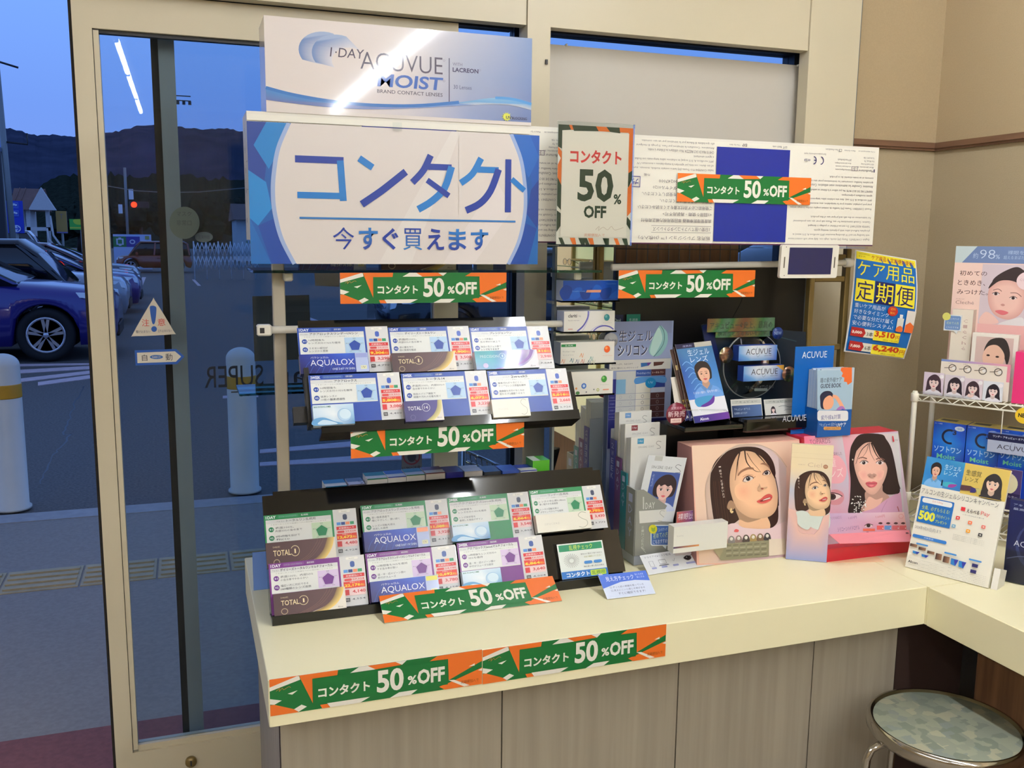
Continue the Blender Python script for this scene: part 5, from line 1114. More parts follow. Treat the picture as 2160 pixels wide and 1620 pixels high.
def woman_b(A, tf, skin=(226, 178, 160), hair=(40, 26, 28), top=(206, 156, 186)):
    """long straight black hair, facing front, on a 1341x1620 sheet"""
    old = A.tf; A.tf = tf; dk = tuple(int(v*.80) for v in skin); hi = tuple(min(255, int(v*1.06)) for v in skin)
    A.poly(smooth_pts([(700, 90), (600, 200), (570, 320), (566, 480), (580, 640), (570, 860), (556, 1022), (700, 1022), (760, 900), (900, 800), (1060, 800), (1168, 770), (1140, 640), (1100, 420), (1060, 260), (1000, 150), (940, 90)], 5), hair)
    A.blob([(760, 760), (750, 880), (700, 980), (760, 1015), (900, 1000), (1040, 900), (1030, 820), (960, 760), (940, 680)], dk); A.blob([(790, 830), (880, 860), (960, 840), (900, 950), (800, 1000), (740, 990)], skin)
    A.blob([(700, 1022), (860, 960), (980, 870), (1100, 800), (1165, 770), (1190, 1000), (1190, 1022)], top); A.blob([(1100, 745), (1125, 700), (1168, 740), (1160, 770)], (200, 190, 214)); A.line([(1010, 870), (960, 960), (940, 1015)], 5, (176, 126, 160), 4); A.line([(1130, 940), (1150, 1000)], 12, (170, 90, 100))
    A.fan([(760, 190), (860, 190), (950, 250), (1005, 380), (1012, 500), (985, 610), (930, 720), (870, 790), (815, 798), (760, 760), (690, 670), (645, 560), (620, 450), (620, 340), (680, 250)], hi, tuple(int(v*.92) for v in skin), (820, 500), t=.6)
    A.fan([(670, 540), (760, 510), (780, 600), (720, 630)], (234, 170, 158), hi, t=.1); A.fan([(880, 520), (970, 520), (950, 610), (890, 625)], (234, 170, 158), hi, t=.1)
    A.blob([(800, 110), (700, 170), (650, 280), (620, 400), (608, 520), (590, 420), (590, 300), (640, 170), (720, 100)], hair); A.blob([(800, 110), (860, 250), (920, 360), (990, 430), (1015, 520), (990, 640), (960, 760), (1060, 790), (1160, 760), (1100, 500), (1060, 260), (960, 120)], hair)
    for pts, w in (([(790, 200), (720, 260), (670, 350), (640, 440)], [10, 4]), ([(790, 210), (760, 300), (700, 380)], [6, 2]), ([(800, 190), (810, 300), (860, 400)], [8, 3]), ([(820, 190), (880, 330), (960, 420)], [16, 5])): A.line(pts, w, hair, 6)
    br = (124, 88, 80); A.line([(668, 380), (710, 362), (770, 378)], [9, 14], br, 5); A.line([(876, 385), (930, 370), (980, 392)], [14, 8], br, 5)
    for cx in (730, 920):
        A.blob([(cx-45, 428), (cx-20, 408), (cx+20, 406), (cx+50, 424), (cx+20, 446), (cx-20, 444)], (232, 216, 212)); A.ell(cx+2, 426, 20, 20, (58, 38, 40)); A.ell(cx+2, 426, 9, 9, (16, 10, 12)); A.ell(cx-5, 418, 4, 4, (250, 250, 250)); A.line([(cx-48, 428), (cx-20, 405), (cx+20, 402), (cx+56, 420)], [5, 9], (44, 24, 26), 6); A.line([(cx-34, 398), (cx+5, 388), (cx+44, 402)], 3, dk, 5)
    A.blob([(775, 570), (800, 555), (860, 555), (880, 575), (850, 600), (826, 606), (800, 598)], dk); A.ell(800, 584, 9, 5, (140, 84, 78)); A.ell(852, 584, 9, 5, (140, 84, 78)); A.blob([(812, 470), (834, 470), (842, 550), (812, 552)], hi)
    A.blob([(752, 664), (790, 648), (818, 652), (850, 646), (890, 664), (860, 706), (820, 716), (780, 704)], (204, 96, 106)); A.line([(756, 666), (818, 674), (886, 666)], 5, (140, 50, 64), 4); A.blob([(790, 688), (820, 684), (850, 688), (820, 704)], (228, 136, 140))
    rr = random.Random(5)
    for k in range(46):
        a = rr.uniform(0, 6.28); d = rr.uniform(0, 1)**.6; A.ell(660+95*d*math.cos(a), 920+105*d*math.sin(a), 8, 7, (232, 232, 226), 7)
    A.ell(592, 390, 8, 10, (236, 226, 214), 8); A.tf = old
def scaler(x0, y0, x1, y1, sx0, sy0, sx1, sy1):
    return lambda a, b: (x0+(a-sx0)/(sx1-sx0)*(x1-x0), y0+(b-sy0)/(sy1-sy0)*(y1-y0))
def man_a(A, tf, skin=(226, 178, 152), hair=(34, 24, 26), top=(120, 160, 220)):
    """tied-back dark hair and collared shirt, small print on a 100x140 sheet"""
    old = A.tf; A.tf = tf
    A.blob([(5, 140), (8, 112), (30, 96), (50, 90), (74, 98), (94, 112), (97, 140)], top); A.blob([(40, 78), (60, 78), (64, 98), (50, 108), (38, 96)], tuple(int(v*.84) for v in skin)); A.poly([(36, 92), (50, 108), (40, 116), (28, 98)], tuple(int(v*.88) for v in top)); A.poly([(64, 92), (50, 108), (60, 116), (72, 98)], tuple(int(v*.88) for v in top))
    A.blob([(22, 50), (24, 22), (46, 6), (70, 12), (80, 34), (78, 62), (70, 74), (32, 76)], hair); A.blob([(30, 44), (36, 28), (52, 24), (68, 32), (72, 50), (68, 70), (56, 84), (44, 84), (33, 68)], skin)
    A.blob([(28, 46), (34, 24), (52, 16), (70, 26), (74, 46), (66, 34), (50, 30), (38, 36)], hair)
    for x in (42, 60): A.ell(x, 52, 4, 2, (40, 26, 26), 10); A.line([(x-5, 45), (x+5, 45)], 1.4, (70, 48, 44))
    A.line([(50, 55), (49, 63), (53, 64)], 1.2, (180, 130, 106), 3); A.blob([(44, 71), (51, 69), (59, 71), (52, 76)], (196, 84, 84)); A.tf = old
def girl(A, cx, cy, s, hair=(40, 30, 44), skin=(238, 214, 208), top=(230, 226, 232), kind=0):
    """small portrait print: long hair with fringe, about 100 units tall"""
    old = A.tf; A.tf = lambda a, b: (cx+(a-50)*s, cy+(b-50)*s)
    A.blob([(22, 100), (18, 60), (24, 26), (46, 6), (66, 8), (82, 30), (86, 66), (84, 100)], hair) if kind != 2 else A.blob([(20, 52), (24, 26), (44, 8), (66, 8), (82, 26), (82, 54), (70, 66), (30, 66)], hair)
    A.blob([(14, 102), (24, 86), (42, 80), (60, 80), (78, 86), (90, 102)], top); A.blob([(43, 64), (60, 64), (62, 82), (52, 90), (41, 82)], tuple(int(v*.88) for v in skin))
    A.blob([(30, 40), (38, 24), (52, 20), (66, 24), (74, 42), (70, 58), (60, 70), (52, 74), (42, 70), (33, 58)], skin); A.blob([(28, 44), (32, 22), (52, 12), (72, 22), (76, 44), (68, 34), (60, 38), (50, 33), (40, 38), (34, 34)], hair)
    for x in (42, 61): A.ell(x, 47, 4.4, 2.8, (240, 236, 236), 10); A.ell(x, 47, 2.8, 2.8, (50, 34, 38), 10); A.line([(x-5, 45), (x, 43.4), (x+5, 45)], 1.3, (44, 26, 30)); A.line([(x-5, 40), (x+5, 39.5)], 1.1, (96, 74, 72))
    A.line([(52, 50), (50.5, 56), (53.5, 57)], 1, (206, 166, 156), 3); A.blob([(46, 63), (52, 61), (58, 63), (52, 67)], (206, 96, 104)); A.tf = old
# ============================================================ stacked cartons by the mirror
def a_cl(A):
    A.rect(0, 0, 100, 36, (222, 220, 212)); A.text('clariti', 8, 5, 25, 11, (60, 56, 66), .02); A.text('1 day', 27, 7, 33, 11, (150, 150, 156)); A.text('Disposable contact lenses', 8, 15, 30, 18, (140, 138, 146), 0, 1); A.rect(8, 31, 17, 33, (210, 160, 150))
    A.line([(47, 0), (46, 12), (38, 26), (26, 36)], [2.4, 3.0], (92, 92, 176), 6); A.line([(50, 0), (46, 18), (36, 36)], 1, (180, 180, 210), 5); A.line([(58, 36), (66, 30), (78, 27), (90, 29), (98, 34)], 2.4, (92, 92, 176), 6); A.line([(52, 36), (62, 29), (76, 25)], 1, (180, 180, 210), 5)
    A.ell(84, 12, 5.6, 6, (40, 130, 140)); A.ell(82.5, 10, 2.6, 2.6, (110, 180, 180)); A.text('CooperVision', 76, 21, 94, 23, (150, 160, 166), 0, 1)
def a_pc(A):
    A.rect(0, 0, 100, 36, (222, 220, 210)); A.rect(1, 3, 28, 7.5, (40, 130, 70)); A.text('乱視用', 8, 4, 22, 6.6, (220, 230, 220), .01, 1); A.text('Proclear 1 day', 4, 14, 26, 17, (150, 148, 150), 0, 1); A.text('toric', 4, 20, 24, 22, (180, 178, 178), 0, 1)
    for (x, y), c in zip(((4, 33), (20, 32), (30, 34), (38, 24), (40, 34), (56, 30), (60, 36), (52, 36)), ((220, 150, 110), (70, 120, 130), (120, 130, 150), (220, 150, 100), (200, 130, 110), (120, 170, 160), (190, 190, 160), (110, 130, 130))): A.line([(x-3, y+1), (x, y-3), (x+2, y+2), (x+4, y-5)], .9, c, 4); A.ell(x, y-4, 1.1, 1.3, c, 8)
    A.ell(86, 13, 5.6, 6, (222, 92, 40)); A.ell(84.5, 11, 2.4, 2.4, (240, 150, 90)); A.text('CooperVision', 78, 23, 96, 25, (220, 150, 130), 0, 1)
def a_bf(A):
    A.rect(0, 0, 100, 40, (222, 220, 210)); A.text('MyDay', 2, 14, 12, 18, (150, 140, 140), .01, 1); A.text('daily', 2, 22, 14, 24, (180, 178, 178), 0, 1)
    for x, y, r, c in ((3, 38, 8, (130, 160, 60)), (4, 38, 5, (220, 200, 90)), (42, 25, 5, (60, 110, 190)), (42, 25, 2.6, (190, 210, 230)), (27, 29, 2, (210, 140, 80)), (16, 32, 1.8, (110, 120, 110)), (30, 37, 4, (70, 120, 70)), (47, 36, 1.4, (120, 120, 130)), (60, 40, 4, (226, 130, 60)), (62, 32, 1.3, (110, 120, 110)), (70, 33, 2.8, (170, 180, 90)), (70, 33, 1.4, (222, 220, 210))): A.ell(x, min(y, 40-r*.2), r, min(r, 40-y+r*.0+r*.0) if y+r > 40 else r, c)
    A.ell(82, 14, 5.6, 6, (60, 140, 60)); A.ell(80.5, 12, 2.4, 2.4, (130, 190, 110)); A.text('CooperVision', 74, 23, 92, 25, (170, 180, 170), 0, 1); A.rect(80, 32, 92, 34, (220, 140, 110))
def a_bu(A):
    A.rect(0, 0, 100, 36, (18, 74, 170)); 
    for k in range(6): A.blob([(k*18-6, 20+k % 2*10), (k*18+4, 8+k % 3*6), (k*18+16, 14), (k*18+12, 30), (k*18, 34)], (22, 90, 190) if k % 2 else (12, 56, 140))
    A.text('Total30 newly', 16, 18, 40, 21, (120, 160, 220), 0, 1); A.poly([(43, 17), (69, 17), (68, 21.5), (41, 21.5)], (220, 150, 120)); A.text('CooperVision', 78, 5, 96, 7.5, (110, 150, 220), 0, 1)
for lab, q, art, hh, side in (('deep blue carton with orange dash, topmost of the stack before the mirror', (1188, 592, 1303, 633), a_bu, 36, (200, 206, 220)), ('white carton with violet curves and teal ball, second of the stack before the mirror', (1190, 657, 1296, 697), a_cl, 36, (200, 204, 220)), ('white carton with green tag and orange ball, third of the stack before the mirror', (1183, 723, 1295, 764), a_pc, 36, (206, 206, 200)), ('white carton with coloured dots and green ball, lowest of the stack before the mirror', (1187, 786, 1292, 829), a_bf, 40, (206, 206, 200))):
    a = P(q[0], q[1], y=2.10); b = P(q[2], q[3], y=2.10); w = b[0]-a[0]; h = a[2]-b[2]
    carton('lens_carton', lab, (a, X, -Z, w, h), .045, art, 100, hh, side=side, group='cartons stacked before the mirror')
    t = Thing('glass_shelf', 'small clear glass ledge under the '+lab.split(',')[0], 'shelf', 'glass ledges before the mirror'); m = t.part('ledge'); m.box(a[0]-.004, b[0]+.004, 2.096, 2.199, b[2]-.004, b[2]-.0003, 'clear_acrylic')
    m = t.part('bracket'); m.box(a[0]-.004, a[0]+.002, 2.16, 2.199, b[2]-.012, b[2]-.0042, 'frame_grey'); m = t.part('bracket'); m.box(b[0]-.002, b[0]+.004, 2.16, 2.199, b[2]-.012, b[2]-.0042, 'frame_grey'); t.done()
# ============================================================ dark display board and what stands before it
bx0, bx1 = P(1293, 700, y=2.24)[0]+.0, P(1690, 700, y=2.24)[0]
t = Thing('black_display_board', 'large black display board on the counter in front of the right window', 'display board')
m = t.part('board'); m.bbox(bx0, bx1, 2.232, 2.25, .93, 1.432, .002, 'black_board'); m = t.part('base'); m.box(bx0+.02, bx1-.02, 2.20, 2.27, .701, .93, 'black_board')
m = t.part('side_trim'); m.box(bx1, bx1+.006, 2.23, 2.252, .93, 1.432, 'frame_grey'); t.done()
t, m = single('power_cord', 'thin black cord hanging down in front of the black display board', 'cord')
q = [P(*p, y=2.215) for p in ((1566, 628), (1562, 640), (1545, 672), (1534, 700), (1528, 722), (1524, 745))]; m.tube([tuple(p) for p in smooth_pts(q, 4, False)], .0014, 'rubber', 6); t.done()
# wire grid with a brown backing seen above the board
t = Thing('wire_grid', 'black wire grid with brown backing above the black display board', 'grid panel')
g0 = P(1300, 512, y=2.32); g1 = P(1562, 560, y=2.32); m = t.part('backing'); m.box(g0[0], g1[0], 2.335, 2.340, .701, 1.50, 'brown_wood')
m = t.part('grid'); n = 12
for i in range(n+1): m.tube([(g0[0]+(g1[0]-g0[0])*i/n, 2.325, .701), (g0[0]+(g1[0]-g0[0])*i/n, 2.325, 1.50)], .0013, 'dark_frame', 6)
for z in (1.32, 1.36, 1.40, 1.44, 1.48): m.tube([(g0[0], 2.323, z), (g1[0], 2.323, z)], .0013, 'dark_frame', 6)
t.done()
for lab, q, c, s in (('small green label card at the top of the black board, above the comparison chart', (1322, 663, 1350, 682), (30, 130, 110), '乱視用'), ('small dark blue label card at the left top of the black board', (1294, 664, 1314, 680), (24, 30, 70), '2week')):
    t, m = single('label_card', lab, 'card'); a = P(q[0], q[1], y=2.226); b = P(q[2], q[3]+12, y=2.226); A = sheet(m, (a, X, -Z, b[0]-a[0], a[2]-b[2]), .0008, 'ink_satin', c, 100, 80); A.rect(0, 0, 100, 80, c); A.text(s, 20, 22, 80, 42, (190, 215, 210), .02, 1); t.done()
# gel silicone comparison chart (pixel-measured on its own upright plane)
t = Thing('comparison_chart', 'pale blue lens comparison chart with picture of a wet lens, behind the leaflet stand', 'chart')
O = P(1288, 679, y=2.185); w = P(1414, 680, y=2.185)[0]-O[0]; m = t.part('board'); h = O[2]-.701
A = sheet(m, (O, X, -Z, w, h), .003, 'ink_satin', (150, 160, 196), 590*1.06, 590*1.06*h/w); A.tf = lambda a, b: (a+60, b-195)
BG = (136, 148, 186); A.rect(-60, 195, 600, 195+A.ah, (150, 164, 204)); A.rect(-60, 195, 585, 550, BG); A.gradv(-60, 310, 585, 550, (140, 154, 196), (166, 178, 214))
A.blob([(455, 240), (400, 320), (370, 390), (345, 460), (360, 510), (410, 530), (470, 520), (520, 460), (545, 390), (535, 310), (500, 270)], (150, 200, 200)); A.blob([(440, 260), (470, 300), (485, 370), (450, 450), (400, 525), (360, 490), (372, 410), (400, 330)], (196, 230, 222)); A.line([(460, 240), (500, 300), (505, 390), (470, 460), (400, 535)], 5, (60, 100, 110), 6)
for yy, s, x0, x1 in ((278, '生ジェル', 30, 380), (415, 'シリコン', 20, 330)):
    A.text(s, x0+6, yy+4, x1+6, yy+108, (225, 230, 240), .04); A.text(s, x0, yy, x1, yy+104, (36, 34, 60), .01)
A.rect(-60, 555, 585, 655, (222, 220, 212)); A.text('水分たっぷり、なめらかで', -40, 585, 180, 605, (80, 80, 96), .01, 1); A.text('乾きに優れたコンタクトレンズ', -40, 622, 240, 640, (80, 80, 96), .01, 1)
A.poly([(265, 590), (378, 588), (350, 618), (268, 630)], (60, 110, 170)); A.poly([(330, 590), (378, 588), (340, 622)], (110, 60, 150)); A.poly([(400, 585), (515, 585), (490, 615), (402, 625)], (92, 56, 50))
A.rect(12, 665, 215, 1400, (206, 208, 204)); A.rect(-60, 735, 12, 1400, (40, 44, 120)); A.rect(218, 655, 375, 720, (60, 90, 160)); A.rect(378, 655, 530, 715, (84, 44, 50)); A.text('プレシジョン ワン', 224, 678, 370, 698, (220, 226, 240), .02, 1); A.text('トータル ワン', 390, 676, 512, 696, (230, 210, 190), .02, 1)
A.rect(218, 720, 375, 1400, (226, 222, 206)); A.rect(378, 878, 530, 1118, (70, 38, 42)); A.rect(378, 720, 530, 878, (40, 60, 140)); A.blob([(218, 730), (375, 722), (528, 730), (528, 790), (375, 770), (218, 790)], (90, 150, 210)); A.rect(378, 830, 530, 878, (190, 200, 220)); A.rect(12, 740, 112, 880, (130, 180, 214)); A.ell(375, 785, 57, 50, (30, 140, 200)); A.text('UV', 350, 770, 400, 792, (190, 220, 240), 0, 1)
for yy in (880, 940, 1002, 1066, 1120):
    A.rect(-60, yy-3, 530, yy, (150, 156, 180))
    if yy < 1100:
        for x in (292, 452): A.ring(x, yy+30, 13, 15, 3.4, (150, 140, 140), 18)
        for x in (60, 165): A.ring(x, yy+30, 12, 13, 2.4, (180, 180, 184), 16)
        A.text('うるおい', -50, yy+22, 0, yy+38, (170, 176, 220), 0, 1)
A.rect(375, 1128, 600, 1700, (36, 36, 96)); A.tf = None
m = t.part('badge', label='round grey badge lettered clare'); cc = P(1289, 718, y=2.181)
A = Art(m, (cc[0]-.02, 2.1805, cc[2]+.02), X, -Z, .04, .04, 100, 100, 'ink_satin'); m.lathe([(.0, 2.1812), (.0195, 2.1812), (.0195, 2.1845)], 'ink_satin', (cc[0], 0, cc[2]), 'y', 28, (196, 198, 200)); A.k = 8; A.text('clare', 12, 38, 88, 60, (110, 112, 130), 0); t.done()
# leaflet stand
t = Thing('leaflet_stand', 'clear wire leaflet stand holding slanting lens leaflets beside the round lens model', 'stand')
s0 = P(1424, 893, y=2.05); s1 = P(1546, 890, y=2.05); m = t.part('tray'); m.bbox(s0[0], s1[0], 2.00, 2.10, s0[2]-.014, s0[2]-.002, .002, 'black_acrylic'); m = t.part('pedestal'); m.box(s0[0]+.0, s1[0]-.02, 2.09, 2.16, .701, s0[2]-.014, 'black_board')
m = t.part('front_guard'); g = [P(*p, y=1.985) for p in ((1444, 890), (1440, 866), (1530, 865), (1537, 872), (1541, 893))]; m.tube(g, .0018, 'clear_acrylic', 8); t.done()
def leaflet(lab, tl, tr, br, bl, art, off, y0=2.02, ah=150):
    t, m = single('lens_leaflet', lab, 'leaflet', 'slanting leaflets in the stand'); O = np.array([1.2, y0-off, P(1460, 889, y=y0)[2]]); N = nz((0, -.98, .22))
    a, b, c = PP(*tl, O, N), PP(*tr, O, N), PP(*bl, O, N); U = nz(b-a); V = nz(c-a); w = np.linalg.norm(b-a)*1.03; h = np.linalg.norm(c-a); Nn = nz(np.cross(V, U))
    m.obox(a-Nn*.0012, U*w, V*h, Nn*.0012, 'ink_satin', WHITE); A = Art(m, a, U, V, w, h, 73, ah, 'ink_satin'); A.N = Nn; art(A); t.done()
def lf_brown(A):
    A.rect(0, 0, 73, 150, (58, 36, 30)); A.text('1', 4, 34, 10, 44, (190, 170, 120)); A.text('ワンデー', 3, 106, 18, 112, (220, 200, 80), .02, 1); A.text('快適', 4, 116, 16, 122, (220, 200, 80), .02, 1); A.rect(0, 128, 73, 150, (36, 40, 100)); A.text('Alcon', 3, 140, 20, 146, (230, 232, 240), .03, 1)
def lf_white(A): A.rect(0, 0, 73, 150, (216, 208, 196)); A.text('1', 4, 90, 8, 100, (120, 90, 80))
leaflet('pale leaflet, rearmost at the left of the slanting fan in the stand', (1415, 796), (1470, 790), (1480, 880), (1428, 884), lf_white, -.012)
leaflet('dark brown leaflet with yellow lettering, left of the slanting fan', (1413, 738), (1480, 722), (1520, 880), (1446, 888), lf_brown, -.006)
leaflet('dark brown leaflet with yellow lettering, between the other brown one and the blue one', (1421, 732), (1490, 722), (1530, 880), (1455, 888), lf_brown, -.002)
def lf_blue(A):
    A.grid(0, 0, 73, 106, [[(60, 110, 150), (70, 120, 160), (50, 100, 140)], [(40, 80, 160), (70, 130, 200), (60, 120, 190)], [(60, 110, 200), (80, 140, 210), (90, 150, 215)]]); A.rect(0, 0, 38, 9, (24, 24, 60)); A.rect(38, 0, 73, 9, (180, 178, 168)); A.text('度数別', 14, 3, 32, 7, (150, 150, 190), 0, 1)
    for k in range(5): A.line([(4+k*3, 40+k*12), (14+k*4, 34+k*11), (24+k*5, 42+k*12)], 1.2, (130, 180, 230), 4)
    man_a(A, lambda a, b: (14+a*.56, 33+b*.52), top=(110, 160, 225)); A.text('生ジェル', 20, 12, 64, 24, (210, 225, 240), .0); A.text('レンズ', 22, 26, 58, 37, (225, 235, 245), .0)
    A.text('うるおい層が、目を守り続く。', 12, 92, 66, 97, (235, 240, 248), .02, 1); A.rect(0, 106, 73, 137, (228, 230, 238)); A.blob([(12, 106), (34, 102), (50, 104), (46, 114), (30, 120), (14, 120)], (70, 150, 200)); A.blob([(20, 120), (40, 112), (52, 103), (48, 116), (32, 122)], (96, 50, 150))
    A.gradh(0, 137, 73, 150, (36, 44, 120), (110, 60, 160)); A.text('Alcon', 12, 141, 30, 147, (235, 236, 245), .03, 1)
leaflet('blue leaflet with a person in a blue collared shirt, front of the slanting fan', (1424, 727), (1497, 719), (1543, 889), (1465, 893), lf_blue, .004)
t, m = single('round_sticker', 'round dark red new release sticker left of the slanting leaflets', 'sticker'); c = P(1427, 873, y=1.99); R = P(1448, 873, y=1.99)[0]-c[0]
m.lathe([(0, 1.9905), (R, 1.9905), (R, 1.992), (0, 1.992)], 'ink_satin', (c[0], 0, c[2]), 'y', 36, (112, 24, 48)); A = Art(m, (c[0]-R, 1.9903, c[2]+R), X, -Z, 2*R, 2*R, 100, 100, 'ink_satin'); A.text('度数追加', 22, 18, 76, 30, (220, 180, 196), .02, 1); A.text('新発売', 8, 38, 92, 64, (236, 214, 216), .02); A.rect(22, 70, 76, 90, (224, 196, 190)); A.text('9月20日', 30, 76, 68, 84, (150, 60, 80), 0, 1)
m.obox((c[0]-.004, 1.992, c[2]-.01), X*.008, Y*.03, Z*.008, 'clear_acrylic'); t.done()
# round lens model stand
yb = 2.12; t = Thing('lens_model_stand', 'dark display stand with a round clear disc and two lens cartons, before the black board', 'display stand')
m = t.part('back_card'); q = [P(*p, y=yb) for p in ((1480, 686), (1486, 684), (1700, 700), (1700, 876), (1545, 876), (1500, 800))]
vs = [(p[0], yb, p[2]) for p in q]; n = len(vs); m.add(vs+[(a, yb+.004, c) for a, b, c in vs], [tuple(range(n)), tuple(range(2*n-1, n-1, -1))]+[(i, n+i, n+(i+1) % n, (i+1) % n) for i in range(n)], 'ink_satin', (14, 30, 46))
A = Art(m, (0, yb-.0002, 0), X, -Z, 1, 1, mat='ink_satin', pix=True); A.blob([(1482, 690), (1500, 690), (1512, 730), (1520, 770), (1505, 780), (1490, 730)], (20, 34, 90)); A.line([(1530, 830), (1560, 800), (1600, 780)], [2, 8], (30, 60, 60)); A.line([(1600, 700), (1680, 720)], 2, (40, 70, 80))
cx = P(1591, 772, y=2.09); R = P(1650, 772, y=2.09)[0]-cx[0]
m = t.part('round_disc'); m.lathe([(0, 2.10), (R, 2.10), (R, 2.103), (0, 2.103)], 'clear_acrylic', (cx[0], 0, cx[2]), 'y', 48); m.lathe([(R-.0012, 2.0995), (R+.001, 2.0995), (R+.001, 2.1035), (R-.0012, 2.1035)], 'frame_grey', (cx[0], 0, cx[2]), 'y', 48, caps=False)
A = Art(m, (0, 2.0994, 0), X, -Z, 1, 1, mat='ink_satin', pix=True); A.text('アキュビュー オアシス MAX', 1572, 814, 1632, 819, (110, 120, 124), 0, 1); A.rr(1591, 819, 1619, 825, 2, (120, 130, 126))
a = P(1540, 871, y=2.05); b = P(1690, 868, y=2.05); zb = P(1600, 880, y=2.03)[2]
m = t.part('base'); a[0] = max(a[0], s1[0]+.003); m.bbox(a[0], b[0]+.01, 2.00, 2.14, zb-.034, zb, .006, 'black_acrylic'); A = Art(m, (0, 1.9998, 0), X, -Z, 1, 1, mat='ink_satin', pix=True); A.text('ACUVUE', 1651, 877, 1700, 887, (200, 204, 210), 0, 2)
m = t.part('pedestal'); m.box(a[0]+.03, b[0]-.02, 2.095, 2.14, .701, zb-.034, 'black_board'); t.done()
def a_acu(A):
    A.grid(0, 0, 100, 34, [[(110, 160, 210), (214, 220, 226), (214, 220, 226), (90, 140, 210)], [(100, 150, 210), (220, 224, 230), (206, 216, 226), (70, 120, 200)], [(40, 90, 180), (110, 160, 210), (100, 150, 205), (36, 80, 170)]]); A.text('ACUVUE', 19, 7, 85, 20, (50, 46, 60), -.005); A.line([(48, 3), (44, 14), (50, 26), (56, 16), (52, 5)], .7, (110, 130, 150), 5); A.text('OASYS MAX', 66, 22, 86, 25, (60, 70, 110), 0, 1)
def a_acu2(A): a_acu(A); A.poly([(80, 0), (100, 0), (100, 14)], (226, 170, 70))
for lab, q, art in (('white and blue lens carton, upper of two on the round disc', (1559, 730, 1638, 759), a_acu), ('white and blue lens carton with orange corner, lower of two on the round disc', (1569, 773, 1652, 801), a_acu2)):
    a = P(q[0], q[1], y=2.07); b = P(q[2], q[3], y=2.07); carton('lens_carton', lab, (a, X, -Z, b[0]-a[0], a[2]-b[2]), .028, art, 100, 34, side=(24, 60, 150), group='cartons fixed on the round disc')
for lab, q, s in (('holographic name strip at the top of the lens model stand', (1493, 672, 1634, 698), 'アキュビュー®史上、最高の'), ('holographic strip with second line below the top strip of the lens model stand', (1510, 696, 1625, 710), '快適性とうるおいを追求。')):
    y = 2.095 if '最高' in s else 2.098; t, m = single('holographic_strip', lab, 'sign strip', 'holographic strips'); a = P(q[0], q[1], y=y); b = P(q[2], q[3], y=y); m.bbox(a[0], b[0], y, y+.0035, b[2], a[2], .0012, 'hologram')
    A = Art(m, (a[0], y-.0001, a[2]), X, -Z, b[0]-a[0], a[2]-b[2], 100, 18 if '最高' in s else 12, 'ink_satin'); hh = A.ah; A.text(s, 4, hh*.26, 96, hh*.78, (50, 60, 46), .01, 1)
    m.obox((a[0]+.02, y+.0035, b[2]), X*.01, Y*(yb-y-.0035), Z*.006, 'clear_acrylic'); t.done()
t, m = single('new_badge', 'round blue NEW badge at the right of the holographic strips', 'badge'); c = P(1641, 703, y=2.09); m.lathe([(0, 2.090), (.0165, 2.090), (.0165, 2.092), (0, 2.092)], 'ink_satin', (c[0], 0, c[2]), 'y', 32, (18, 50, 120)); A = Art(m, (c[0]-.0165, 2.0898, c[2]+.0165), X, -Z, .033, .033, 100, 100, 'ink_satin'); A.text('NEW', 16, 36, 84, 62, (150, 175, 215), 0); m.obox((c[0]-.003, 2.092, c[2]-.003), X*.006, Y*.028, Z*.006, 'clear_acrylic'); t.done()
for lab, px, y, r in (('round holographic disc sticker left of the upper lens carton', (1532, 749), 2.085, .0215), ('round holographic disc sticker right of the lower lens carton', (1664, 789), 2.06, .0205)):
    t, m = single('holographic_disc', lab, 'sticker', 'holographic discs'); c = P(*px, y=y); m.lathe([(0, y), (r, y), (r, y+.0012), (0, y+.0012)], 'hologram', (c[0], 0, c[2]), 'y', 36); A = Art(m, (c[0]-r, y-.0001, c[2]+r), X, -Z, 2*r, 2*r, 100, 100, 'ink_satin'); A.text('デジタル', 24, 30, 70, 40, (90, 100, 90), 0, 1); A.text('ストレスに', 22, 48, 72, 58, (90, 100, 90), 0, 1); m.obox((c[0]-.002, y+.0012, c[2]-.002), X*.004, Y*(yb-y-.0012), Z*.004, 'clear_acrylic'); t.done()
for lab, q, k in (('small dark blue card leaning in front of the round disc, left', (1541, 843, 1604, 868), 0), ('small pale card with a face leaning in front of the round disc, right', (1611, 843, 1675, 867), 1)):
    t, m = single('small_info_card', lab, 'card', 'small cards on the lens model stand'); a = P(q[0], q[1], y=2.05); b = P(q[2], q[3], y=2.05); fr = (a, X, nz((0, -.012, -(a[2]-zb))), b[0]-a[0], a[2]-zb)
    A = sheet(m, fr, .001, 'ink_satin', WHITE, 100, 40); A.rect(0, 0, 100, 40, (206, 206, 200)); A.rect(3, 2, 97, 11, (180, 182, 176)); A.text('EVERYDAY' if False else 'アキュビュー', 14, 4, 86, 9, (100, 104, 104), 0, 1)
    if k == 0: A.gradh(2, 14, 98, 40, (24, 44, 84), (80, 110, 160)); A.text('アキュビュー オアシス', 8, 20, 60, 25, (180, 196, 220), 0, 1); A.text('乱視用もあります', 8, 29, 50, 34, (180, 196, 220), 0, 1)
    else: girl(A, 26, 28, .22); A.line([(44, 20), (60, 18), (80, 22), (94, 19)], 1.4, (130, 140, 140), 4); A.line([(60, 30), (76, 28), (90, 32)], 1.2, (150, 156, 156), 4)
    t.done()
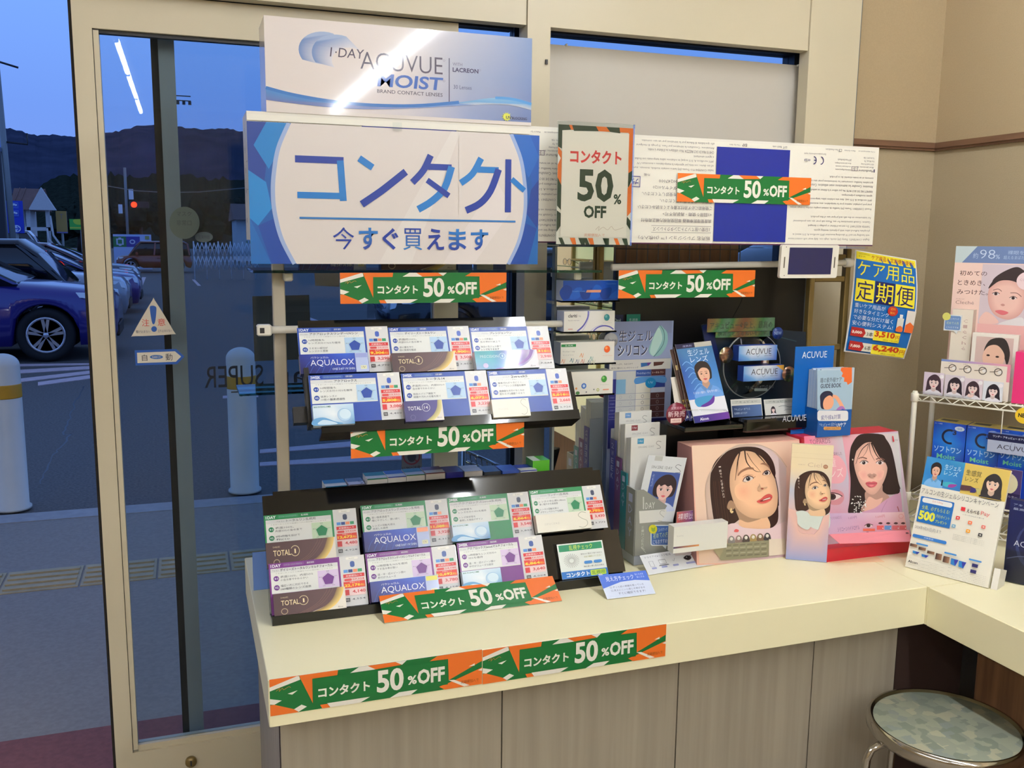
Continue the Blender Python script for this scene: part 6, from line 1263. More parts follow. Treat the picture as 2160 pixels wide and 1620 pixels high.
# ============================================================ brochure rack
sl = [(2.085, 1304, 867, 1382, 1.0765), (2.050, 1326, 894, 1400, 1.049), (2.015, 1329, 922, 1413, 1.022)]
xl, xr = 1.030, 1.132
t = Thing('brochure_rack', 'stepped grey leaflet rack with blue, purple and teal side strips', 'leaflet rack')
m = t.part('back_panel'); m.box(xl-.004, xr, 2.130, 2.134, .725, 1.02, 'ink_satin', (190, 196, 204)); m = t.part('side_panel')
for y0, y1, zt, c, s in ((2.100, 2.132, .995, (62, 66, 150), '2WEEK'), (2.066, 2.099, .955, (104, 66, 118), '1DAY'), (2.031, 2.065, .925, (40, 120, 130), '1DAY'), (1.982, 2.030, .895, (132, 134, 128), '1DAY')):
    q = t.part('side_strip', label={'2WEEK': 'blue side strip', '1DAY': 'coloured side strip'}[s]); q.box(xl-.006, xl-.003, y0, y1, .725, zt, 'ink_satin', c)
    A = Art(q, (xl-.0062, y1, zt), -Y, -Z, y1-y0, zt-.725, 100, 100*(zt-.725)/(y1-y0), 'ink_satin')
    for i, ch in enumerate(s): A.text(ch, 28, 30+i*62, 72, 74+i*62, (170, 176, 206), .0, 1)
m.box(xl-.003, xl-.001, 1.982, 2.134, .725, .89, 'ink_satin', (170, 176, 186))
m = t.part('front_panel', label='grey front with speech bubble'); gz = P(1421, 1077, y=1.98)[2]; gx = P(1347, 1168, y=1.98)[0]
vs = [(xl-.004, 1.98, .726), (xr, 1.98, .726), (xr, 1.98, .835), (1.085, 1.98, .868), (xl+.016, 1.98, .895), (xl-.004, 1.98, .895)]; n = 6
m.add(vs+[(a, 1.982, c) for a, b, c in vs], [tuple(range(n)), tuple(range(2*n-1, n-1, -1))]+[(i, n+i, n+(i+1) % n, (i+1) % n) for i in range(n)], 'ink_satin', (136, 138, 132))
A = Art(m, (0, 1.9797, 0), X, -Z, 1, 1, mat='ink_satin', pix=True)
A.text('1DAY', 1358, 1061, 1381, 1072, (206, 208, 204), .0, 1); A.rect(1356, 1048, 1358.5, 1074, (190, 192, 188)); A.poly([(1348, 1078), (1406, 1074), (1406, 1099), (1349, 1104)], (214, 214, 208)); A.line([(1402, 1078), (1395, 1077), (1392, 1083), (1398, 1089), (1403, 1094), (1396, 1099), (1388, 1098)], .9, (150, 150, 146), 4)
for i, ch in enumerate('SINCERE'): A.text(ch, 1353, 1110+i*7, 1358, 1115+i*7, (176, 178, 172), 0, 1)
A.line([(1360, 1160), (1352, 1154), (1362, 1166)], 1, (190, 190, 186), 4)
A.rr(1372, 1107, 1414, 1151, 4, (214, 222, 226)); A.poly([(1395, 1149), (1404, 1158), (1406, 1149)], (214, 222, 226)); A.rr(1374, 1109, 1412, 1149, 3, (60, 96, 160)); A.text('コンタクトが', 1388, 1114, 1407, 1119, (200, 214, 236), 0, 1); A.text('初めての方', 1378, 1124, 1408, 1133, (190, 206, 150), .02, 1); A.text('にもおすすめ!', 1377, 1139, 1408, 1145, (206, 216, 236), 0, 1); A.ell(1377, 1116, 9, 9.5, (206, 200, 50)); A.poly([(1373, 1112), (1378, 1114), (1382, 1111), (1381, 1120), (1377, 1122), (1374, 1119)], (140, 170, 60))
m = t.part('base_plate'); m.box(xl-.004, xr, 1.982, 2.13, .701, .726, 'ink_satin', (170, 176, 186)); t.done()
def broch(lab, y, ztop, c, k):
    t, m = single('brochure_stack', lab, 'leaflets', 'white leaflet stacks in the grey rack'); x0, x1 = xl, xr-.004+(.0 if k else -.006)
    for j in range(5): m.box(x0+j*.0004, x1-j*.0006, y+.001+j*.006, y+.0065+j*.006, .728, ztop-j*.0015, 'ink_satin', (216-j % 2*10, 216-j % 2*8, 210))
    A = Art(m, (x0, y+.0008, ztop), X, -Z, x1-x0, ztop-.728, 100, 100*(ztop-.728)/(x1-x0), 'ink_satin'); A.rect(18, 4, 36, 18, c); A.text('1day', 21, 8, 33, 14, (210, 216, 226), 0, 1); A.text('SINCERE 1DAY', 20, 24, 66, 29, (170, 170, 170), 0, 1); A.line([(86, 16), (76, 14), (72, 20), (82, 27), (84, 32), (74, 33)], 1.2, (130, 130, 130), 5); t.done()
broch('rearmost white leaflet stack with a blue square in the grey rack', 2.094, 1.070, (96, 140, 190), 0)
broch('second white leaflet stack with a dark red square in the grey rack', 2.059, 1.045, (120, 50, 60), 1)
broch('third white leaflet stack with a sky blue square in the grey rack', 2.024, 1.018, (60, 140, 180), 2)
t, m = single('tilted_leaflet', 'tilted white leaflet with a blue portrait in the front slot of the grey rack', 'leaflet')
O = np.array([1.05, 1.988, .9]); N = nz((-.08, -1, .05)); a, b, c = PP(1368, 960, O, N), PP(1449, 966, O, N), PP(1350, 1120, O, N); U = nz(b-a); V = nz(np.cross(U, N)*1.); V = V if V[2] < 0 else -V; w = np.linalg.norm(b-a); Nn = np.cross(V, U)
ang = .16; V2 = nz(V-U*.10); m.obox(a-Nn*.001, U*w, V2*.165, Nn*.001, 'ink_satin', WHITE); A = Art(m, a, U, V2, w, .165, 100, 165/w/10, 'ink_satin'); A.N = Nn; A.ah = 100*.165/w
A.rect(0, 0, 100, A.ah, (208, 212, 214)); A.rect(18, 0, 38, 12, (178, 180, 176)); A.text('SINCERE 1DAY', 14, 24, 68, 31, (110, 116, 120), .0, 1); A.line([(90, 20), (80, 18), (76, 24), (88, 31), (90, 36), (78, 38)], 1.2, (100, 106, 112), 5); A.rect(18, 38, 92, 128, (60, 84, 150)); girl(A, 58, 84, .92, hair=(44, 32, 38), skin=(222, 184, 176), top=(190, 200, 225), kind=2); A.text('自分らしく', 22, 42, 27, 76, (180, 196, 230), 0, 1); t.done()
# flyer at its foot
t, m = single('eye_flyer', 'white flyer with two drawn eyes sloping down at the foot of the grey rack', 'flyer')
c = P(1368, 1213, z=.702); d = P(1517, 1189, z=.702); U = nz(d-c); a = P(1349, 1172, y=c[1]+.052); V = c-a; h = np.linalg.norm(V); V = nz(V); w = np.linalg.norm(d-c); Nn = nz(np.cross(V, U)); m.obox(a-Nn*.0008, U*w, V*h, Nn*.0008, 'ink_satin', WHITE)
A = Art(m, a, U, V, w, h, 150, 150*h/w, 'ink_satin'); A.N = Nn; hh = A.ah; A.rect(0, 0, 150, hh, (218, 220, 222)); A.text('ドライアイ&リスク軽減', 8, 4, 62, 9, (110, 110, 124), 0, 1); A.text('輪郭やまぶたの充血も軽減!', 72, 4, 140, 9, (110, 110, 124), 0, 1)
A.line([(12, 16), (20, 16), (20, 28), (12, 28)], .8, (120, 124, 140), closed=True); A.line([(32, 16), (46, 16), (46, 25), (32, 25)], 1, (90, 92, 104), closed=True); A.poly([(30, 27), (48, 27), (50, 29), (28, 29)], (90, 92, 104)); A.line([(60, 20), (62, 23), (66, 17)], .7, (130, 134, 150))
for x in (92, 122): A.blob([(x-8, 20), (x, 15), (x+8, 18), (x+6, 24), (x-2, 26)], (60, 50, 50)); A.ell(x, 20, 4, 4, (20, 16, 18)); A.line([(x+6, 17), (x+12, 15)], 1, (60, 50, 50)); A.ell(x-1, 19, 1.2, 1.2, (220, 220, 220), 8)
for x0, x1 in ((12, 22), (32, 44), (56, 68), (84, 106), (112, 140)): A.rr(x0, 30, x1, 34, 1.4, (150, 156, 200))
t.done()
a = P(1422, 1112, y=1.909); b = P(1533, 1155, y=1.909); zbx = b[2]
carton('white_carton', 'plain long white carton with a thin orange and blue stripe, by the grey rack', (a, X, -Z, b[0]-a[0], a[2]-b[2]), .028, lambda A: (A.rect(0, 0, 110, 44, (222, 222, 214)), A.gradh(0, 33, 52, 36, (50, 44, 90), (210, 140, 80)), A.text('toric', 6, 14, 20, 17, (190, 190, 190), 0, 1)), 110, 44, side=(222, 220, 212))

t, m = single('percent_tag', 'red and blue tag reading 98% at the left foot of the peach box', 'tag'); a = P(1428, 1080, y=1.955); b = P(1474, 1112, y=1.955)
A = sheet(m, (a, X, -Z, b[0]-a[0], a[2]-.70), .001, 'ink_satin', WHITE, 100, 100*(a[2]-.70)/(b[0]-a[0])); A.gradh(0, 0, 100, 90, (196, 96, 84), (50, 70, 150)); A.rect(0, 90, 100, A.ah, (200, 190, 200)); A.text('裸眼比', 6, 8, 76, 34, (230, 220, 226), .01, 1); A.text('98', 30, 44, 80, 82, (226, 224, 236), .01, 2); A.text('%', 84, 66, 97, 80, (220, 220, 236), 0, 1); t.done()
# ============================================================ peach box
yB, yT, zT = 1.925, 1.975, .995
bl_ = P(1447, 1190, y=yB); bl_ = np.array([bl_[0], yB, .7005]); br_ = np.array([P(1653, 1169, y=yB)[0], yB, .7005]); tlp = P(1459, 940, y=yT); trp = P(1686, 930, y=yT)
xL = tlp[0]; xR = trp[0]-.0; V = nz((0, yB-yT, .7005-zT)); H = math.hypot(yT-yB, zT-.7005)
t = Thing('lens_display_box', 'large peach box printed with a smiling dark haired bob, clear window of lens trays', 'display box'); m = t.part('box')
O = np.array([xL, yT, zT]); Wd_ = xR-xL; Nn = np.cross(V, X)
prof = [(yB, .7005), (yB+.115, .7005), (yT+.07, zT), (yT, zT)]
m.add([(xL, y, z) for y, z in prof]+[(xR, y, z) for y, z in prof], [(0, 1, 2, 3), (7, 6, 5, 4), (0, 4, 5, 1), (1, 5, 6, 2), (2, 6, 7, 3), (3, 7, 4, 0)], 'ink_satin', (232, 178, 158))
A = Art(m, (xL, prof[3][0], prof[3][1]), nz((0, 1, 0))*1.0, -Z, 1, 1, mat='ink_satin')
m.add([(xL-.0003, y, z) for y, z in prof], [(0, 3, 2, 1)], 'ink_satin', (168, 120, 118))
A = Art(m, O, X, V, Wd_, H, 1, 1, 'ink_satin', pix=True); A.U = X; A.V = V; A.N = Nn
# photo-measured sheet: 1404 px across = 260 px of the view
tf = lambda a, b: (1440+a*.1852, 900+b*.1852)
A.tf = tf; A.poly([(104, 216), (1326, 160), (1335, 1450), (1250, 1540), (190, 1560)], None, [(236, 204, 178), (236, 200, 176), (206, 176, 196), (210, 180, 196), (226, 196, 176)])
A.poly(smooth_pts([(280, 1130), (262, 800), (270, 620), (330, 480), (450, 310), (600, 215), (700, 198), (860, 200), (1000, 260), (1120, 380), (1180, 470)], 4, False)+[(1180, 1130)], None, [(206, 180, 164)]*30+[(216, 196, 196)]*12)
A.tf = None; woman_a(A, tf); A.tf = tf
A.blob([(500, 1130), (600, 1100), (700, 1150), (960, 1160), (1090, 1110), (1180, 1090), (1180, 1280), (500, 1280)], (226, 200, 204)); A.blob([(590, 1170), (610, 1165), (635, 1180), (620, 1200), (580, 1195)], (210, 90, 90))
A.line(smooth_pts([(300, 1120), (258, 800), (265, 660), (330, 490), (450, 320), (600, 225), (760, 200), (900, 218), (1060, 300), (1180, 460)], 4, False), 7, (196, 176, 160))
for i, ch in enumerate('一瞬で、ときめいた。'): A.text(ch, 404+i*5.0, 452+i*38, 430+i*5.0, 480+i*38 if ch not in '一、。' else 462+i*38, (236, 226, 220), .01, 1)
for i, (x, c) in enumerate(zip((548, 630, 714, 795, 874, 954), ((134, 128, 126), (140, 118, 110), (76, 64, 60), (160, 136, 88), (124, 98, 76), (58, 52, 56)))):
    y = 1276-i*7; A.blob([(x-34, y+50), (x-34, y), (x-20, y-26), (x, y-34), (x+20, y-26), (x+36, y), (x+36, y+50)], c); A.ell(x, y, 18, 20, (216, 210, 200)); A.ell(x+6, y-8, 6, 6, (245, 245, 240), 8)
A.poly([(970, 1280), (1160, 1270), (1160, 1450), (975, 1470)], (222, 208, 190)); A.poly([(480, 1330), (970, 1290), (965, 1475), (430, 1520), (340, 1400)], (176, 166, 136))
for i in range(5):
    for x in (520, 600, 680, 760, 840, 920): A.poly([(x-34, 1345+i*30-(x-520)*.05), (x+26, 1340+i*30-(x-520)*.05), (x+20, 1352+i*30-(x-520)*.05), (x-38, 1358+i*30-(x-520)*.05)], (204, 196, 168) if i % 2 else (140, 132, 110))
A.tf = None
m = t.part('clear_window', label='clear plastic window cover'); q = [PP(1440+a*.1852, 900+b*.1852, O, Nn) for a, b in ((490, 1330), (970, 1285), (965, 1480), (390, 1530))]; m.add([p+Nn*.004 for p in q]+[p+Nn*.0055 for p in q], [(0, 1, 2, 3), (7, 6, 5, 4), (0, 4, 5, 1), (1, 5, 6, 2), (2, 6, 7, 3), (3, 7, 4, 0)], 'clear_acrylic'); t.done()
# ============================================================ narrow leaflet holder
c0 = P(1657, 1178, z=.701); c1 = P(1743, 1185.5, z=.701); U = nz(c1-c0); w = np.linalg.norm(c1-c0); h = .262; O = c0+Z*h; Nn = np.cross(-Z, U)
t = Thing('narrow_leaflet_holder', 'tall narrow cream and pink leaflet holder printed with a dark haired bob', 'leaflet holder'); m = t.part('holder')
h = P(1657, 937, y=c0[1])[2]-.701; O = c0+Z*h; m.obox(O-Nn*.012, U*w, -Z*h, Nn*.012, 'ink_satin', (236, 214, 178))
A = Art(m, O, U, -Z, w, h, 345, 345*h/w, 'ink_satin'); ah = A.ah; A.grid(0, 0, 345, ah, [[(244, 226, 184)]*3, [(244, 224, 184), (244, 226, 190), (238, 220, 190)], [(190, 196, 214), (216, 204, 206), (220, 204, 206)], [(226, 196, 190), (232, 196, 186), (226, 190, 190)], [(226, 180, 172), (228, 184, 178), (214, 176, 184)], [(150, 164, 206)]*3])
A.line([(0, 118), (345, 120)], 2.5, (226, 204, 160)); A.line([(0, 75), (345, 78)], 1.5, (230, 210, 170)); A.text('SINCERE 1DAY', 60, 176, 120, 184, (200, 176, 150), 0, 1); A.text('Ciel', 140, 158, 256, 196, (214, 190, 160), -.01); A.ell(288, 186, 20, 19, (180, 130, 100)); A.text('UV', 278, 180, 298, 192, (230, 210, 190), 0, 1)
A.blob([(60, 640), (170, 600), (280, 560), (345, 600), (345, 740), (230, 750), (120, 680)], (214, 224, 218)); woman_a(A, lambda a, b: (-82+a*.395, 130+b*.42), skin=(238, 200, 160), hair=(62, 42, 36)); A.blob([(60, 620), (120, 590), (180, 620), (200, 700), (170, 760), (90, 720)], (214, 224, 218))
for i, ch in enumerate('一瞬で、'): A.text(ch, 64+i*2, 290+i*28, 76+i*2, 308+i*28, (232, 220, 206), 0, 1)
m = t.part('front_pocket', label='pink front pocket fading to blue'); pk = [(0, .555), (.17, .57), (.22, .62), (.26, .74), (.35, .765), (.66, .765), (.76, .72), (.86, .60), (1, .58), (1, 1.0), (0, 1.0)]
vs = [O+U*(a*w)-Z*(b*h)+Nn*.0035 for a, b in pk]; cs = []
for a, b in pk: cs.append((232, 190, 180) if b < .8 else (146, 158, 206))
from mathutils.geometry import tessellate_polygon as _tp
fs = [tuple(x) for x in _tp([[Vector((a, b, 0)) for a, b in pk]])]; m.add(vs, fs, 'ink_satin', vcols=[lin(c) for c in cs]); n = len(pk); m.add(vs+[v-Nn*.0035 for v in vs], [(i, n+i, n+(i+1) % n, (i+1) % n) for i in range(n)], 'ink_satin', (226, 190, 184)); t.done()
# ============================================================ red box with the front facing portrait
yB, yT = 1.885, 1.962; xL = P(1696, 920, y=yT)[0]; xR = P(1894, 914, y=yT)[0]; zT = P(1790, 917, y=yT)[2]; zB = .735
t = Thing('lens_display_box', 'pink and grey box with red sides printed with a long haired portrait', 'display box'); m = t.part('box')
V = nz((0, yB-yT, zB-zT)); H = math.hypot(yT-yB, zT-zB); O = np.array([xL, yT, zT]); Nn = np.cross(V, X)
prof = [(yB, zB), (yB, .7005), (yB+.12, .7005), (yT+.075, zT), (yT, zT)]; n = 5
m.add([(xL, y, z) for y, z in prof]+[(xR, y, z) for y, z in prof], [(4, 3, 2, 1, 0), (5, 6, 7, 8, 9)]+[(i, (i+1) % n, n+(i+1) % n, n+i) for i in range(n)], 'ink_satin', (214, 44, 70))
Art(m, O, X, V, xR-xL, H, 1, 1, 'ink_satin').rect(.003, 0, 1, 1, (200, 180, 196)); A = Art(m, O, X, V, xR-xL, H, 1, 1, 'ink_satin', k0=4, pix=True); A.U = X; A.V = V; A.N = Nn; tf = lambda a, b: (1690+a*.179, 900+b*.179); A.tf = tf
A.poly([(34, 112), (1140, 78), (1235, 1290), (100, 1340)], None, [(238, 120, 150), (206, 206, 204), (190, 190, 196), (214, 180, 196)]); A.poly([(34, 112), (480, 98), (560, 600), (560, 1020), (60, 1020)], None, [(238, 120, 150), (206, 196, 200), (196, 190, 206), (206, 160, 180), (220, 150, 170)])
A.blob([(250, 350), (430, 340), (530, 480), (500, 640), (380, 670), (240, 620)], (236, 170, 180)); A.text('TOPARDS', 96, 156, 344, 192, (130, 80, 100), -.01); A.text('最新のレンズに深化した', 200, 316, 480, 336, (120, 100, 110), 0, 1); A.text('二重', 250, 385, 412, 470, (246, 226, 220), -.005); A.text('レンズ', 250, 500, 500, 590, (246, 226, 220), -.005)
A.blob([(310, 780), (400, 740), (490, 780), (500, 860), (440, 920), (320, 900)], (206, 140, 150)); A.blob([(300, 830), (350, 790), (430, 800), (470, 822), (400, 862), (330, 860)], (230, 214, 214)); A.ell(366, 826, 42, 38, (60, 34, 40)); A.ell(366, 826, 20, 18, (20, 10, 14)); A.line([(290, 820), (350, 780), (430, 792), (484, 822)], 10, (50, 24, 30), 5)
A.tf = None; woman_b(A, tf); A.tf = tf; A.poly([(1056, 112), (1070, 112), (1084, 178), (1068, 180)], (206, 50, 70)); A.text('1day', 1084, 150, 1126, 170, (140, 120, 130), 0, 1)
A.poly([(300, 1022), (1195, 1006), (1235, 1250), (310, 1290)], None, [(196, 170, 206), (236, 200, 200), (226, 150, 160), (206, 170, 200)]); A.text('TOPARDS', 320, 1066, 460, 1084, (160, 130, 160), 0, 1); A.text('1,650円', 540, 1060, 640, 1084, (150, 110, 150), 0, 1); A.text('1,600円', 860, 1048, 970, 1070, (200, 110, 120), 0, 1); A.text('シリコーンハイドロゲル', 410, 1186, 674, 1212, (110, 90, 130), 0, 1); A.ring(1160, 1056, 26, 26, 3, (220, 110, 120))
for i, x in enumerate((915, 1005, 1095, 1180)): A.rect(x-40, 1165, x+40, 1215, ((226, 96, 96), (100, 150, 210), (220, 110, 120), (216, 100, 110))[i]); A.blob([(x-24, 1140), (x, 1125), (x+28, 1136), (x+8, 1150)], (70, 40, 44)); A.ell(x+30, 1196, 6, 7, (240, 236, 236), 8)
A.blob([(730, 1170), (770, 1148), (826, 1164), (780, 1190)], (226, 206, 206)); A.ell(774, 1166, 24, 20, (50, 26, 30)); A.line([(728, 1168), (770, 1144), (828, 1160)], 8, (60, 30, 34), 5); A.rect(710, 1200, 850, 1230, (230, 110, 90))
for x in range(760, 1230, 92): A.blob([(x-24, 1252), (x, 1238), (x+26, 1246), (x+4, 1258)], (70, 40, 44))
m = t.part('base_drawer', label='plain red base'); m.box(P(1746, 1150, y=yB-.03)[0], xR+.002, yB-.03, yB-.0005, .7005, .735, 'ink_satin', (200, 30, 52))
m = t.part('sample_tongue', label='pink tongue with printed eyes'); q = [P(*p, y=1.842) for p in ((1749, 1129), (1918, 1122), (1925, 1140), (1771, 1145))]; q = [P(1749, 1127, y=1.852), P(1918, 1118, y=1.852), P(1921, 1142, y=1.815), P(1771, 1146, y=1.815)]
U2 = nz(q[1]-q[0]); m.add([tuple(p) for p in q]+[(p[0], p[1], p[2]-.0012) for p in q], [(0, 1, 2, 3), (7, 6, 5, 4), (0, 4, 5, 1), (1, 5, 6, 2), (2, 6, 7, 3), (3, 7, 4, 0)], 'ink_satin', (236, 140, 150))
Vt = nz((0, q[2][1]-q[1][1], q[2][2]-q[1][2])); A = Art(m, q[1], X, Vt, 1, 1, mat='ink_satin', pix=True); A.U = X; A.V = Vt; A.N = np.cross(Vt, X); A.k = 6
for i in range(6): A.blob([(1834+i*15, 1127-i*.4), (1838+i*15, 1125-i*.4), (1842+i*15, 1127-i*.4), (1838+i*15, 1128.5-i*.4)], (90, 40, 50))
A.blob([(1818, 1136), (1826, 1133), (1836, 1136), (1826, 1139)], (90, 40, 50)); A.rect(1851, 1130, 1864, 1136, (100, 160, 220))
for i in range(4): A.blob([(1850+i*16, 1138.6-i*.3), (1854+i*16, 1137-i*.3), (1858+i*16, 1138.6-i*.3), (1854+i*16, 1140-i*.3)], (110, 60, 80))
t.done()
t, m = single('paper_sheet', 'thin sheet of paper lying on the counter before the red box', 'paper'); q = [P(*p, z=.7008) for p in ((1745, 1176), (1838, 1166), (1866, 1185), (1745, 1187))]; m.add([tuple(p) for p in q]+[(p[0], p[1], .7001) for p in q], [(0, 1, 2, 3), (7, 6, 5, 4)]+[(i, 4+i, 4+(i+1) % 4, (i+1) % 4) for i in range(4)], 'ink_matte', (244, 214, 170)); t.done()
# guide book dispenser on the red box
yF = 1.955; a = P(1723.6, 914.5, y=yF); b = P(1793.5, 912, y=yF); x0, x1, z0 = a[0], b[0], zT+.0005; dep = .055
t = Thing('booklet_dispenser', 'blue booklet dispenser standing on the red box, sun printed on its booklets', 'leaflet dispenser')
m = t.part('box'); zb1 = P(1720, 868, y=yF)[2]; m.box(x0, x1, yF, yF+.002, z0, zb1, 'ink_satin', (16, 84, 160)); m.box(x0, x0+.002, yF+.002, yF+dep, z0, zb1+.004, 'ink_satin', (16, 84, 160)); m.box(x1-.002, x1, yF+.002, yF+dep, z0, zb1, 'ink_satin', (16, 84, 160)); m.box(x0+.002, x1-.002, yF+.002, yF+dep, z0, z0+.004, 'ink_satin', (16, 84, 160))
A = Art(m, (0, yF-.0002, 0), X, -Z, 1, 1, mat='ink_satin', pix=True); A.rr(1724, 866, 1789, 888, 5, (232, 232, 234)); A.text('紫外線&対策', 1732, 876, 1773, 884, (80, 84, 150), .02, 1); A.text('アキュビュー® 1日から', 1728, 893, 1763, 898, (200, 214, 236), .02, 1); A.text('UVケア', 1765, 892, 1784, 900, (230, 236, 246), .03, 1); A.rr(1737, 900, 1774, 907, 3, (222, 160, 90)); A.text('公式サイトはこちら', 1741, 902, 1770, 905, (110, 60, 30), 0, 1)
m = t.part('header_card', label='blue header card lettered ACUVUE'); zt = P(1700, 731, y=yF+dep)[2]; hx0 = P(1678, 740, y=yF+dep)[0]; hx1 = P(1759.5, 740, y=yF+dep)[0]; m.box(hx0, hx1, yF+dep, yF+dep+.002, z0, zt, 'ink_satin', (10, 96, 180)); A = Art(m, (0, yF+dep-.0002, 0), X, -Z, 1, 1, mat='ink_satin', pix=True); A.text('ACUVUE', 1692.5, 742, 1744, 754, (232, 236, 242), 0, 3); t.done()
t, m = single('guide_booklets', 'stack of pale blue guide booklets in the blue dispenser, front one with a sun', 'booklets')
zt = P(1720, 779, y=yF+.004)[2]
for j in range(9): m.box(x0+.003, x1-.004+(.006 if j == 0 else 0), yF+.0025+j*.0056, yF+.0076+j*.0056, z0+.0045, zt-j*.0004-(.004 if j % 3 else 0), 'ink_satin', (176, 200, 222) if j % 2 else (190, 208, 224))
A = Art(m, (0, yF+.0022, 0), X, -Z, 1, 1, mat='ink_satin', pix=True); A.rect(1724, 781, 1797, 866, (168, 196, 216)); sx_, sy_ = 1796, 786
A.poly([(1775, 775), (1797, 775), (1797, 806), (1788, 812), (1786, 806), (1780, 805), (1781, 797), (1775, 794), (1778, 787), (1773, 781)], (236, 112, 54)); A.text('瞳の紫外線ケア', 1731, 797, 1775, 806, (70, 72, 96), .01, 2); A.text('GUIDE BOOK', 1731, 810, 1774, 817, (60, 62, 84), .02, 2)
A.blob([(1730, 846), (1730, 834), (1738, 826), (1750, 825), (1757, 832), (1756, 848), (1750, 860), (1736, 863), (1731, 858)], (34, 38, 66)); A.blob([(1736, 850), (1740, 840), (1750, 834), (1757, 840), (1758, 852), (1752, 862), (1742, 864), (1737, 860)], (246, 176, 140)); A.line([(1756, 836), (1764, 838), (1772, 850), (1780, 866)], [7, 8], (246, 176, 140), 4); A.blob([(1764, 866), (1770, 858), (1778, 857), (1782, 866)], (180, 120, 190)); A.blob([(1774, 866), (1778, 862), (1783, 868), (1784, 878), (1779, 880)], (80, 110, 190)); t.done()
# ============================================================ campaign easel card on the right
B1 = P(1909, 1195, z=.7015); B2 = P(2084, 1240.6, z=.7015); U = nz(B2-B1); w = np.linalg.norm(B2-B1); NhV = np.array([U[1], -U[0], 0]); le = math.radians(17); up = np.array([-NhV[0]*math.sin(le), -NhV[1]*math.sin(le), math.cos(le)]); h = .283
t = Thing('campaign_card', 'white campaign easel card with blue and yellow portraits, on the counter corner', 'sign'); m = t.part('card'); O = B1+up*h; Nn = np.cross(-up, U); m.obox(O-Nn*.008, U*w, -up*h, Nn*.008, 'ink_satin', (232, 228, 212))
A = Art(m, O, U, -up, w, h, 680, 680*h/w, 'ink_satin'); ah = A.ah; A.rect(0, 0, 680, ah, (232, 228, 212)); A.grid(0, 0, 322, 250, [[(60, 140, 200), (40, 130, 190), (60, 150, 190)], [(40, 130, 200), (50, 140, 200), (40, 120, 190)], [(60, 150, 210), (50, 130, 200), (40, 110, 180)]]); A.rect(322, 0, 680, 258, (214, 186, 92))
man_a(A, lambda a, b: (20+a*1.5, 28+b*1.6), top=(120, 180, 230)); A.text('生ジェル', 165, 40, 300, 84, (200, 232, 240), 0); A.text('レンズ', 168, 92, 280, 132, (200, 232, 240), 0); A.blob([(170, 200), (240, 185), (290, 200), (260, 225), (190, 230)], (60, 170, 190)); A.blob([(230, 205), (290, 198), (262, 226), (220, 230)], (150, 60, 150)); A.rect(160, 180, 172, 230, (20, 50, 70))
girl(A, 560, 150, 2.2, hair=(30, 24, 26), skin=(232, 196, 170), top=(34, 30, 36)); A.rect(322, 258, 680, 262, (214, 186, 92)); A.text('生感覚', 344, 52, 468, 100, (90, 90, 60), 0); A.text('レンズ', 346, 110, 452, 152, (90, 90, 60), 0); A.poly([(322, 190), (400, 186), (440, 200), (420, 226), (322, 236)], (84, 50, 56)); A.poly([(400, 200), (470, 196), (440, 236), (404, 240)], (50, 44, 110)); A.poly([(440, 200), (490, 196), (470, 250)], (196, 186, 110))
A.text('アルコンの生ジェルシリコンキャンペーン', 14, 276, 640, 326, (80, 84, 90), -.005); A.rr(20, 350, 300, 574, 8, (24, 104, 180)); A.rr(36, 358, 286, 400, 16, (232, 234, 230)); A.text('えらべるPay', 120, 368, 210, 388, (220, 110, 90), 0, 1); A.text('全員、必ずもらえる!', 44, 422, 276, 458, (200, 214, 70), .02); A.text('500', 30, 470, 168, 552, (226, 226, 70), .05); A.text('円分ポイント', 176, 478, 286, 508, (200, 214, 70), .02, 1); A.text('プレゼント', 176, 524, 272, 552, (200, 214, 70), .02, 1)
A.text('2024年9月30日(月)まで', 20, 604, 240, 640, (140, 142, 146), 0, 1); A.ell(0, 0, 0, 0, WHITE) if False else None
A.rr(14, 684, 300, 712, 12, (50, 120, 200)); A.text('対象製品', 110, 690, 190, 704, (200, 216, 236), .02, 1)
A.rect(360, 372, 394, 404, (222, 50, 60)); A.text('えらべる', 408, 378, 508, 410, (70, 60, 60), .02); A.text('Pay', 520, 374, 590, 416, (226, 110, 110), 0); A.text('いろいろなPayから選べる', 384, 428, 552, 440, (110, 110, 110), 0, 1)
for (x, y), c in zip(((350, 470), (452, 488), (560, 500), (330, 545), (450, 560), (548, 570)), ((226, 60, 60), (236, 120, 80), (226, 120, 110), (120, 170, 200), (236, 160, 40), (50, 50, 50))): A.rr(x-16, y-14, x+16, y+14, 5, c); A.rect(x-6, y-4, x+6, y+4, (232, 228, 212))
for i in range(4): A.text('利用規約は特設サイトをご確認ください', 340, 610+i*13, 590, 617+i*13, (170, 168, 160), 0, 1)
for i, (x, y, c) in enumerate(((10, 770, 0), (86, 782, 0), (162, 796, 0), (42, 826, 1), (120, 836, 1), (236, 800, 2), (300, 808, 2), (362, 812, 3), (426, 816, 3), (532, 812, 4), (528, 862, 4))):
    if c in (0, 2): A.gradh(x, y, x+(60 if c == 0 else 50), y+(24 if c == 0 else 52), (50, 30, 32), (150, 110, 84))
    elif c in (1, 3): A.poly([(x, y), (x+60, y+2), (x+44, y+(24 if c == 1 else 56)), (x+4, y+(22 if c == 1 else 50))], (40, 120, 190)); A.poly([(x+24, y+8), (x+60, y+2), (x+40, y+(26 if c == 1 else 56))], (50, 50, 150))
    else: A.rect(x, y, x+46, y+28, (40, 40, 100))
for x0, x1, y in ((60, 160, 752), (300, 400, 772), (500, 600, 778)): A.rr(x0, y, x1, y+14, 6, (70, 140, 206))
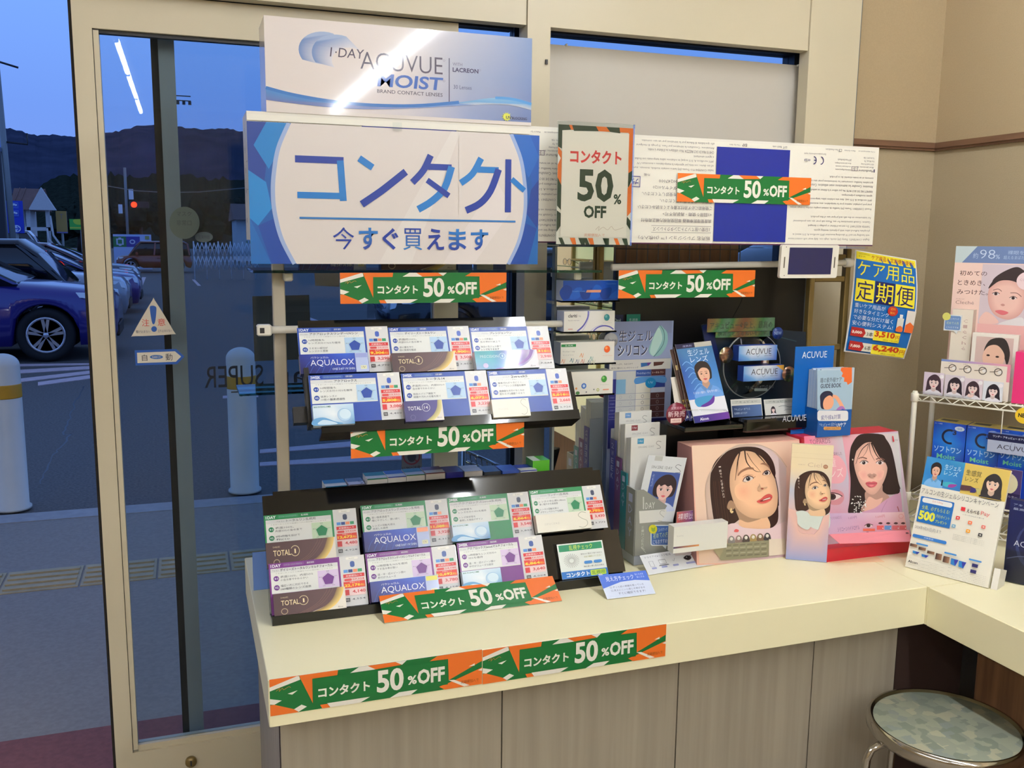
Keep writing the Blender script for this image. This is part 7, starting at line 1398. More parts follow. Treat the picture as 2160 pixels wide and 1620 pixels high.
for i in range(7): A.text('※キャンペーンの詳細は店頭または特設サイトにてご確認ください。予告なく終了する場合があります。', 30+i % 2*80, 890+i*14, 660, 896+i*14, (176, 172, 160), 0, 1)
A.rect(0, 985 if ah > 990 else ah-40, 0, 0, WHITE) if False else None
A.text('Alcon', 22, ah-66, 104, ah-44, (50, 50, 54), .02)
m = t.part('easel_strut'); q = B2-U*.02; m.add([tuple(q-Nn*.009), tuple(q-Nn*.009+up*.10), tuple(q-Nn*.06+Z*.0)]+[tuple(p+U*.004) for p in (q-Nn*.009, q-Nn*.009+up*.10, q-Nn*.06)], [(0, 1, 2), (5, 4, 3), (0, 3, 4, 1), (1, 4, 5, 2), (2, 5, 3, 0)], 'ink_satin', (226, 222, 210)); 
m = t.part('easel_foot'); qq = B2+U*.004; m.obox(qq-Nn*.05, U*.014, Nn*.045, up*.05, 'ink_satin', (230, 226, 214)); t.done()
# ============================================================ wire rack in the corner
RO = np.array([1.915, 2.035, 0]); RU = nz((.495, -.869, 0)); RW = nz((.869, .495, 0)); RL, RD = .355, .165
zs = [P(1924, 832, y=2.035)[2], P(1907, 1040, y=2.035)[2]]
t = Thing('wire_rack', 'white coated wire shelf rack standing on the counter in the wall corner', 'rack')
for i, j in ((0, 0), (1, 0), (0, 1), (1, 1)):
    m = t.part('post'); p = RO+RU*RL*i+RW*RD*j; m.lathe([(.0075, .701), (.0075, zs[0]+.006), (.006, zs[0]+.010)], 'white_wire', (p[0], p[1], 0), 'z', 14)
    for zz in zs+[.735]: m.lathe([(.0095, zz-.020), (.0110, zz-.018), (.0110, zz+.002), (.0095, zz+.004)], 'white_wire', (p[0], p[1], 0), 'z', 14)
for zz in zs+[.735]:
    m = t.part('shelf')
    for dz in (0, -.016):
        m.tube([RO+Z*(zz+dz), RO+RU*RL+Z*(zz+dz), RO+RU*RL+RW*RD+Z*(zz+dz), RO+RW*RD+Z*(zz+dz)], .0024, 'white_wire', 8, True)
    n = 9
    for k in range(n): 
        for off in (np.zeros(3), RW*RD): m.tube([RO+off+RU*RL*k/n+Z*(zz), RO+off+RU*RL*(k+.5)/n+Z*(zz-.016), RO+off+RU*RL*(k+1)/n+Z*(zz)], .0016, 'white_wire', 6)
    for k in range(1, 24): m.tube([RO+RU*RL*k/24+Z*(zz), RO+RU*RL*k/24+RW*RD+Z*(zz)], .0014, 'white_wire', 6)
t.done()
def rk(s, d, z): return RO+RU*s+RW*d+Z*z
def rpl(px, py, d=0.): return PP(px, py, RO+RW*d, -RW)       # point on a plane parallel to the rack front
z1 = zs[0]+.0026; z2 = zs[1]+.0026
# poster of the top display
def rack_panel(name, lab, cat, px0, py0, px1, py1, d, th, aw, ah, art, zbot=None, mat='ink_satin', col=WHITE, group=None):
    a = rpl(px0, py0, d); b = rpl(px1, py1, d); w = (b-a)@RU; h = a[2]-(zbot if zbot is not None else b[2]); t, m = single(name, lab, cat, group)
    A = sheet(m, (a, RU, -Z, w, h), th, mat, col, aw, ah); art(A); t.done(); return a, w, h
def art_top(A):
    A.rect(0, 0, 660, 1361, (236, 204, 190)); A.rect(30, 0, 660, 150, (104, 126, 170)); A.rect(0, 0, 40, 150, (160, 176, 190)); A.poly([(0, 0), (180, 0), (60, 150), (0, 150)], (190, 204, 204)); A.text('約', 150, 60, 190, 110, (190, 206, 226), -.01); A.text('98', 205, 30, 330, 110, (200, 214, 230), -.015); A.text('%', 334, 72, 370, 110, (190, 206, 226)); A.text('裸眼を', 430, 34, 560, 70, (170, 190, 216), 0); A.text('超えるまばたき', 400, 80, 590, 112, (170, 190, 216), 0)
    A.rect(236, 158, 660, 700, (206, 190, 196)); A.text('初めての', 50, 222, 278, 268, (80, 50, 46), 0); A.text('ときめき、', 40, 308, 270, 356, (80, 50, 46), 0); A.text('みつけた。', 40, 396, 300, 440, (80, 50, 46), 0); A.text('SINCERE 1DAY', 36, 480, 110, 490, (190, 150, 140), 0, 1); A.text('Cleché', 36, 500, 190, 530, (130, 100, 96), -.01)
    A.blob([(330, 300), (400, 230), (500, 180), (560, 200), (600, 260), (600, 420), (420, 330), (340, 370)], (50, 38, 40)); A.fan([(330, 330), (400, 290), (500, 290), (590, 360), (610, 480), (570, 600), (480, 650), (380, 620), (320, 540), (300, 420)], (232, 190, 176), (212, 160, 150), t=.6); A.blob([(300, 380), (340, 300), (430, 260), (520, 270), (600, 330), (560, 330), (470, 300), (380, 310)], (50, 38, 40))
    A.line([(340, 392), (380, 380), (410, 400)], 6, (130, 90, 84), 4); A.line([(480, 410), (530, 410), (570, 440)], 6, (130, 90, 84), 4)
    for x, y in ((364, 424), (506, 456)): A.ell(x, y, 26, 13, (224, 210, 206)); A.ell(x, y, 13, 13, (50, 34, 36)); A.line([(x-30, y-2), (x, y-16), (x+32, y-2)], 5, (50, 30, 32), 4)
    A.blob([(410, 520), (430, 510), (446, 522), (430, 532)], (196, 140, 130)); A.blob([(370, 580), (420, 568), (480, 588), (430, 612)], (214, 110, 116)); A.blob([(250, 650), (300, 590), (380, 640), (400, 690), (260, 700)], (230, 190, 178)); A.blob([(400, 700), (500, 650), (600, 630), (600, 760), (400, 780)], (220, 216, 214)); A.rect(236, 700, 660, 1361, (228, 176, 170)); A.ell(600, 300, 80, 80, (232, 206, 206)); A.text('CCL', 545, 280, 600, 300, (190, 140, 150), 0, 1)
rack_panel('lens_poster_box', 'pink lens poster with blue header, on the top shelf of the wire rack', 'poster', 2017, 519, 2172, 700, .10, .02, 660, 1361, art_top, zbot=z1, col=(236, 204, 190))
def art_cl(A): A.rect(0, 0, 100, 530, (228, 218, 200)); A.vtext('Cleché', 66, 60, 20, 34, (190, 160, 150))
a, w, h = rack_panel('tall_lens_carton', 'tall narrow cream carton on the top shelf of the wire rack', 'carton', 2010, 652, 2045, 757, .07, .03, 100, 530, art_cl, zbot=z1, col=(200, 184, 168))
t, m = single('speech_tag', 'small blue speech bubble tag clipped on the narrow cream carton', 'tag'); a = rpl(1988, 659, .064); b = rpl(2028, 702, .064); w = (b-a)@RU; A = sheet(m, (a+RW*.0035, RU, -Z, w, a[2]-b[2]), .0012, 'ink_satin', WHITE, 40, 43); A.rect(0, 0, 40, 43, (216, 222, 222)) if False else None
m.f.clear(); m.v.clear(); m.m.clear(); m.c.clear(); m.sm.clear(); O_t = a+RW*.0035; pts = [(4, 4), (38, 4), (38, 37), (32, 37), (30, 43), (24, 37), (4, 37)]
sc = w/40; f3 = lambda q, k: O_t+RU*q[0]*sc-Z*q[1]*sc+RW*k; n = len(pts); m.add([f3(p, 0) for p in pts]+[f3(p, .0015) for p in pts], [tuple(range(n)), tuple(range(2*n-1, n-1, -1))]+[(i, n+i, n+(i+1) % n, (i+1) % n) for i in range(n)], 'ink_satin', (220, 224, 222)); m.obox(f3((20, 20), .0015), RU*.006, RW*.0045, -Z*.006, 'clear_acrylic')
A = Art(m, O_t-RW*.0002, RU, -Z, w, w, 40, 40, 'ink_satin'); A.rr(6, 6, 36, 35, 3, (108, 142, 190)); A.text('コンタクトが', 14, 10, 33, 14, (200, 214, 230), 0, 1); A.text('初めての方', 9, 18, 33, 24, (200, 216, 170), 0, 1); A.text('にもおすすめ', 9, 28, 33, 32, (210, 220, 230), 0, 1); A.ell(8, 8, 8, 8, (214, 210, 110)); t.done()
a, w, h = rack_panel('portrait_card_stack', 'stack of white bordered portrait cards on the top shelf of the wire rack', 'cards', 2052, 701, 2142, 790, .05, .018, 100, 150, lambda A: (A.rect(0, 0, 100, 150, (232, 226, 214)), A.rect(9, 8, 90, 96, (206, 180, 172)), A.blob([(28, 40), (40, 14), (70, 10), (84, 40), (80, 70), (70, 50), (40, 44)], (46, 40, 40)), A.blob([(26, 50), (36, 30), (56, 26), (72, 44), (72, 64), (60, 82), (44, 84), (30, 70)], (226, 184, 160)), A.ell(38, 50, 4, 2.4, (50, 34, 34), 8), A.ell(58, 52, 4, 2.4, (50, 34, 34), 8), A.blob([(42, 70), (50, 67), (58, 71), (50, 75)], (206, 100, 104)), A.blob([(10, 96), (20, 84), (44, 86), (90, 74), (90, 96)], (226, 222, 220))), zbot=z1, col=(226, 222, 212))
def art_strip(A):
    A.rect(0, 0, 150, 84, (232, 222, 206)); A.gradh(0, 0, 150, 5, (110, 140, 200), (232, 160, 170)); A.rect(143, 0, 150, 40, (226, 140, 160))
    for i in range(4): x = 22+i*33; A.line([(x-14, 20), (x, 18), (x+10, 12)], 1.6, (110, 96, 84), 4); A.ring(x+4, 19, 8, 8, 2, (90, 84, 76), 16); A.ell(x+7, 19, 4, 4, (236, 232, 226), 10); A.text('color', x-6, 6, x+4, 9, (150, 130, 120), 0, 1)
rack_panel('eye_sample_card', 'sample card of four lens eyes on the top shelf of the wire rack', 'card', 1986, 757, 2130, 800, .030, .002, 150, 84, art_strip, zbot=z1)
kinds = ((62, 44, 56), (40, 32, 44), (56, 38, 48), (34, 28, 40))
posn = ('leftmost of the four small portrait cards on the top rack shelf', 'second from the left of the four small portrait cards on the rack', 'third from the left of the four small portrait cards, chin on hand', 'rightmost of the four small portrait cards on the top rack shelf')
for i, (cx, cy) in enumerate(((1970, 812), (2014, 818), (2052, 825), (2095, 831))):
    t, m = single('portrait_card', posn[i], 'card', 'small portrait cards at the rack edge'); a = rpl(cx-20, cy-28, .012); b = rpl(cx+20, cy, .012); w = (b-a)@RU; ht = a[2]-z1
    A = sheet(m, (a, RU, -Z, w, ht), .0015, 'ink_satin', (226, 216, 220), 100, 100*ht/w); A.rect(0, 0, 100, A.ah, ((214, 200, 214), (216, 206, 214), (222, 206, 214), (220, 224, 230))[i]); girl(A, 50, 58, 1.0*A.ah/110, hair=kinds[i])
    if i == 2: A.blob([(28, 96), (36, 82), (46, 92), (50, 80), (58, 94), (44, 104)], (238, 206, 196))
    A.ell(88, 18, 11, 11, (240, 236, 238)); t.done()
t, m = single('pink_carton', 'hot pink carton cut by the right edge of the view, on the top rack shelf', 'carton'); a = rpl(2143, 742, .02); O = a; m.obox(O, RU*.06, RW*.06, -Z*(a[2]-z1), 'ink_satin', (226, 50, 120)); t.done()
t = Thing('clear_riser', 'curved clear plastic tray under the portrait cards, left end of the rack shelf', 'tray'); m = t.part('tray'); q = [rk(-.0+.012, .03, z1+.001), rk(.012, .03, z1+.03), rk(.03, .03, z1+.055)]; m.tube([tuple(p) for p in smooth_pts(q, 5, False)], .002, 'clear_acrylic', 8); m.obox(rk(.014, .004, z1), RU*.13, RW*.006, Z*.006, 'clear_acrylic'); t.done()
# second shelf: eye drop cartons
def art_drop(A):
    A.grid(0, 0, 100, 130, [[(20, 60, 170), (30, 90, 210), (20, 60, 170)], [(24, 100, 210), (40, 140, 226), (20, 90, 200)], [(16, 60, 180), (20, 90, 200), (16, 50, 150)]]); A.text('ロート製薬', 3, 4, 26, 8, (220, 226, 236), .02, 1); A.ell(80, 16, 15, 8, (196, 214, 230)); A.text('O2', 73, 13, 87, 19, (40, 100, 180), .02, 1)
    A.ring(52, 46, 22, 22, 7, (30, 34, 60), 26, 70, 290); A.text('3', 60, 22, 72, 38, (40, 44, 70), .04); A.text('ソフトワン', 6, 80, 90, 100, (170, 210, 240), .02); A.text('Moist', 16, 106, 74, 122, (110, 200, 160), .02)
for i, (x0, y0, x1, y1) in enumerate(((1971, 888, 2039, 897), (2041, 897, 2110, 907), (2111, 905, 2180, 915))):
    a = rpl(x0, y0, .045); b = rpl(x1, y1, .045); w = (b-a)@RU; t, m = single('eye_drop_carton', ('blue eye drop carton at the left end of the second rack shelf', 'blue eye drop carton in the middle of the second rack shelf', 'blue eye drop carton nearest the right edge of the view')[i], 'carton', 'blue eye drop cartons on the rack')
    z0 = z2; hh = a[2]-z0; m.obox(a+RW*.0, RU*w, RW*.07, -Z*hh, 'ink_satin', (20, 60, 170)); q = Art(m, a+RW*.07, RU, -RW, w, .07, 100, 100, 'ink_satin'); q.rect(0, 0, 100, 100, (206, 190, 110)); q.rect(10, 20, 60, 60, (60, 70, 80))
    A = Art(m, a, RU, -Z, w, min(hh, w*1.3), 100, 130*min(1, hh/(w*1.3)), 'ink_satin'); A.ah = 130*min(1, hh/(w*1.3)) if hh < w*1.3 else 130; art_drop(A); t.done()
def art_oas(A): A.grid(0, 0, 100, 66, [[(14, 20, 64)]*2, [(16, 24, 70)]*2]); A.text('ワンデー アキュビュー オアシス', 12, 6, 96, 14, (214, 220, 232), .02, 1); A.rect(0, 24, 100, 66, (170, 180, 204)); A.text('ACUVUE', 24, 36, 108, 52, (50, 46, 60), 0); A.line([(60, 26), (56, 40), (62, 56), (68, 44), (66, 28)], .9, (110, 120, 150), 5)
a, w, h = rack_panel('hanging_lens_carton', 'navy topped lens carton hanging in front of the blue eye drop cartons', 'carton', 2085, 912, 2168, 964, .015, .02, 100, 66, art_oas, zbot=None, col=(110, 140, 200))
t, m = single('carton_hook', 'thin white hook holding the navy topped carton on the rack', 'hook'); p = a+RU*.03; m.tube([tuple(p+RW*.003), tuple(p+RW*.003+Z*.02), tuple(p+RW*.003+Z*(zs[0]-.018-p[2]))], .0015, 'white_wire', 8); t.done()
t, m = single('yellow_badge', 'round yellow NEW badge hanging at the right edge of the view', 'badge'); c = rpl(2160, 877, -.004); vs = []
for k in range(28): a_ = 2*math.pi*k/28; vs.append(c+RU*.021*math.cos(a_)+Z*.021*math.sin(a_))
m.add(vs+[v+RW*.001 for v in vs], [tuple(range(28)), tuple(range(55, 27, -1))]+[(i, 28+i, 28+(i+1) % 28, (i+1) % 28) for i in range(28)], 'ink_satin', (240, 200, 50)); A = Art(m, c-RU*.021+Z*.021-RW*.0002, RU, -Z, .042, .042, 100, 100, 'ink_satin'); A.text('NEW', 18, 36, 86, 62, (40, 36, 30), .04); m.tube([tuple(c+Z*.019), tuple(c+Z*.04+RW*.004)], .001, 'white_wire', 6); t.done()
rack_panel('moon_leaflet', 'dark purple leaflet with a pale moon, behind the campaign card', 'leaflet', 2098, 985, 2149, 1076, .005, .002, 100, 180, lambda A: (A.rect(0, 0, 100, 200, (70, 56, 110)), A.ell(44, 66, 44, 52, (222, 214, 176)), A.rect(0, 110, 100, 200, (40, 34, 80)), A.text('夜間フィルター', 10, 120, 90, 130, (200, 200, 220), 0, 1)), zbot=None)
t = Thing('navy_leaflet_holder', 'dark navy leaflet holder cut by the right edge of the view', 'leaflet holder'); c0 = P(2115, 1224, z=.701); U_ = nz((.5, -.866, 0)); Nn = np.cross(-Z, U_); m = t.part('holder'); hh = P(2140, 1052, y=c0[1])[2]-.701; O = c0+Z*hh; m.obox(O-Nn*.02, U_*.14, -Z*hh, Nn*.02, 'ink_satin', (22, 28, 70))
A = Art(m, O, U_, -Z, .14, hh, 140, 140*hh/.14, 'ink_satin'); A.gradv(0, 0, 140, A.ah, (24, 34, 90), (16, 22, 60)); A.text('アキュビュー', 8, 8, 70, 14, (190, 200, 226), 0, 1); A.text('最高の', 8, 18, 44, 24, (190, 200, 226), 0, 1); A.ell(70, A.ah*.52, 50, A.ah*.3, (50, 60, 110)); A.ell(72, A.ah*.5, 46, A.ah*.27, (22, 28, 76)); A.text('ACUVUE', 16, A.ah*.48, 90, A.ah*.55, (200, 206, 222), 0); A.line([(4, A.ah*.72), (40, A.ah*.66), (80, A.ah*.72)], 2, (110, 120, 170), 4)
m = t.part('pocket_edge'); m.obox(O-Z*(hh*.6)+Nn*.002, U_*.14, -Z*(hh*.4), Nn*.001, 'clear_acrylic'); t.done()
# ============================================================ care goods poster
O0 = (0, 2.115, 0); f = fit(O0, (0, -1, 0), (1804, 527), (1932, 549), (1778, 741)); O, U, V, w, h = f
V = nz(PP(1778, 741, O0, (0, -1, 0))-O); h = np.linalg.norm(PP(1778, 741, O0, (0, -1, 0))-O); Vc = nz(V); 
t, m = single('care_goods_poster', 'blue and yellow price poster for lens care goods taped to the brass ladder', 'poster'); BLU = (16, 100, 176); YL = (236, 222, 50)
A = Art(m, O, U, Vc, w, h, 730, 1230, 'ink_satin'); A.N = np.array([0, -1., 0])
base = A.p3
def curl(uv, lay):                                            # the free right edge curls a little towards the room
    p = base(uv, lay); k = uv[1]/h; return p+U*(math.sin(k*math.pi)*.006)*(1-0*uv[0]/w)+np.array([0, -.018*(uv[0]/w)**2*math.sin(k*math.pi)*1-.004*k, 0])
A.p3 = curl
G = 8
for s, lay in ((1, 0), (-1, -12)):
    A.k += 1; vs = [curl((w*j/G, h*i/G), lay) for i in range(G+1) for j in range(G+1)]; m.add(vs, [(i*(G+1)+j, i*(G+1)+j+1, (i+1)*(G+1)+j+1, (i+1)*(G+1)+j) for i in range(G) for j in range(G)], 'ink_satin', (232, 230, 224))
def grect(x0, y0, x1, y1, c, n=5):
    A.k += 1; vs = [A.p3(A.m(x0+(x1-x0)*j/n, y0+(y1-y0)*i/n), A.k) for i in range(n+1) for j in range(n+1)]; m.add(vs, [(i*(n+1)+j, i*(n+1)+j+1, (i+1)*(n+1)+j+1, (i+1)*(n+1)+j) for i in range(n) for j in range(n)], 'ink_satin', c)
A.k = 8; A.EPS = .00012
grect(14, 12, 716, 1216, BLU, 8); grect(14, 12, 716, 100, YL); A.k += 3; A.text('コンタクトレンズだけじゃない。', 40, 28, 170, 44, (90, 90, 30), 0, 1); A.text('おトク!', 40, 54, 120, 74, (90, 90, 30), 0, 1); A.text('ケア用品も定期便が便利!', 190, 28, 690, 84, (176, 60, 30), .02)
A.text('ケア用品', 36, 118, 690, 296, YL, .04); 
for i, ch in enumerate('定期便'):
    x = 30+i*224; A.k += 1; grect(x, 330, x+216, 600, YL if i != 1 else (16, 20, 80), 4); A.k += 3; A.text(ch, x+14, 348, x+202, 584, (22, 22, 84) if i != 1 else YL, .03)
for i, (s, wd) in enumerate((('重いケア用品が', 350), ('好きなタイミング', 400), ('で必要な分だけ届く', 450), ('安心便利システム!', 460))): A.text(s, 36-i*2, 622+i*72, 36+wd, 676+i*72, (226, 232, 238), .03)
A.k += 2; A.ell(466, 664, 56, 60, (186, 40, 30)); A.k += 2; A.text('送料', 438, 622, 494, 656, (232, 170, 60), .02, 1); A.text('無料', 438, 670, 494, 704, (232, 170, 60), .02, 1)
A.rect(530, 736, 600, 900, (214, 214, 204)); A.rect(548, 690, 582, 736, (220, 222, 222)); A.k += 1; A.blob([(532, 900), (532, 860), (566, 830), (598, 850), (598, 900)], (222, 110, 50)); A.rect(622, 630, 716, 900, (220, 214, 204)); A.k += 1; A.poly([(624, 900), (624, 810), (668, 770), (714, 810), (714, 900)], (222, 104, 46))
for y, old_, n_, pr, oldw in ((916, '3,000', '3本', '3,510', 0), (1086, '7,800', '6本', '6,240', 0)):
    A.k += 1; grect(170, y+10, 300, y+112, (222, 220, 204), 3); grect(290, y+10, 590 if y < 1000 else 690, y+130, YL, 3); A.k += 2; A.poly([(24, y), (170, y+4), (196, y+58), (170, y+114), (20, y+108)], (170, 34, 34)); A.k += 2; A.text(old_, 36, y+40, 150, y+82, (236, 220, 210), .03); A.line([(30, y+62), (160, y+62)], 4, (236, 220, 210)); A.text(n_, 206, y+36, 280, y+94, (70, 70, 60), .01); A.text(pr, 300, y+12, 530 if y < 1000 else 610, y+96, (190, 60, 20), .04); A.text('円', 540 if y < 1000 else 620, y+40, 584 if y < 1000 else 680, y+96, (190, 60, 20), .01); A.text('(税込 3,861円)' if y < 1000 else '(税込 6,864円)', 400, y+104, 580, y+122, (80, 70, 20), 0, 1)
m.obox(O+U*.0+np.array([0, .001, -.03]), X*.006, Y*.012, Z*.02, 'clear_acrylic')
t.done()
# small frame with navy screen
t = Thing('small_screen', 'small white framed device with a navy screen hanging below the right giant carton', 'screen'); f = fit((0, 2.005, 0), (0, -1, 0), (1650, 516), (1771, 517), (1644, 587)); O, U, V, w, h = f; Vk = nz(PP(1644, 588, (0, 2.005, 0), (0, -1, 0))-O); Nn = np.array([0, -1., 0])
m = t.part('bezel'); pts = []
for cx_, cy_, a0 in ((w-.006, .006, -90), (w-.006, h-.006, 0), (.006, h-.006, 90), (.006, .006, 180)):
    for k in (0, 30, 60, 90): pts.append((cx_+.006*math.cos(math.radians(a0+k)), cy_+.006*math.sin(math.radians(a0+k))))
n = len(pts); F3 = lambda p, d: O+U*p[0]+Vk*p[1]-Nn*d; m.add([F3(p, 0) for p in pts]+[F3(p, .010) for p in pts], [tuple(range(n)), tuple(range(2*n-1, n-1, -1))]+[(i, n+i, n+(i+1) % n, (i+1) % n) for i in range(n)], 'white_plastic')
m = t.part('screen'); A = Art(m, O+Nn*.0003, U, Vk, w, h, 121, 72, 'ink_gloss'); A.N = Nn; A.rect(16, 6, 107, 64, (10, 14, 74))
m = t.part('side_slot'); A = Art(m, O+Nn*.0003, U, Vk, w, h, 121, 72, 'ink_satin'); A.N = Nn; A.rr(6, 26, 8.5, 50, 1, (90, 84, 70)); A.rr(112, 26, 114.5, 50, 1, (90, 84, 70)); A.ell(9, 5, 1, 1, (90, 84, 70)); A.ell(9, 66, 1, 1, (90, 84, 70))
m = t.part('hanger'); q = O+U*(w*.5)+Nn*-.010; m.obox(q, X*.012, Y*.085, -Z*.012, 'white_plastic'); t.done()
t, m = single('wall_tube', 'white plastic tube hanging on the wall behind the brass ladder', 'tube'); a = P(1786, 622, y=2.36); b = P(1776, 738, y=2.36); m.tube([(a[0], 2.37, a[2]), (a[0], 2.37, b[2])], .0075, 'white_plastic', 14); m.box(a[0]-.006, a[0]+.006, 2.376, 2.384 if False else 2.40, a[2]-.02, a[2]-.01, 'white_plastic'); m.lathe([(.0085, b[2]-.006), (.0085, b[2]+.004)], 'dark_frame', (a[0], 2.37, 0), 'z', 14); t.done()
# ============================================================ stickers on the glass
def gsticker(name, lab, y, build):
    t, m = single(name, lab, 'sticker'); A = Art(m, (0, y, 0), X, -Z, 1, 1, mat='ink_matte', pix=True); A.EPS = .0001; build(A, m); t.done()
def st_warn(A, m):
    A.blob([(321, 634), (327, 634), (366, 698), (364, 705), (286, 709), (281, 703)], (212, 204, 188), 4); A.blob([(316, 650), (320, 645), (327, 646), (330, 652), (327, 680), (321, 681)], (26, 84, 170)); A.ell(325, 694, 6, 6, (26, 84, 170)); A.text('注', 299, 673, 315, 688, (206, 60, 50), .02); A.text('意', 332, 672, 349, 687, (206, 60, 50), .02); A.text('駆け込まない', 287, 697, 317, 702, (50, 60, 100), .01, 1); A.text('立ち止まらない', 333, 695, 363, 700, (50, 60, 100), .01, 1)
gsticker('warning_sticker', 'white triangular warning sticker with a blue exclamation mark on the sliding door glass', 2.4165, st_warn)
def st_auto(A, m):
    A.poly([(284, 739), (372, 736), (389, 752), (374, 768), (286, 771)], (24, 84, 170)); A.poly([(289, 744), (369, 741), (382, 752), (371, 763), (290, 766)], (214, 208, 194)); A.text('自', 299, 748, 311, 761, (40, 44, 60), .01); A.text('動', 349, 746, 364, 760, (40, 44, 60), .01); A.ell(330, 753, 14, 4.4, (60, 110, 180)); A.text('NABCO', 321, 751, 339, 755, (214, 208, 194), 0, 1)
gsticker('automatic_door_sticker', 'blue edged arrow sticker for the automatic door below the warning triangle', 2.4165, st_auto)
def st_super(A, m):
    A.text('SUPER', 430, 773, 556, 814, (22, 26, 40), 0, 3, mir=True); A.text('an', 577, 785, 646, 812, (22, 26, 40), 0, 3, mir=True); A.text('パー', 487, 816, 526, 836, (40, 34, 30), .01, 2, mir=True)
gsticker('shop_name_lettering', 'dark mirrored shop lettering reading SUPER on the outer glass', 2.5015, st_super)
def st_dark(A, m): A.poly([(532, 625), (652, 622), (658, 757), (537, 762)], (66, 66, 62))
gsticker('dark_square_sheet', 'plain dark grey square sheet stuck on the glass behind the left display post', 2.5005, st_dark)
def st_grey(A, m): A.poly([(663, 574), (716, 574), (716, 605), (665, 603)], (120, 120, 116)); 
gsticker('grey_square_sheet', 'plain grey sheet stuck on the glass left of the upper hanging banner', 2.4165, st_grey)
def st_hand(A, m):
    A.rect(847, 940, 890, 992, (96, 104, 120)); A.ring(868, 962, 17, 17, 3, (120, 50, 66)); A.line([(857, 951), (880, 974)], 3, (120, 50, 66)); A.blob([(860, 968), (860, 958), (866, 952), (872, 956), (878, 962), (874, 972), (866, 974)], (50, 56, 74)); A.text('ドアに注意', 849, 984, 887, 993, (30, 34, 50), .02, 1)
gsticker('door_caution_sticker', 'grey door caution sticker with a crossed out hand, above the small cartons', 2.3985, st_hand)
def st_round(A, m): A.ell(389, 470, 32, 34, (120, 122, 104), 36); A.text('マスク', 372, 446, 404, 456, (90, 92, 80), 0, 1); A.text('非常口', 372, 464, 404, 476, (90, 92, 80), 0, 1)
gsticker('round_glass_sticker', 'large dull round sticker on the outer door leaf stile', 2.4835, st_round)
def st_oval(A, m): A.ell(430, 500, 19, 11, (120, 126, 124), 28); A.text('営業時間', 418, 496, 442, 504, (80, 86, 90), 0, 1)
gsticker('oval_glass_sticker', 'small dull oval sticker on the outer glass near the lattice fence', 2.5005, st_oval)
# blue card behind the lower tray, at the counter's left end
t, m = single('blue_card', 'plain sky blue card standing at the far left end of the counter behind the tray', 'card'); a = P(529, 1176, y=2.20); b = P(556, 1246, y=2.20); m.box(.118, .20, 2.10, 2.103, .7005, .79, 'ink_satin', (110, 150, 226)); t.done()
# ============================================================ stool
sx_, sy_, R = 1.546, 1.476, .162
t = Thing('round_stool', 'round stool with patterned green grey seat and chrome rim in front of the counter', 'stool')
m = t.part('seat'); m.lathe([(0, .452), (R-.014, .452), (R-.010, .449), (R-.010, .435), (0, .435)], 'stool_vinyl', (sx_, sy_, 0), 'z', 64)
m = t.part('chrome_rim', label='chrome seat rim'); m.lathe([(R-.012, .450), (R-.008, .456), (R-.002, .456), (R+.002, .449), (R+.002, .432), (R-.002, .425), (R-.012, .425)], 'chrome', (sx_, sy_, 0), 'z', 64)
for k in range(4):
    a_ = math.radians(170+90*k); m = t.part('leg'); c_, s_ = math.cos(a_), math.sin(a_); pts = [(sx_+r_*c_, sy_+r_*s_, z_) for r_, z_ in ((R-.05, .420), (R-.01, .418), (R+.012, .408), (R+.022, .385), (R+.03, .2), (R+.04, .012))]
    m.tube(pts, .0085, 'chrome', 12); f_ = t.part('rubber_foot', sub=m); f_.lathe([(.012, 0), (.012, .02), (.009, .026)], 'rubber', (sx_+(R+.04)*c_, sy_+(R+.04)*s_, 0), 'z', 14)
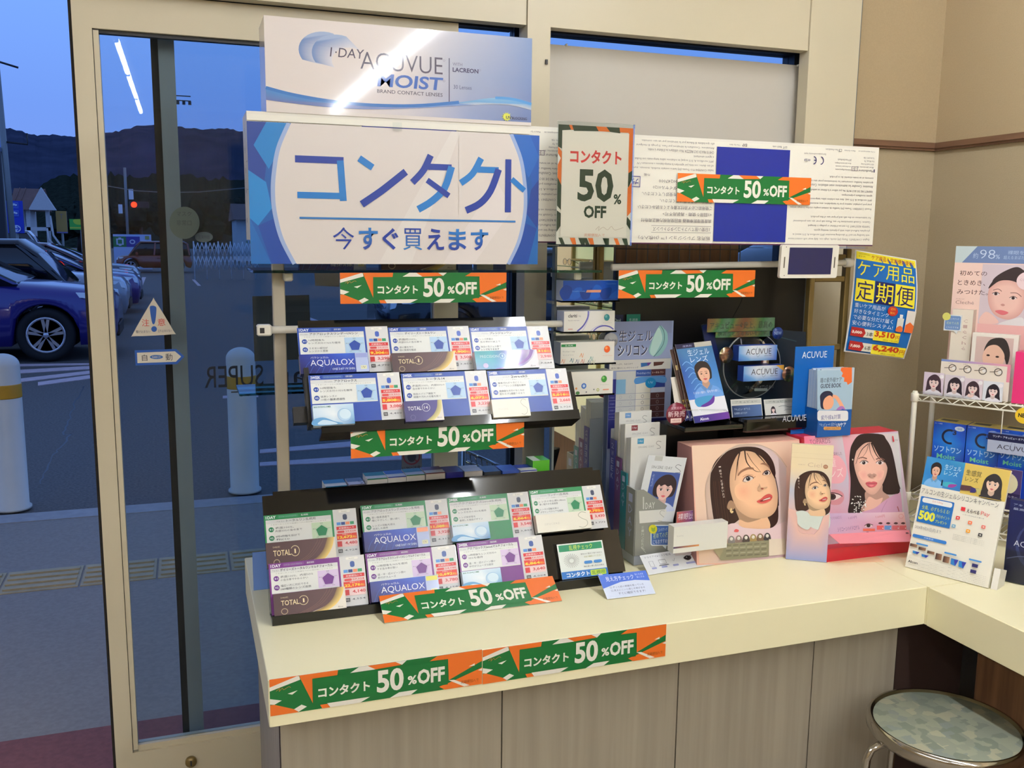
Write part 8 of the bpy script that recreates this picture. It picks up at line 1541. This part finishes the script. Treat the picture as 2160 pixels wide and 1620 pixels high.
m = t.part('foot_ring'); m.tube([(sx_+(R+.024)*math.cos(a_), sy_+(R+.024)*math.sin(a_), .17) for a_ in np.linspace(0, 2*math.pi, 41)[:-1]], .006, 'chrome', 8, True); t.done()
# ============================================================ eyeglasses wall unit (seen in the mirror)
t = Thing('eyeglasses_unit', 'brass framed cream eyeglasses display against the right wall, seen in the mirror', 'display unit')
m = t.part('back_panel'); m.box(2.245, 2.262, -.85, .75, .7005, 1.75, 'counter_laminate')
for y in (-.85, -.45, -.05, .35, .73): q = t.part('post'); q.box(2.225, 2.245, y, y+.02, .7005, 1.75, 'brass')
for z in (.95, 1.15, 1.35, 1.55): q = t.part('glass_shelf'); q.box(2.10, 2.2245, -.84, .74, z, z+.005, 'shelf_glass'); q2 = t.part('rung'); q2.box(2.222, 2.2249, -.83, .73, z+.03, z+.045, 'brass')
t.done()
def eyeglasses(x, y, z, lab, ang=0.):
    t = Thing('eyeglasses', lab, 'eyeglasses', 'eyeglasses on the wall unit'); c_, s_ = math.cos(ang), math.sin(ang)
    T = lambda a, b, h_: (x+a*c_-b*s_, y+a*s_+b*c_, z+h_)
    m = t.part('frame_front')
    for s in (-1, 1): m.tube([T(0, s*.034+.026*math.cos(k), .022+.019*math.sin(k)) for k in np.linspace(0, 6.283, 21)[:-1]], .0016, 'dark_frame', 6, True)
    m.tube([T(0, -.009, .028), T(-.003, 0, .031), T(0, .009, .028)], .0014, 'dark_frame', 6)
    for s in (-1, 1): m = t.part('temple'); m.tube([T(0, s*.062, .03), T(.06, s*.062, .03), T(.10, s*.058, .008)], .0014, 'dark_frame', 6)
    for s in (-1, 1): m = t.part('lens'); m.add([T(0, s*.034+.025*math.cos(k), .022+.018*math.sin(k)) for k in np.linspace(0, 6.283, 17)[:-1]], [tuple(range(16))], 'clear_acrylic')
    t.done(origin=(x, y, z))
kk = 0
for zi, z in enumerate((.955, 1.155, 1.355, 1.555)):
    for yi, y in enumerate((-.65, -.28, .12, .5)): eyeglasses(2.115, y, z+.001, 'dark eyeglasses on the %s shelf of the wall unit, %s' % (('lowest', 'second', 'third', 'top')[zi], ('farthest from the windows', 'second farthest from windows', 'second nearest the windows', 'nearest the windows')[yi]))
